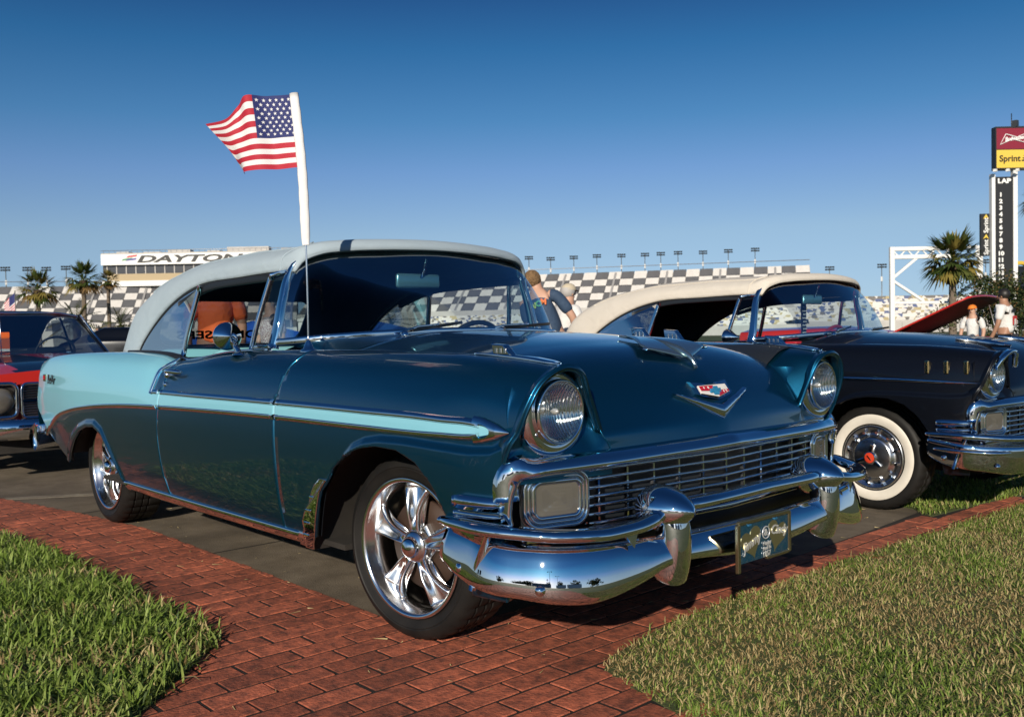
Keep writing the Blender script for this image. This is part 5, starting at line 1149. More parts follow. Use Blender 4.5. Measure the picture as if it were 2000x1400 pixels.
# press box above the left-hand stand
pb = thing('press_box', 'long white press box with black lettering above the left grandstand', 'building', (-172.0, 56.0, 0))
a = Vector((-178.0, 58.5, 0)); b = Vector((-147.0, 92.5, 0)); d = (b-a).normalized(); n = Vector((-d.y, d.x, 0)); n = n if n.dot(FH) > 0 else -n; LPB = (b-a).length
def slab(name, z0, z1, off, mat, par, s0=0.0, s1=1.0, dep=6.0):
    p = a+d*(LPB*s0)+n*off; q = a+d*(LPB*s1)+n*off; V = [(v.x+w.x, v.y+w.y, z) for z in (z0, z1) for v, w in ((p, Vector()), (q, Vector()), (q, n*dep), (p, n*dep))]
    return mesh(name, V, [(3, 2, 1, 0), (4, 5, 6, 7), (0, 1, 5, 4), (1, 2, 6, 5), (2, 3, 7, 6), (3, 0, 4, 7)], mat, par, smooth=False)
fas = slab('fascia', 14.55, 16.5, 0, M_WHITE, pb); slab('roof_edge', 16.5, 16.75, .1, M_CONCW, pb)
slab('glazing', 12.2, 14.53, .8, M_DKGLASS, pb); slab('balcony_panel', 11.6, 12.9, .4, M_TANB, pb, .02); slab('lower_fascia', 10.6, 11.58, 0.1, M_WHITE, pb, .0); slab('under_deck', 9.0, 10.58, 1.2, M_DKGLASS, pb)
for k in range(26):
    s = .015+k*.039; w = slab('window_mullion', 12.9, 14.52, .72, M_CONCW, pb, s, s+.004, .1)
for k in range(34):
    s = .01+k*.029; slab('under_post', 9.0, 10.57, 1.1, M_CONCW, pb, s, s+.004, .1)
for k, (s, w, h) in enumerate(((.05, .05, .35), (.16, .07, .25), (.26, .09, .55), (.42, .05, .35), (.50, .17, .9), (.72, .1, .5))): slab('roof_unit', 16.76, 16.76+h, 1.5, M_CONCW, pb, s, s+w, 2)
pth = np.array([tuple(a+d*(LPB*s)+Vector((0, 0, 17.2))) for s in (0, 1)]); mesh('roof_rail', *sweep(pth, circ(.05, 6), (0, 0, 1)), M_STEEL, pb)
for k in range(44): p = a+d*(LPB*(k+.5)/44); mesh('rail_post', *box(p.x, p.y, 16.98, .06, .06, .45), M_STEEL, pb, smooth=False)
Mx = frame(tuple(a+d*(LPB*.385)-n*.05+Vector((0, 0, 15.5))), tuple(d), (0, 0, 1)); text_mesh('fascia_lettering', 'DAYTONA', 1.75, M_BLK, fas, Mx, .02, .25, sx=2.6, bold=.06)
p = a+d*(LPB*.115)-n*.06+Vector((0, 0, 15.6))
for k, (c, dx, dz) in enumerate((((.5, .05, .05), .4, .25), ((.05, .25, .1), -.5, -.3), ((.08, .08, .3), .3, -.35))): q = p+d*dx+Vector((0, 0, dz)); mesh('fascia_emblem', [tuple(q-d*1.0), tuple(q+d*.9+Vector((0, 0, .2))), tuple(q+d*1.1+Vector((0, 0, .55))), tuple(q-d*.6+Vector((0, 0, .35)))], [(0, 1, 2, 3)], pm('emblem%d' % k, c, .5), fas, smooth=False)
# floodlight poles
POLES = [(-115.50, 108.93, 14.48), (-112.83, 111.87, 14.23), (-109.29, 114.29, 14.33), (-105.79, 116.67, 14.44), (-101.49, 118.43, 14.28), (-98.02, 120.77, 14.29), (-95.50, 122.07, 14.32), (-92.83, 123.52, 14.35), (-89.28, 125.94, 14.27), (-85.15, 127.53, 14.27), (-81.48, 130.09, 14.34), (-131.29, 237.66, 16.99), (-112.04, 229.06, 16.17), (-118.45, 311.61, 20.82), (-218.07, 52.40, 16.38), (-247.56, 64.65, 18.58), (-212.22, 58.86, 16.22), (-225.34, 66.77, 17.51)]
ORD = ['first', 'second', 'third', 'fourth', 'fifth', 'sixth', 'seventh', 'eighth', 'ninth', 'tenth', 'last']
PLAB = ['floodlight pole on the chequered grandstand, %s from the windscreen' % ORD[k] for k in range(11)] + ['distant floodlight pole between the grandstand end and the gantry, left one', 'distant floodlight pole just left of the white gantry', 'distant floodlight pole beside the lap board', 'floodlight pole at far left, left of the palms, leftmost', 'floodlight pole at far left above the leftmost palm, left one', 'floodlight pole at far left just right of the leftmost palm top', 'floodlight pole at far left between the two tallest palms']
M_LAMPH = pm('lamp_housing', (.03, .035, .04), .5)
def lightpole(x, y, z, label, far):
    dist = (Vector((x, y, 0))-CAM_POS).length; sc = dist/158; off = Vector((0, 0, 0))
    if not far: x += FH.x*10; y += FH.y*10
    t = thing('light_pole', label, 'light pole', (x, y, 0), 'floodlight poles'); mesh('pole', *sweep(np.array([(x, y, 0), (x, y, z)]), circ(.085*sc, 8), (1, 0, 0), scale=[1.2, .7]), M_STEEL, t)
    mesh('ladder_box', *box(x, y, z-2.2*sc, .22*sc, .22*sc, .7*sc), M_WHITE, t, smooth=False)
    for r_ in range(2):
        pth = np.array([tuple(Vector((x, y, z-.38*sc*r_))+RH*(w*sc)) for w in (-.72, .72)]); arm = mesh('cross_arm', *sweep(pth, circ(.03*sc, 6), (0, 0, 1)), M_STEEL, t)
        for k in range(4):
            q = Vector((x, y, z-.38*sc*r_))+RH*((-.57+.38*k)*sc)-FH*(.12*sc); mesh('lamp_head', *box(q.x, q.y, q.z, .24*sc, .24*sc, .24*sc), M_LAMPH, arm, smooth=False)
for k, (x, y, z) in enumerate(POLES): lightpole(x, y, z, PLAB[k], k > 10)
# white steel gantry
gt = thing('steel_gantry', 'white steel gantry frame standing behind the palm tree', 'gantry', (-30.3, 65.4, 0)); A = Vector((-30.3, 65.45, 0)); B = Vector((-25.9, 70.3, 0)); U = Vector((0, 0, 1))
def strut(p, q, r, par=gt, name='strut', mat=M_WHITE): return mesh(name, *sweep(np.array([tuple(p), tuple(q)]), rrect(r*2, r*2, r*.3, 2), (FH.x, FH.y, .01) if abs((q-p).normalized().z) > .5 else (0, 0, 1)), mat, par, smooth=False)
for p in (A, B): strut(p, p+U*6.75, .17, name='post')
strut(A+U*6.6, B+U*6.6, .15, name='top_beam'); strut(A+U*6.0, B+U*6.0, .15, name='lower_beam'); strut(A+U*2.6, B+U*2.6, .09, name='rail')
for k in range(12): p = A.lerp(B, k/12)+U*(6.0 if k % 2 else 6.6); q = A.lerp(B, (k+1)/12)+U*(6.6 if k % 2 else 6.0); strut(p, q, .045, name='lacing')
m_ = A.lerp(B, .32)
strut(A+U*4.4, A.lerp(B, .30)+U*6.0, .10, name='brace'); strut(A+U*4.3, A.lerp(B, .36)+U*2.7, .10, name='brace'); strut(B+U*4.4, B.lerp(A, .30)+U*6.0, .10, name='brace'); strut(B+U*4.3, B.lerp(A, .36)+U*2.7, .10, name='brace')
# lap board tower
lb = thing('lap_board', 'tall black lap scoring tower with numbers and sponsor signs on top', 'scoreboard', (-21.2, 60.9, 0)); P0 = Vector((-21.25, 60.85, 0)); dv = (Vector((-20.45, 61.72, 0))-P0); dl = dv.length; dv.normalize(); nv_ = Vector((-dv.y, dv.x, 0)); nv_ = nv_ if nv_.dot(FH) > 0 else -nv_
M_PANEL = pm('scoreboard_black', (.012, .013, .015), .5); M_NUM = pm('number_white', (.8, .8, .78), .5)
def panel(name, s0, s1, z0, z1, mat, par, off=0, dep=.35):
    p, q = P0+dv*s0+nv_*off, P0+dv*s1+nv_*off; V = [(v.x+w.x, v.y+w.y, z) for z in (z0, z1) for v, w in ((p, Vector()), (q, Vector()), (q, nv_*dep), (p, nv_*dep))]; return mesh(name, V, [(3, 2, 1, 0), (4, 5, 6, 7), (0, 1, 5, 4), (1, 2, 6, 5), (2, 3, 7, 6), (3, 0, 4, 7)], mat, par, smooth=False)
def word(txt, s, z, size, mat, par, name='lettering', sx=1.0, bold=.01, rot=0, off=-.03, shear=0):
    x_ = Vector(dv)*math.cos(rot)+U*math.sin(rot); y_ = -Vector(dv)*math.sin(rot)+U*math.cos(rot); text_mesh(name, txt, size, mat, par, frame(tuple(P0+dv*s+nv_*off+U*z), tuple(x_), tuple(y_)), .012, shear, sx=sx, bold=bold)
pl = panel('number_panel', .03, 1.12, 3.0, 10.3, M_PANEL, lb); panel('edge_post', -.22, .0, 1.5, 10.5, M_WHITE, lb, -.02); panel('edge_post', 1.15, 1.42, 0, 11.0, M_WHITE, lb, -.02)
word('LAP', .56, 10.02, .40, M_NUM, pl, sx=1.25, bold=.02)
for k in range(14): word(str(k+1), .34, 9.15-k*.415, .36, M_NUM, pl, 'lap_number', sx=1.1, bold=.02)
sb = panel('sponsor_sign', .05, 3.6, 12.02, 13.35, pm('sign_crimson', (.22, .012, .03), .4), lb, -.1, .5); yl = panel('sponsor_sign', .05, 3.6, 10.85, 12.0, pm('sign_yellow', (.72, .50, .07), .4), lb, -.1, .5)
panel('sign_frame', -.02, 3.66, 10.74, 10.84, M_PANEL, lb, -.12, .55); panel('sign_frame', -.02, .04, 10.85, 13.36, M_PANEL, lb, -.12, .55); panel('sign_frame', -.02, 3.66, 13.36, 13.46, M_PANEL, lb, -.12, .55); panel('sign_frame', .04, 3.66, 11.995, 12.03, M_PANEL, lb, -.13, .55)
word('Sprint', .88, 11.42, .56, M_BLK, yl, off=-.13, bold=.008)
for k in range(4):
    s = 1.78; z = 11.46; V = [P0+dv*(s-.1*k*.6)+nv_*-.13+U*(z+.34-.16*k), P0+dv*(s+.62)+nv_*-.13+U*(z+.01), P0+dv*(s+.62)+nv_*-.13+U*(z-.01), P0+dv*(s-.1*k*.6+.10)+nv_*-.13+U*(z+.26-.16*k)]; mesh('sign_wing', [tuple(v) for v in V], [(0, 1, 2, 3)], M_BLK, yl, smooth=False)
bw = [(.25, 12.32), (.62, 12.98), (1.35, 12.76), (2.1, 13.12), (1.75, 12.45), (1.05, 12.66)]
mesh('sign_bow', *sweep(np.array([tuple(P0+dv*s+nv_*-.14+U*z) for s, z in bw]), circ(.035, 6), (nv_.x, nv_.y, 0), close_path=True), M_NUM, sb); word('Budweiser', 1.18, 12.70, .36, M_NUM, sb, off=-.13, shear=.3, sx=.82, rot=.12)
sp = panel('side_banner', -.82, -.27, 5.3, 8.0, M_PANEL, lb, .2, .2)
for z in (5.85, 7.25): word('Sprint', -.50, z, .40, M_NUM, sp, rot=math.pi/2, off=.17)
for z in (6.50, 7.78): V = [P0+dv*(-.50)+nv_*.16+U*(z+.2), P0+dv*(-.70)+nv_*.16+U*(z-.12), P0+dv*(-.50)+nv_*.16+U*(z-.02), P0+dv*(-.32)+nv_*.16+U*(z-.12)]; mesh('banner_wing', [tuple(v) for v in V], [(0, 1, 2), (0, 2, 3)], pm('sign_yellow', (.72, .50, .07), .4), sp, smooth=False)
mesh('lightning_rod', *sweep(np.array([tuple(P0+dv*1.05+U*13.4), tuple(P0+dv*1.05+U*14.3)]), circ(.03, 6), (1, 0, 0)), M_LAMPH, lb); p = P0+dv*1.3+U*13.65; mesh('roof_lamp', *box(p.x, p.y, p.z, .3, .3, .4), M_LAMPH, lb, smooth=False)
mesh('sign_lamp_arm', *sweep(np.array([tuple(P0+dv*-.3-nv_*.6+U*10.72), tuple(P0+dv*2.4-nv_*.6+U*10.6)]), circ(.035, 6), (0, 0, 1)), M_LAMPH, lb)
for s in (-.3, .5, 1.1): p = P0+dv*s-nv_*.6+U*10.62; mesh('sign_lamp', *box(p.x, p.y, p.z, .2, .2, .16), M_WHITE, lb, smooth=False)
P1 = P0+dv*1.9+nv_*2
kb = thing('yellow_topped_board', 'dark board with a yellow arched top right of the lap tower', 'sign', tuple(P1)); 
mesh('board_panel', *(lambda VF: (VF[0], VF[1]))(box(P1.x+.5, P1.y+.5, 2.6, .3, 1.6, 4.2)), M_PANEL, kb, smooth=False); mesh('arched_top', *sweep(curve([(P1.x+.2, P1.y-.4, 4.5), (P1.x+.35, P1.y+.1, 4.85), (P1.x+.6, P1.y+.8, 4.9), (P1.x+.8, P1.y+1.4, 4.6)], 10), rrect(.25, .25, .05), (0, 0, 1)), pm('sign_yellow', (.72, .50, .07), .4), kb)
# long white barrier wall across the infield
for (p, q, h, lab) in (((-84, 20.5), (-70, 36), 1.6, 'low white wall behind the left-hand palms'), ((-60, 94), (-24, 134), 1.25, 'white track wall below the mixed coloured stand'), ((-112, 80), (-62, 98), 1.1, 'white track wall behind the black car')):
    p, q = Vector((*p, 0)), Vector((*q, 0)); w = thing('barrier_wall', lab, 'wall', tuple(p)); d_ = (q-p).normalized(); n_ = Vector((-d_.y, d_.x, 0))*.15; N_ = max(4, int((q-p).length/4)); 
    for k in range(N_):
        a_, b_ = p.lerp(q, k/N_)+d_*.03, p.lerp(q, (k+1)/N_); V = [tuple(v+o_+U*z) for z in (0, h) for v, o_ in ((a_, -n_), (b_, -n_), (b_, n_), (a_, n_))]; mesh('wall_panel', V, [(3, 2, 1, 0), (4, 5, 6, 7), (0, 1, 5, 4), (1, 2, 6, 5), (2, 3, 7, 6), (3, 0, 4, 7)], M_CONCW, w, smooth=False)
# ================================================================ palms and shrubs
M_TRUNK = pm('palm_trunk', (.20, .155, .115), .9, noise=(6, .3, (.11, .085, .065)), bump=(9, .8, .05)); M_BOOT = pm('palm_boots', (.115, .075, .045), .95, noise=(14, .3, (.05, .035, .02)), bump=(20, .9, .04))
FRM = [blade_mat('frond_green', (.055, .085, .018), (.08, .12, .03)), blade_mat('frond_olive', (.10, .115, .028), (.13, .15, .04)), blade_mat('frond_gold', (.24, .19, .045), (.25, .2, .05)), blade_mat('frond_dry', (.20, .125, .05), (.2, .13, .05))]
def fronds(base, n, Rr, kind, seed, up=(-.5, 1.25), gold=.15, dry=.1):
    """crown of fan or feather fronds as leaf-blade strips; returns V, F, material indices."""
    r = random.Random(seed); V = []; F = []; mi = []
    def leaf(p, q, w, sag, m):
        o = len(V); d = (q-p); s = d.cross(Vector((0, 0, 1))); s = s.normalized() if s.length > 1e-4 else Vector((1, 0, 0)); mid = p.lerp(q, .5)+Vector((0, 0, -sag*.25)); e = q+Vector((0, 0, -sag))
        V.extend([tuple(p-s*w*.4), tuple(p+s*w*.4), tuple(mid+s*w), tuple(mid-s*w), tuple(e)]); F.append((o, o+1, o+2, o+3)); F.append((o+3, o+2, o+4)); mi.extend([m, m])
    for k in range(n):
        az = 2*math.pi*(k*.381966+r.uniform(-.03, .03)); el = up[0]+(up[1]-up[0])*(k/max(1, n-1))+r.uniform(-.1, .1); L = Rr*r.uniform(.8, 1.05); h = Vector((math.cos(az), math.sin(az), 0))
        m = 3 if el < up[0]+.25 and r.random() < dry*4 else (2 if r.random() < gold+(.25 if el < .1 else 0) else (1 if r.random() < .4 else 0))
        if kind == 'fan':
            st = L*.45; tip = Vector(base)+h*(math.cos(el)*st)+Vector((0, 0, math.sin(el)*st)); leaf(Vector(base), tip, .02*Rr, .02, m); dirv = (h*math.cos(el)+Vector((0, 0, math.sin(el)))).normalized(); side = dirv.cross(Vector((0, 0, 1))).normalized(); upn = side.cross(dirv)
            for j in range(15):
                a = -1.35+2.7*j/14+r.uniform(-.04, .04); ll = L*.58*(1-.22*abs(a)/1.35)*r.uniform(.9, 1.05); q = tip+(dirv*math.cos(a)+side*math.sin(a)+upn*(.08*math.cos(2*a)))*ll; leaf(tip, q, .030*Rr, L*(.10+.22*max(0, .8-el)*.6)*r.uniform(.6, 1.3), m)
        else:
            prev = Vector(base); dirv = (h*math.cos(el)+Vector((0, 0, math.sin(el)))); N = 11; side = dirv.cross(Vector((0, 0, 1))).normalized()
            for j in range(1, N+1):
                t = j/N; p = Vector(base)+dirv*(L*t)+Vector((0, 0, -L*.42*t*t*(1.1-el*.4))); leaf(prev, p, .014*Rr, 0, m)
                ll = L*.30*(1-.65*abs(t-.45))*r.uniform(.85, 1.1)
                for sg in (-1, 1): leaf(p, p+(side*sg*.8+(p-prev).normalized()*.65)*ll, .022*Rr, ll*.28, m)
                prev = p
    return V, F, mi
def palm(name, label, x, y, zc, Rr, kind, seed, n=36, trunk_r=.16, group='palm trees', base_z=0.0, lean=(0, 0), skirt=True, up=(-.6, 1.3), gold=.15, dry=.1):
    t = thing(name, label, 'palm tree', (x, y, base_z), group); p = curve([(x, y, base_z), (x+lean[0]*.4, y+lean[1]*.4, zc*.5), (x+lean[0], y+lean[1], zc)], 12)
    mesh('trunk', *sweep(p, circ(trunk_r, 10), (1, 0, 0), scale=np.interp(np.linspace(0, 1, 12), [0, .1, .8, 1], [1.25, 1.0, .85, .9])), M_TRUNK, t)
    if skirt: q = p[-1]; mesh('boot_skirt', *sweep(np.array([(q[0], q[1], q[2]-Rr*.55), (q[0], q[1], q[2]-Rr*.3), (q[0], q[1], q[2])]), circ(trunk_r*1.7, 9), (1, 0, 0), scale=[.8, 1.25, .9]), M_BOOT, t)
    V, F, mi = fronds(p[-1], n, Rr, kind, seed, up, gold, dry); mesh('crown', V, F, FRM, t, smooth=False, mi=mi); return t
palm('palm_tree', 'large fan palm with golden lower fronds in front of the white gantry', -14.45, 38.15, 3.65, 1.75, 'fan', 3, 44, .17, gold=.28, dry=.15)
palm('palm_tree', 'fan palm cut off by the right picture edge beside the lap tower', -13.7, 46.9, 6.9, 1.5, 'fan', 4, 36, .18)
palm('palm_tree', 'leftmost tall fan palm in front of the left grandstand', -78.39, 19.83, 5.0, 2.1, 'fan', 5, 34, .20)
palm('palm_tree', 'tallest middle fan palm in front of the left grandstand', -75.96, 22.55, 5.7, 2.0, 'fan', 6, 34, .20)
palm('palm_tree', 'slender yellowish fan palm left of the convertible top', -79.79, 25.78, 5.9, 1.3, 'fan', 7, 30, .17, gold=.55)
for k, (x, y, z, r_, lab) in enumerate(((-71.0, 20.4, 2.2, 2.3, 'bushy low feather palm between the two tall left palms'), (-68.8, 22.8, 2.0, 1.8, 'bushy low feather palm beside the rear of the canvas top'), (-60.5, 37.5, 1.7, 1.8, 'low feather palm seen through the open door window, left one'), (-58.5, 40.0, 1.6, 1.8, 'low feather palm seen through the door window near the vent pane'), (-62, 60, 1.6, 2.2, 'low feather palm seen through the windscreen'))):
    palm('palm_bush', lab, x, y, z, r_, 'feather', 20+k, 30, .3, 'low feather palms', skirt=False, up=(-.1, 1.35), gold=.12, dry=.05)
LEAFM = [blade_mat('leaf_dark', (.022, .036, .010), (.03, .05, .01)), blade_mat('leaf_green', (.070, .092, .026), (.08, .11, .03)), blade_mat('leaf_bronze', (.20, .125, .05), (.14, .09, .03))]
def shrub(name, label, cx, cy, zc, rx, rz, n, seed, leaf=.09, cat='tree'):
    r = random.Random(seed); t = thing(name, label, cat, (cx, cy, 0)); V = []; F = []; mi = []
    cl = [(r.gauss(0, .42), r.gauss(0, .42), r.gauss(0, .45), r.uniform(.22, .42)) for _ in range(34)]
    for k in range(n):
        c = cl[r.randrange(34)]; v = Vector((r.gauss(0, 1), r.gauss(0, 1), r.gauss(0, 1))).normalized()*c[3]*r.uniform(.6, 1.0); p = Vector((cx+(c[0]+v.x)*rx, cy+(c[1]+v.y)*rx, zc+(c[2]+v.z)*rz))
        a = Vector((r.gauss(0, 1), r.gauss(0, 1), r.gauss(0, .7))).normalized(); b_ = a.cross(Vector((r.gauss(0, 1), r.gauss(0, 1), r.gauss(0, 1)))).normalized(); o = len(V); L = leaf*r.uniform(.7, 1.2)
        V += [tuple(p), tuple(p+a*L*.5+b_*L*.24), tuple(p+a*L), tuple(p+a*L*.5-b_*L*.24)]; F.append((o, o+1, o+2, o+3)); mi.append(0 if r.random() < .55 else (1 if r.random() < .75 else 2))
    mesh('crown', V, F, LEAFM, t, smooth=False, mi=mi); mesh('trunk', *sweep(np.array([(cx, cy, 0), (cx+.05, cy, zc*.6), (cx, cy, zc)]), circ(.09, 8), (1, 0, 0), scale=[1.3, 1, .6]), M_TRUNK, t)
    for k in range(5): a = k*1.26; mesh('limb', *sweep(np.array([(cx, cy, zc*.55), (cx+rx*.5*math.cos(a), cy+rx*.5*math.sin(a), zc+rz*.3)]), circ(.04, 6), (0, 0, 1), scale=[1, .4]), M_TRUNK, t)
    return t
shrub('magnolia_tree', 'dense dark glossy tree with bronze leaves beside the lap tower', -7.55, 24.9, 1.40, 1.35, 1.25, 10000, 9, .095)
# ================================================================ people
SKIN = pm('skin', (.50, .29, .20), .55); SKIN2 = pm('tanned_skin', (.36, .19, .12), .55)
def skinmesh(name, verts, edges, rad, root, mat, parent, sub=2):
    me = bpy.data.meshes.new(name); me.from_pydata(verts, edges, []); me.materials.append(mat); o = bpy.data.objects.new(name, me); COL.objects.link(o); o.parent = parent
    m = o.modifiers.new('skin', 'SKIN'); m.use_smooth_shade = True
    sv = me.skin_vertices[0].data if me.skin_vertices else None
    if sv is None: bm = bmesh.new(); bm.from_mesh(me); bm.verts.layers.skin.verify(); bm.to_mesh(me); bm.free(); sv = me.skin_vertices[0].data
    for i, r_ in enumerate(rad): sv[i].radius = r_ if isinstance(r_, tuple) else (r_, r_); sv[i].use_root = (i == root)
    s = o.modifiers.new('sub', 'SUBSURF'); s.levels = 1; s.render_levels = sub; return o
def person(label, x, y, rz, sc, shirt, pants, skin, hair, hat=None, lean=0.0, bend=0.0, arms=None, group=None, z=0):
    """standing figure facing its own +x; lean sideways, bend forward (radians)."""
    t = thing('person', label, 'person', (x, y, z), None, rz, local=True); t.scale = (sc, sc, sc)
    def B(p):                                                  # bend the upper body about the pelvis
        v = Vector(p)
        if v.z <= .96: return tuple(v)
        k = min(1, (v.z-.96)/.35); q = v-Vector((0, 0, .96)); q = Matrix.Rotation(bend*k, 3, 'Y') @ (Matrix.Rotation(lean*k, 3, 'X') @ q); return tuple(q+Vector((0, 0, .96)))
    V = [(0, 0, .96), (0, 0, 1.12), (.01, 0, 1.30), (0, 0, 1.46), (.01, 0, 1.53), (.03, 0, 1.60), (.02, 0, 1.70)]; Rd = [(.15, .11), (.14, .10), (.16, .115), (.085, .075), (.060, .062), (.072, .085), (.070, .082)]; E = [(0, 1), (1, 2), (2, 3), (3, 4), (4, 5), (5, 6)]
    def add(p, r_, pr): V.append(p); Rd.append(r_); E.append((pr, len(V)-1)); return len(V)-1
    for s in (-1, 1):
        a = (arms or {}).get(s, ((.02, .25, 1.15), (.12, .24, .93)))
        sh = add((0, s*.185, 1.42), .062, 3); el = add((a[0][0], s*a[0][1], a[0][2]), .046, sh); wr = add((a[1][0], s*a[1][1], a[1][2]), .032, el); d = (Vector(V[wr])-Vector(V[el])).normalized(); pa = add(tuple(Vector(V[wr])+d*.07), (.038, .022), wr); sd = Vector((1, 0, 0)) if abs(d.x) < .8 else Vector((0, 0, 1))
        for k, L in enumerate((.075, .085, .08, .062)): q = Vector(V[pa])+sd*(-.027+.018*k); f1 = add(tuple(q+d*L*.5), .009, pa); add(tuple(q+d*L+Vector((0, -s*.01, 0))), .008, f1)
        th = add(tuple(Vector(V[wr])+d*.04+sd*.045), .011, wr); add(tuple(Vector(V[wr])+d*.08+sd*.058), .009, th)
        hp = add((0, s*.095, .90), .085, 0); kn = add((.015, s*.10, .50), .058, hp); an = add((-.01, s*.10, .09), .040, kn); add((.10, s*.11, .04), .036, an)
    V = [B(p) for p in V]; body = skinmesh('body', V, E, Rd, 0, skin, t)
    # shirt, trousers, shoes
    Vs = [(0, 0, .94), (0, 0, 1.12), (.01, 0, 1.30), (0, 0, 1.44)]; Rs = [(.172, .128), (.168, .126), (.182, .136), (.095, .082)]; Es = [(0, 1), (1, 2), (2, 3)]
    for s in (-1, 1):
        a = (arms or {}).get(s, ((.02, .25, 1.15), (.12, .24, .93))); Vs += [(0, s*.185, 1.415), tuple(Vector((0, s*.185, 1.42)).lerp(Vector((a[0][0], s*a[0][1], a[0][2])), .85))]; i = len(Vs); Rs += [.080, .070]; Es += [(3, i-2), (i-2, i-1)]
    sh = skinmesh('shirt', [B(p) for p in Vs], Es, Rs, 0, shirt, t)
    Vp = [(0, 0, .95)]; Rp = [(.165, .125)]; Ep = []
    for s in (-1, 1): i = len(Vp); Vp += [(0, s*.095, .88), (.015, s*.10, .50), (-.01, s*.10, .10)]; Rp += [.10, .076, .068]; Ep += [(0, i), (i, i+1), (i+1, i+2)]
    skinmesh('trousers', Vp, Ep, Rp, 0, pants, t)
    # head details
    H = Vector(B((.03, 0, 1.635))); hr_ = Matrix.Rotation(bend, 3, 'Y') @ Matrix.Rotation(lean, 3, 'X')
    def put(name, VF, mat): Vv = [tuple(hr_ @ Vector(v)+H) for v in VF[0]]; return mesh(name, Vv, VF[1], mat, t)
    def ell(c, r3, n=14): V_, F_ = lathe([(-math.cos(k*math.pi/8), max(.002, math.sin(k*math.pi/8))) for k in range(9)], n, 'z'); return V_*np.array(r3)+np.array(c), F_
    put('nose', ell((.090, 0, -.005), (.020, .014, .022)), skin)
    for s in (-1, 1): put('ear', ell((-.005, s*.078, -.005), (.018, .010, .030)), skin); put('eye', ell((.072, s*.030, .018), (.012, .011, .009)), pm('eye_dark', (.03, .02, .02), .3))
    put('mouth', ell((.078, 0, -.048), (.010, .022, .006)), pm('lips', (.34, .12, .10), .5))
    if hair is not None: Vh, Fh = ell((-.018, 0, .030), (.104, .096, .102), 20); Vh, Fh = clip(Vh, Fh, np.where(Vh[:, 0] > .03, Vh[:, 2]-.055, Vh[:, 2]+.05)); put('hair', (Vh, Fh), hair)
    if hat:
        m, kind = hat; Vc, Fc = ell((-.008, 0, .050), (.108, .096, .085), 20); Vc, Fc = clip(Vc, Fc, Vc[:, 2]-.040); put('cap', (Vc, Fc), m)
        if kind == 'cap': Vb = []; [Vb.append((.06+.085*math.cos(a)*1.1+.0, .075*math.sin(a), .045-.02*math.cos(a)*k)) for k in (0, 1) for a in np.linspace(-1.4, 1.4, 9)]; Vb = [(v[0] if i >= 9 else .075*math.cos(np.linspace(-1.4, 1.4, 9)[i]), v[1], v[2]) for i, v in enumerate(Vb)]; put('cap_peak', (np.array(Vb), gridf(2, 9)), m)
        else: Vb, Fb = lathe([(.042, .09), (.036, .15), (.040, .165)], 24, 'z'); put('hat_brim', (Vb, Fb), m)
    return t, B
def back_text(t, B, txts, z, size, mats, sx=1.0, x=-.150):
    for k, (s_, dy) in enumerate(txts):
        o = Vector(B((x, dy, z))); text_mesh('shirt_lettering', s_, size, mats[k], t, frame(tuple(o), (0, -1, 0), tuple(Vector(B((x, dy, z+.1)))-o)), .002, sx=sx, bold=.004)
C_DENIM = pm('denim', (.018, .040, .085), .8, noise=(30, .3, (.04, .075, .13)), bump=(200, .3, .003)); C_WHITE = pm('white_cotton', (.68, .67, .65), .85, bump=(14, .5, .03)); C_ORANGE = pm('orange_cotton', (.62, .11, .02), .8, bump=(9, .8, .05)); C_DARK = pm('dark_trousers', (.02, .022, .03), .8); C_GREY = pm('grey_cotton', (.09, .09, .10), .85); C_PLAID = pm('patterned_cotton', (.20, .12, .13), .85, noise=(60, .08, (.55, .50, .48)))
H_BRN = pm('brown_hair', (.13, .075, .035), .8, noise=(40, .2, (.30, .18, .08)), bump=(60, 1.0, .03)); H_BLK = pm('black_hair', (.015, .013, .012), .5); H_GRY = pm('grey_hair', (.42, .40, .38), .7); K_TAN = pm('tan_cap', (.52, .45, .33), .8); K_OR = pm('orange_cap', (.75, .20, .02), .7); K_STRAW = pm('straw_hat', (.48, .36, .18), .9)
away = math.atan2(FH.y, FH.x)
t, B = person('person in a denim vest with coloured letters seen past the windscreen edge', -4.72, 4.62, away-.15, 1.0, C_DENIM, C_DARK, SKIN, H_BRN, lean=-.34)
back_text(t, B, (('N', .075), ('.O', .02), ('M', -.045)), 1.375, .085, (pm('letter_lime', (.45, .55, .05), .6), pm('letter_green', (.10, .40, .12), .6), pm('letter_orange', (.65, .15, .03), .6)), x=-.158)
person('person in a tan baseball cap beside the denim vest', -5.45, 5.58, away-1.0, .92, C_WHITE, C_DARK, SKIN, H_GRY, (K_TAN, 'cap'))
person('person in an orange shirt with tattooed arm bending behind the blue car', -5.72, 1.16, away+.2, 1.0, C_ORANGE, C_DARK, SKIN2, H_BRN, bend=.18, lean=.05)
person('person in a straw hat seen through the vent window', -7.44, 2.66, away+math.pi-.7, .88, C_PLAID, C_DARK, SKIN, H_GRY, (K_STRAW, 'brim'))
t, B = person('dark haired person in a white T-shirt with a red back print', -3.20, 13.20, away+.75, .90, C_WHITE, C_DARK, SKIN2, H_BLK)
back_text(t, B, (('MSU', .02),), 1.37, .085, (M_BLK,), x=-.158)
for (yy, zz, w, h, c) in ((-.02, 1.20, .17, .16, (.50, .03, .03)), (-.02, 1.14, .10, .14, (.30, .30, .30)), (-.02, 1.18, .06, .10, (.7, .65, .6))): o_ = Vector(B((-.158-.004*(.2-w)*20, yy, zz))); mesh('shirt_print', *box(o_.x, o_.y, o_.z, .012, w, h), pm('print_%d' % int(w*100), c, .7), t, smooth=False, bevel=.02)
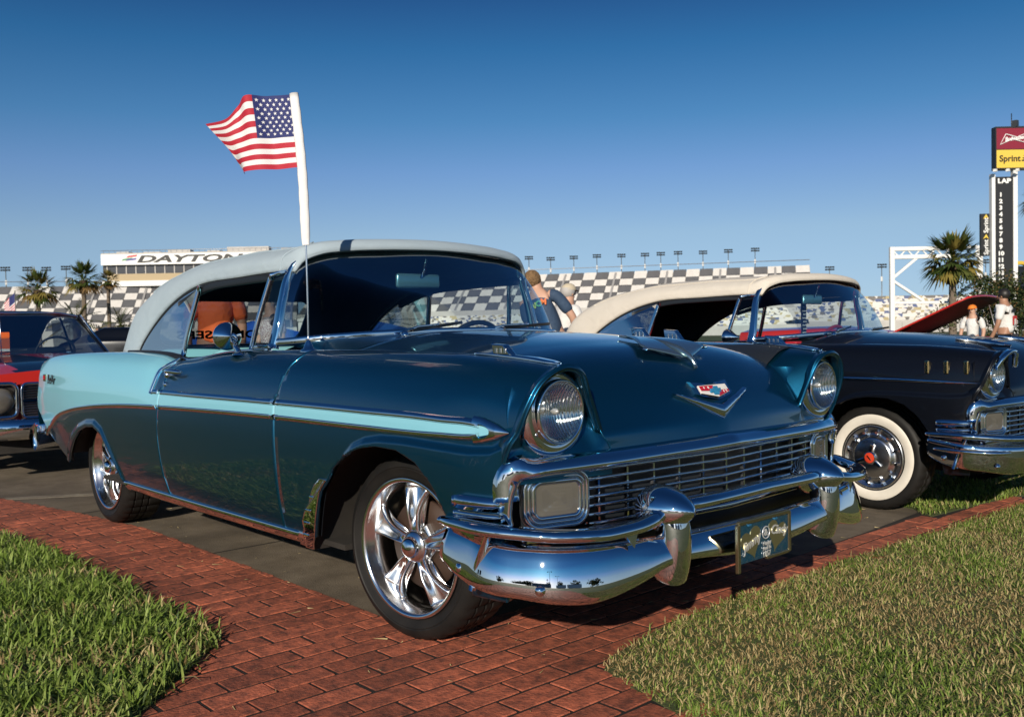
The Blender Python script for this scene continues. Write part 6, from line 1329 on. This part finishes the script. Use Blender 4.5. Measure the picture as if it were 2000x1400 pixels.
person('grey bearded person in an orange cap and white shirt by the open hood', -4.35, 14.85, away+math.pi*.75, .78, C_WHITE, C_DARK, SKIN, H_GRY, (K_OR, 'cap'))
person('person in a grey shirt seen through the black car quarter window', -3.80, 4.72, away+2.6, .80, C_GREY, C_DARK, SKIN, H_BRN, bend=.15)
person('person in a white shirt far off beside the rear of the canvas top', -33.6, 9.45, away+2.0, .85, C_WHITE, C_DARK, SKIN2, H_BLK)
# ================================================================ blue canopy tents, small flags
M_TENT = pm('tent_blue', (.02, .10, .45), .6); 
for (x, y, h, lab) in ((-23.2, 10.4, 1.50, 'blue canopy tent seen through the open door window'), (-19.2, 11.9, 1.44, 'blue canopy tent seen through the vent pane and windscreen corner')):
    t = thing('canopy_tent', lab, 'tent', (x, y, 0), 'blue canopy tents'); w = 1.5; V = [(x-w, y-w, h-.55), (x+w, y-w, h-.55), (x+w, y+w, h-.55), (x-w, y+w, h-.55), (x, y, h)]; V += [(v[0], v[1], v[2]-.18) for v in V[:4]]
    mesh('canopy', V, [(0, 1, 4), (1, 2, 4), (2, 3, 4), (3, 0, 4), (0, 5, 6, 1), (1, 6, 7, 2), (2, 7, 8, 3), (3, 8, 5, 0)], M_TENT, t, smooth=False)
    for sx in (-1, 1):
        for sy in (-1, 1): mesh('leg', *sweep(np.array([(x+sx*w*.97, y+sy*w*.97, 0), (x+sx*w*.97, y+sy*w*.97, h-.55)]), circ(.03, 6), (1, 0, 0)), M_STEEL, t)
for k, (x, y, z, lab) in enumerate(((-63.15, 14.24, 4.2, 'small American flag on a pole above the red car, right one'), (-63.9, 13.4, 4.2, 'small American flag on a pole at the left picture edge'))):
    t = thing('flag_on_pole', lab, 'flag', (x, y, 0), 'small far flags'); mesh('pole', *sweep(np.array([(x, y, 0), (x, y, z)]), circ(.03, 6), (1, 0, 0)), M_STEEL, t)
    N_ = 13; rows = []
    for i in range(9):
        for j in range(N_+1): rows.append(tuple(Vector((x, y, z-.1-j*.085-i*.09))-RH*(i*.09)+FH*(.05*math.sin(i*1.1))))
    mi_ = [2 if (i < 4 and j < 7) else (0 if j % 2 == 0 else 1) for i in range(8) for j in range(N_)]; mesh('cloth', rows, gridf(9, N_+1), [M_FR, M_FW, M_FB], t, mi=mi_)
# ================================================================ the black convertible beside it (same maker, a year on)
blk = thing('convertible_car', 'black fifties convertible with beige canvas top and whitewall tyres', 'car', (.036, 3.205, 0), local=True); blk.scale = (.935, .95, .95)
bo, _, bh = make_car(blk, M_BLACKP, M_BLACKP, M_BEIGE, 'black')
before = set(blk.children); glass_and_top(blk, M_BEIGE, 'black', M_SEATR)
for o in blk.children:
    if o not in before: o.location.x += .085
front_panel(blk, M_BLACKP)
for s in (-1, 1): headlamp(blk, M_BLACKP, 'black', s)
grille(blk); bumper(blk, 'black'); side_trim(blk, bo, 'black')
for (x, y, s, ro) in ((0, -.80, -1, .2), (-2.921, -.80, -1, .5), (0, .80, 1, .9), (-2.921, .80, 1, .3)):
    w = bpy.data.objects.new('wheel', None); COL.objects.link(w); w.parent = blk; wheel_mesh_parts(w, x, y, .318, s, 'white', 0, ro)
for s in (-1, 1):
    V, F = lathe([(.10, .0005), (.085, .010), (.05, .030), (.02, .050), (.0, .056), (-.008, .052)], 32, 'x')
    if s < 0: mesh('door_mirror', V+np.array([-1.02, -.84, 1.045]), F, M_CHROME, bo[('door', -1)])
    x = .60; z = hood_z(x-.05, s*.30)
    mesh('hood_windsplit', *sweep(np.array([(x-.30, s*.33, hood_z(x-.30, s*.33)+.01), (x-.10, s*.33, z+.035), (x+.02, s*.33, z+.02)]), circ(.022, 10, .016), (0, 0, 1), scale=[.4, 1, .5]), M_CHROME, bh)
# '57-style bright lower bumper rib on the corner
pth = curve([(.44, -.962, .42), (.60, -.960, .415), (.74, -.90, .41), (.82, -.78, .41)], 20); mesh('bumper_rib', *sweep(pth, circ(.013, 8), (0, 0, 1), scale=np.interp(np.arange(20), [0, 3, 16, 19], [.4, 1, 1, .4])), M_CHROME, blk)
for s in (-1, 1): mesh('headlamp_brow', *sweep(curve(np.array([(.735, s*.86, .86), (.765, s*.83, .92), (.775, s*.74, .955), (.765, s*.65, .935), (.745, s*.60, .87)]), 24), [(.012, -.02), (.006, .012), (-.012, .004), (-.008, -.02)], (0, 0, 1)), M_CHROME, bo[('front_fender', s)])
# dotted ribbon hanging from the inside mirror
rb = mesh('mirror_ribbon', *box(-.93, -.02, 1.17, .012, .055, .24), pm('dotted_ribbon', (.01, .012, .03), .6), blk, smooth=False)
for k in range(9):
    for j in range(3): mesh('ribbon_dot', *box(-.923, -.038+.018*j+(.009 if k % 2 else 0), 1.065+k*.026, .002, .009, .009), M_WHITE, rb, smooth=False)
# ================================================================ red muscle car behind
def loft_car(root, sec, mats, mi=None, name='body'):
    n, m = len(sec), len(sec[0]); return mesh(name, np.array(sec).reshape(-1, 3), gridf(n, m, flip=False), mats, root)
red = thing('muscle_car', 'red muscle car with black hood stripes and black vinyl roof behind the blue car', 'car', (-5.05, -.12, 0), local=True)
# local: x forward from the nose, sections from right sill over to left sill
def rsec(x, w, zt, zc, zs=.62, zb=.26):
    h = [(w-.03, zb), (w, .45), (w, zs), (w-.015, zt-.06), (w-.06, zt-.012), (w-.16, zt), (w*.55, zc), (w*.25, zc+.012), (0, zc+.015)]
    return [(x, -u, z) for u, z in h] + [(x, u, z) for u, z in h[-2::-1]]
st = [(-.06, .86, .80, .82), (-.30, .90, .835, .865), (-.8, .92, .86, .895), (-1.3, .93, .875, .91), (-1.62, .935, .885, .915), (-1.9, .94, .89, .90), (-3.0, .94, .90, .90), (-3.6, .94, .93, .93), (-4.2, .93, .92, .93), (-4.9, .86, .86, .88)]
xs = np.linspace(-.06, -4.9, 60); prm = herm([-s_[0] for s_ in st], np.array([s_[1:] for s_ in st]), -xs); sec = np.array([rsec(x, *p) for x, p in zip(xs, prm)])
def dense_sec(a, k=5):
    t = np.linspace(0, a.shape[1]-1, (a.shape[1]-1)*k+1); return herm(np.arange(a.shape[1]), a.transpose(1, 0, 2), t).transpose(1, 0, 2)
D = dense_sec(sec); n, m = D.shape[:2]; V = D.reshape(-1, 3); F = gridf(n, m)
arch = lambda c: (lambda v: np.where(np.abs(v[:, 1]) > .6, np.hypot(v[:, 0]-c, v[:, 2]-.32)-.37, 1))
for c in (-.95, -3.80): V, F = clip(V, F, arch(c)(V))
V, F = clip(V, F, np.where((V[:, 0] < -1.95) & (V[:, 0] > -3.3) & (np.abs(V[:, 1]) < .70), -1.0, 1.0))
ct = np.array([V[list(f)].mean(0) for f in F]); stripe = (ct[:, 0] > -1.95) & (np.abs(ct[:, 1]) > .20) & (np.abs(ct[:, 1]) < .56) & (ct[:, 2] > .78)
red_body = mesh('body', V, F, [M_REDP, M_BLACKP], red, mi=stripe.astype(int))
mesh('nose_panel', np.array([p for p in D[0]]), [tuple(range(m))], M_REDP, red, smooth=False)
mesh('grille_surround', *sweep(np.array([(.0, y, z) for y, z in rrect(1.10, .26, .04, 4)])+np.array([0, 0, .60]), circ(.013, 8), (1, 0, 0), close_path=True), M_CHROME, red); mesh('grille_panel', *box(-.02, 0, .60, .02, 1.10, .26), pm('grille_black', (.008, .008, .008), .5), red, smooth=False)
for k in range(13): mesh('grille_bar', *box(-.005, 0, .485+k*.019, .012, 1.08, .005), M_CHROME2 if k != 6 else M_CHROME, red, smooth=False)
mesh('grille_middle_bar', *box(.006, 0, .602, .016, 1.10, .016), M_CHROME, red, smooth=False)
for s in (-1, 1):
    hb = mesh('headlamp_bezel', *sweep(np.array([(.002, s*.70+y, .61+z) for y, z in rrect(.23, .25, .05, 5)]), circ(.016, 8), (1, 0, 0), close_path=True), M_CHROME, red)
    Vh, Fh = lathe([(.02, .001), (.016, .05), (.004, .088), (-.01, .098)], 32, 'x'); mesh('headlamp_lens', Vh+np.array([0, s*.70, .61]), Fh, lamp_lens(), hb); mesh('headlamp_plate', *box(-.025, s*.70, .61, .02, .24, .26), M_DARK, hb, smooth=False)
    Vr_, Fr_ = lathe([(-.01, .098), (.006, .103), (.012, .098)], 32, 'x'); mesh('headlamp_ring', Vr_+np.array([0, s*.70, .61]), Fr_, M_CHROME, hb)
pth = curve([(-.35, -.93, .40), (-.05, -.91, .40), (.05, -.75, .40), (.09, 0, .40), (.05, .75, .40), (-.05, .91, .40), (-.35, .93, .40)], 40); mesh('front_bumper', *sweep(pth, [(.075, -.02), (.068, .012), (.02, .028), (-.05, .024), (-.08, -.01), (-.06, -.03)], (0, 0, 1)), M_CHROME, red)
mesh('lower_valance', *box(-.10, 0, .27, .1, 1.7, .12), M_DARK, red, smooth=False); mesh('chassis', *box(-2.4, 0, .30, 4.6, 1.4, .12), M_DARK, red, smooth=False)
# glasshouse with black vinyl roof
rf = [[(-2.28, .58, 1.28), (-2.27, .45, 1.305), (-2.26, .2, 1.318), (-2.26, 0, 1.32)], [(-2.7, .60, 1.30), (-2.7, .46, 1.335), (-2.7, .2, 1.348), (-2.7, 0, 1.35)], [(-3.2, .60, 1.28), (-3.2, .46, 1.32), (-3.2, .2, 1.335), (-3.2, 0, 1.337)], [(-3.75, .64, 1.08), (-3.75, .48, 1.12), (-3.75, .2, 1.13), (-3.75, 0, 1.13)], [(-4.15, .68, .90), (-4.2, .5, .92), (-4.2, .2, .925), (-4.2, 0, .925)]]
h_ = np.array(rf); l_ = h_.copy(); l_[..., 1] *= -1; net_ = np.concatenate([l_, h_[:, -2::-1]], 1); rv_ = surf(net_, 30, 31); o_ = mesh('vinyl_roof', rv_, gridf(30, 31, flip=True), pm('black_vinyl', (.012, .012, .015), .5, bump=(120, .3, .003)), red, solid=.015)
wb_ = np.array([(-1.90, -.74, .90), (-1.76, -.5, .915), (-1.70, 0, .92), (-1.76, .5, .915), (-1.90, .74, .90)]); wt_ = np.array([(-2.28, -.58, 1.275), (-2.25, -.42, 1.30), (-2.23, 0, 1.31), (-2.25, .42, 1.30), (-2.28, .58, 1.275)]); b_, t_2 = curve(wb_, 31), curve(wt_, 31)
mesh('windscreen', np.array([b_*(1-k)+t_2*k for k in np.linspace(0, 1, 5)]).reshape(-1, 3), gridf(5, 31), M_GLASSD, red); mesh('windscreen_moulding', *join(sweep(b_, circ(.010, 6), (0, 0, 1)), sweep(t_2+np.array([.01, 0, .006]), circ(.012, 6), (0, 0, 1))), M_CHROME, red)
for s in (-1, 1):
    mesh('screen_pillar', *sweep(np.array([(-1.91, s*.745, .89), (-2.28, s*.59, 1.285)]), rrect(.05, .035, .01), (1, 0, 0)), M_BLACKP, red); mesh('pillar_moulding', *sweep(np.array([(-1.885, s*.75, .90), (-2.255, s*.597, 1.29)]), circ(.009, 6), (1, 0, 0)), M_CHROME, red)
    mesh('side_glass', [(-1.98, s*.735, .91), (-3.55, s*.72, .92), (-3.25, s*.61, 1.26), (-2.34, s*.595, 1.27)], [(0, 1, 2, 3)], M_GLASS, red, smooth=False); mesh('window_post', *sweep(np.array([(-2.95, s*.73, .91), (-2.92, s*.605, 1.28)]), rrect(.03, .02, .005), (1, 0, 0)), M_BLACKP, red)
    w = bpy.data.objects.new('wheel', None); COL.objects.link(w); w.parent = red; wheel_mesh_parts(w, -.95, s*.80, .31, s, 'alloy', 0, .3); w2 = bpy.data.objects.new('wheel', None); COL.objects.link(w2); w2.parent = red; wheel_mesh_parts(w2, -3.80, s*.80, .31, s, 'alloy', 0, .8)
mesh('seat_back', *box(-2.75, 0, .78, .15, 1.2, .4), M_INT, red, bevel=.05); mesh('dashboard', *box(-2.05, 0, .86, .2, 1.3, .12), M_INT, red, bevel=.03); a = np.linspace(0, 2*math.pi, 30, endpoint=False); mesh('steering_wheel', *sweep(np.stack([-2.28+.06*np.sin(a), .36+.18*np.cos(a), .93+.15*np.sin(a)], 1), circ(.012, 6), (1, 0, .3), close_path=True), M_INT, red)
mesh('floor_pan', *box(-2.6, 0, .45, 1.6, 1.4, .05), M_INT, red, smooth=False); mesh('aerial', *sweep(np.array([(-1.55, -.30, .91), (-1.60, -.30, 1.45)]), circ(.004, 6), (0, 1, 0)), M_CHROME2, red)
tg = mesh('paper_tag', *box(-1.93, -.18, 1.03, .006, .085, .20), pm('orange_card', (.65, .12, .02), .7), red, smooth=False); mesh('tag_label', *box(-1.924, -.18, .965, .003, .082, .022), M_WHITE, tg, smooth=False)
for s in (-1, 1): mesh('wiper', *sweep(np.array([(-1.74, -.35+.5*(s > 0), .93), (-1.83, -.02+.5*(s > 0), .965)]), rrect(.012, .01, .003), (0, 0, 1)), M_RUBBER, red)
# ================================================================ car with its red hood up, far right
oh = thing('open_hood_car', 'red car with its hood raised at the right beside two people', 'car', (-4.60, 16.45, 0), rz=math.atan2(RH.y*.72-FH.y*.69, RH.x*.72-FH.x*.69), local=True)
Vb = [(-1.35, -.78, .82), (-1.35, .78, .82), (.02, .80, 1.42), (.10, .60, 1.47), (.12, 0, 1.49), (.10, -.60, 1.47), (.02, -.80, 1.42)]
bm = bmesh.new()
rows = []
for t in np.linspace(0, 1, 8):
    rows.append([(-1.45+1.35*t-.03*abs(v)**3, .88*v, .72+.62*t+.05*math.sin(math.pi*t)*(1-abs(v)**3)+.04*(1-v*v)*t) for v in np.linspace(-1, 1, 11)])
oh.scale = (1.15, 1.15, 1.15); hd_ = mesh('raised_hood', np.array(rows).reshape(-1, 3), gridf(8, 11), [M_REDP, pm('hood_liner', (.03, .018, .018), .7)], oh); so = hd_.modifiers.new('solid', 'SOLIDIFY'); so.thickness = .03; so.offset = -1; so.material_offset = 1
bm.free()
sec = np.array([rsec(x, w, zt, zc, .55, .24) for x, w, zt, zc in ((.15, .82, .60, .62), (-.2, .88, .66, .58), (-.7, .90, .68, .52), (-1.3, .91, .70, .56), (-1.6, .92, .74, .76), (-2.6, .92, .87, .89), (-4.3, .86, .82, .86))]); D = dense_sec(sec, 3); mesh('body', D.reshape(-1, 3), gridf(*D.shape[:2]), M_REDP, oh)
for s in (-1, 1): mesh('hood_hinge', *sweep(np.array([(-1.40, s*.70, .70), (-1.1, s*.72, .85)]), circ(.015, 6), (0, 1, 0)), M_DARK, oh); 
for s in (-1, 1):
    for xx in (-.75, -3.4): Vt, Ft = lathe([(0, .20), (-.01, .24), (0, .30), (.05, .315), (.18, .315), (.2, .28)], 40, 'y'); Vt[:, 1] *= -s if s > 0 else 1; mesh('tyre', Vt+np.array([xx, s*.90 if s > 0 else -.90, .315]), Ft, M_TYRE, oh)
mesh('prop_rod', *sweep(np.array([(-.1, .6, .62), (-.25, .6, 1.22)]), circ(.008, 6), (1, 0, 0)), M_STEEL, oh)
# dark car tail far left behind the palms
dk = thing('parked_car', 'dark parked car far behind the rear of the canvas top', 'car', (-27.5, 8.6, 0), rz=.9, local=True)
sec = np.array([rsec(x, w, zt, zc, .6, .3) for x, w, zt, zc in ((2.2, .75, .65, .68), (1.9, .85, .80, .84), (.9, .9, .90, .95), (.5, .88, .95, 1.2), (-.2, .80, 1.0, 1.36), (-.9, .80, 1.0, 1.36), (-1.6, .86, .95, 1.1), (-2.2, .80, .85, .92))]); D = dense_sec(sec, 3); mesh('body', D.reshape(-1, 3), gridf(*D.shape[:2]), M_BLACKP, dk)
for s in (-1, 1):
    for xx in (1.4, -1.4): Vt, Ft = lathe([(0, .18), (-.01, .24), (0, .30), (.05, .32), (.18, .32)], 32, 'y'); Vt[:, 1] *= -1 if s > 0 else 1; mesh('tyre', Vt+np.array([xx, s*.88, .32]), Ft, M_TYRE, dk)
    mesh('headlamp', *box(2.21, s*.55, .66, .03, .2, .14), M_CHROME2, dk, smooth=False, bevel=.02)
# ================================================================ what stands behind the viewer and shows in the chrome and paint
M_TRAIL = pm('trailer_white', (.55, .56, .58), .5); M_TRAIL2 = pm('trailer_grey', (.16, .18, .21), .5)
def trailer(x, y, rz, L, h, mat, label):
    t = thing('box_trailer', label, 'trailer', (x, y, 0), 'trailers across the lawn', rz, local=True); mesh('cargo_box', *box(0, 0, h/2+.6, L, 2.5, h), mat, t, smooth=False, bevel=.05); mesh('skirt', *box(0, 0, .5, L*.8, 2.2, .3), M_DARK, t, smooth=False)
    for xx in (-L*.3, -L*.3+1.1):
        for s in (-1, 1): V, F = lathe([(0, .2), (0, .45), (.05, .5), (.25, .5), (.3, .45)], 24, 'y'); mesh('wheel', V+np.array([xx, s*1.1-.15, .5]), F, M_TYRE, t)
for k, (d_, l_, rz, L, h, m, lab) in enumerate(((-34, -7, .8, 12, 3.0, M_TRAIL2, 'dark grey box trailer across the lawn, mirrored in the bumper corner'), (-38, 8, 1.1, 9, 2.7, M_TRAIL, 'white box trailer across the lawn, mirrored in the bumper'), (-42, 22, .6, 14, 3.2, M_TRAIL, 'long white box trailer farthest along the lawn, mirrored in chrome'))):
    p = CAM_POS+FH*d_+RH*l_; trailer(p.x, p.y, rz, L, h, m, lab)
for k, (d_, l_, h) in enumerate(((-26, -1.5, 9), (-30, 4, 8))):
    p = CAM_POS+FH*d_+RH*l_; t = thing('lamp_standard', ['tall lamp standard mirrored in the bumper, left one', 'tall lamp standard mirrored in the bumper, right one'][k], 'lamp post', (p.x, p.y, 0), 'lamp standards behind the viewer'); mesh('post', *sweep(np.array([(p.x, p.y, 0), (p.x, p.y, h)]), circ(.12, 8), (1, 0, 0), scale=[1.2, .7]), M_STEEL, t); mesh('lamp_arm', *sweep(np.array([(p.x-.9, p.y-.9, h), (p.x+.9, p.y+.9, h)]), circ(.06, 6), (0, 0, 1)), M_STEEL, t)
    for s in (-1, 1): mesh('lamp_head', *box(p.x+s*.9, p.y+s*.9, h-.1, .5, .5, .2), M_LAMPH, t, smooth=False)
k = 0
TL = ['broad leafy tree behind the viewer, first of the row', 'leafy tree behind the viewer, second of the row', 'leafy tree behind the viewer, third of the row', 'leafy tree behind the viewer, fourth of the row', 'leafy tree behind the viewer, fifth of the row', 'leafy tree behind the viewer, sixth of the row']
for (d_, l_) in ((-60, -48), (-70, -30), (-75, -8), (-72, 14), (-66, 36), (-58, 55)):
    p = CAM_POS+FH*d_+RH*l_; shrub('shade_tree', TL[k], p.x, p.y, 5.2, 5.5, 4.6, 1500, 40+k, 1.3); k += 1
# chairs on the lawn mirrored in the door
for k, (x, y) in enumerate(((-2.6, -6.2), (-3.6, -6.6))):
    t = thing('folding_chair', ['dark folding chair on the lawn, the nearer of the two mirrored in the door', 'dark folding chair on the lawn, the farther of the two mirrored in the door'][k], 'chair', (x, y, 0), 'folding chairs on the lawn', local=True)
    mesh('seat', *box(0, 0, .44, .5, .5, .03), C_DARK, t, smooth=False); mesh('backrest', *box(0, -.26, .70, .5, .03, .45), C_DARK, t, smooth=False)
    for sx in (-1, 1):
        for sy in (-1, 1): mesh('leg', *sweep(np.array([(sx*.25, sy*.25, 0), (sx*.25, -sy*.2, .44)]), circ(.012, 6), (1, 0, 0)), M_STEEL, t)
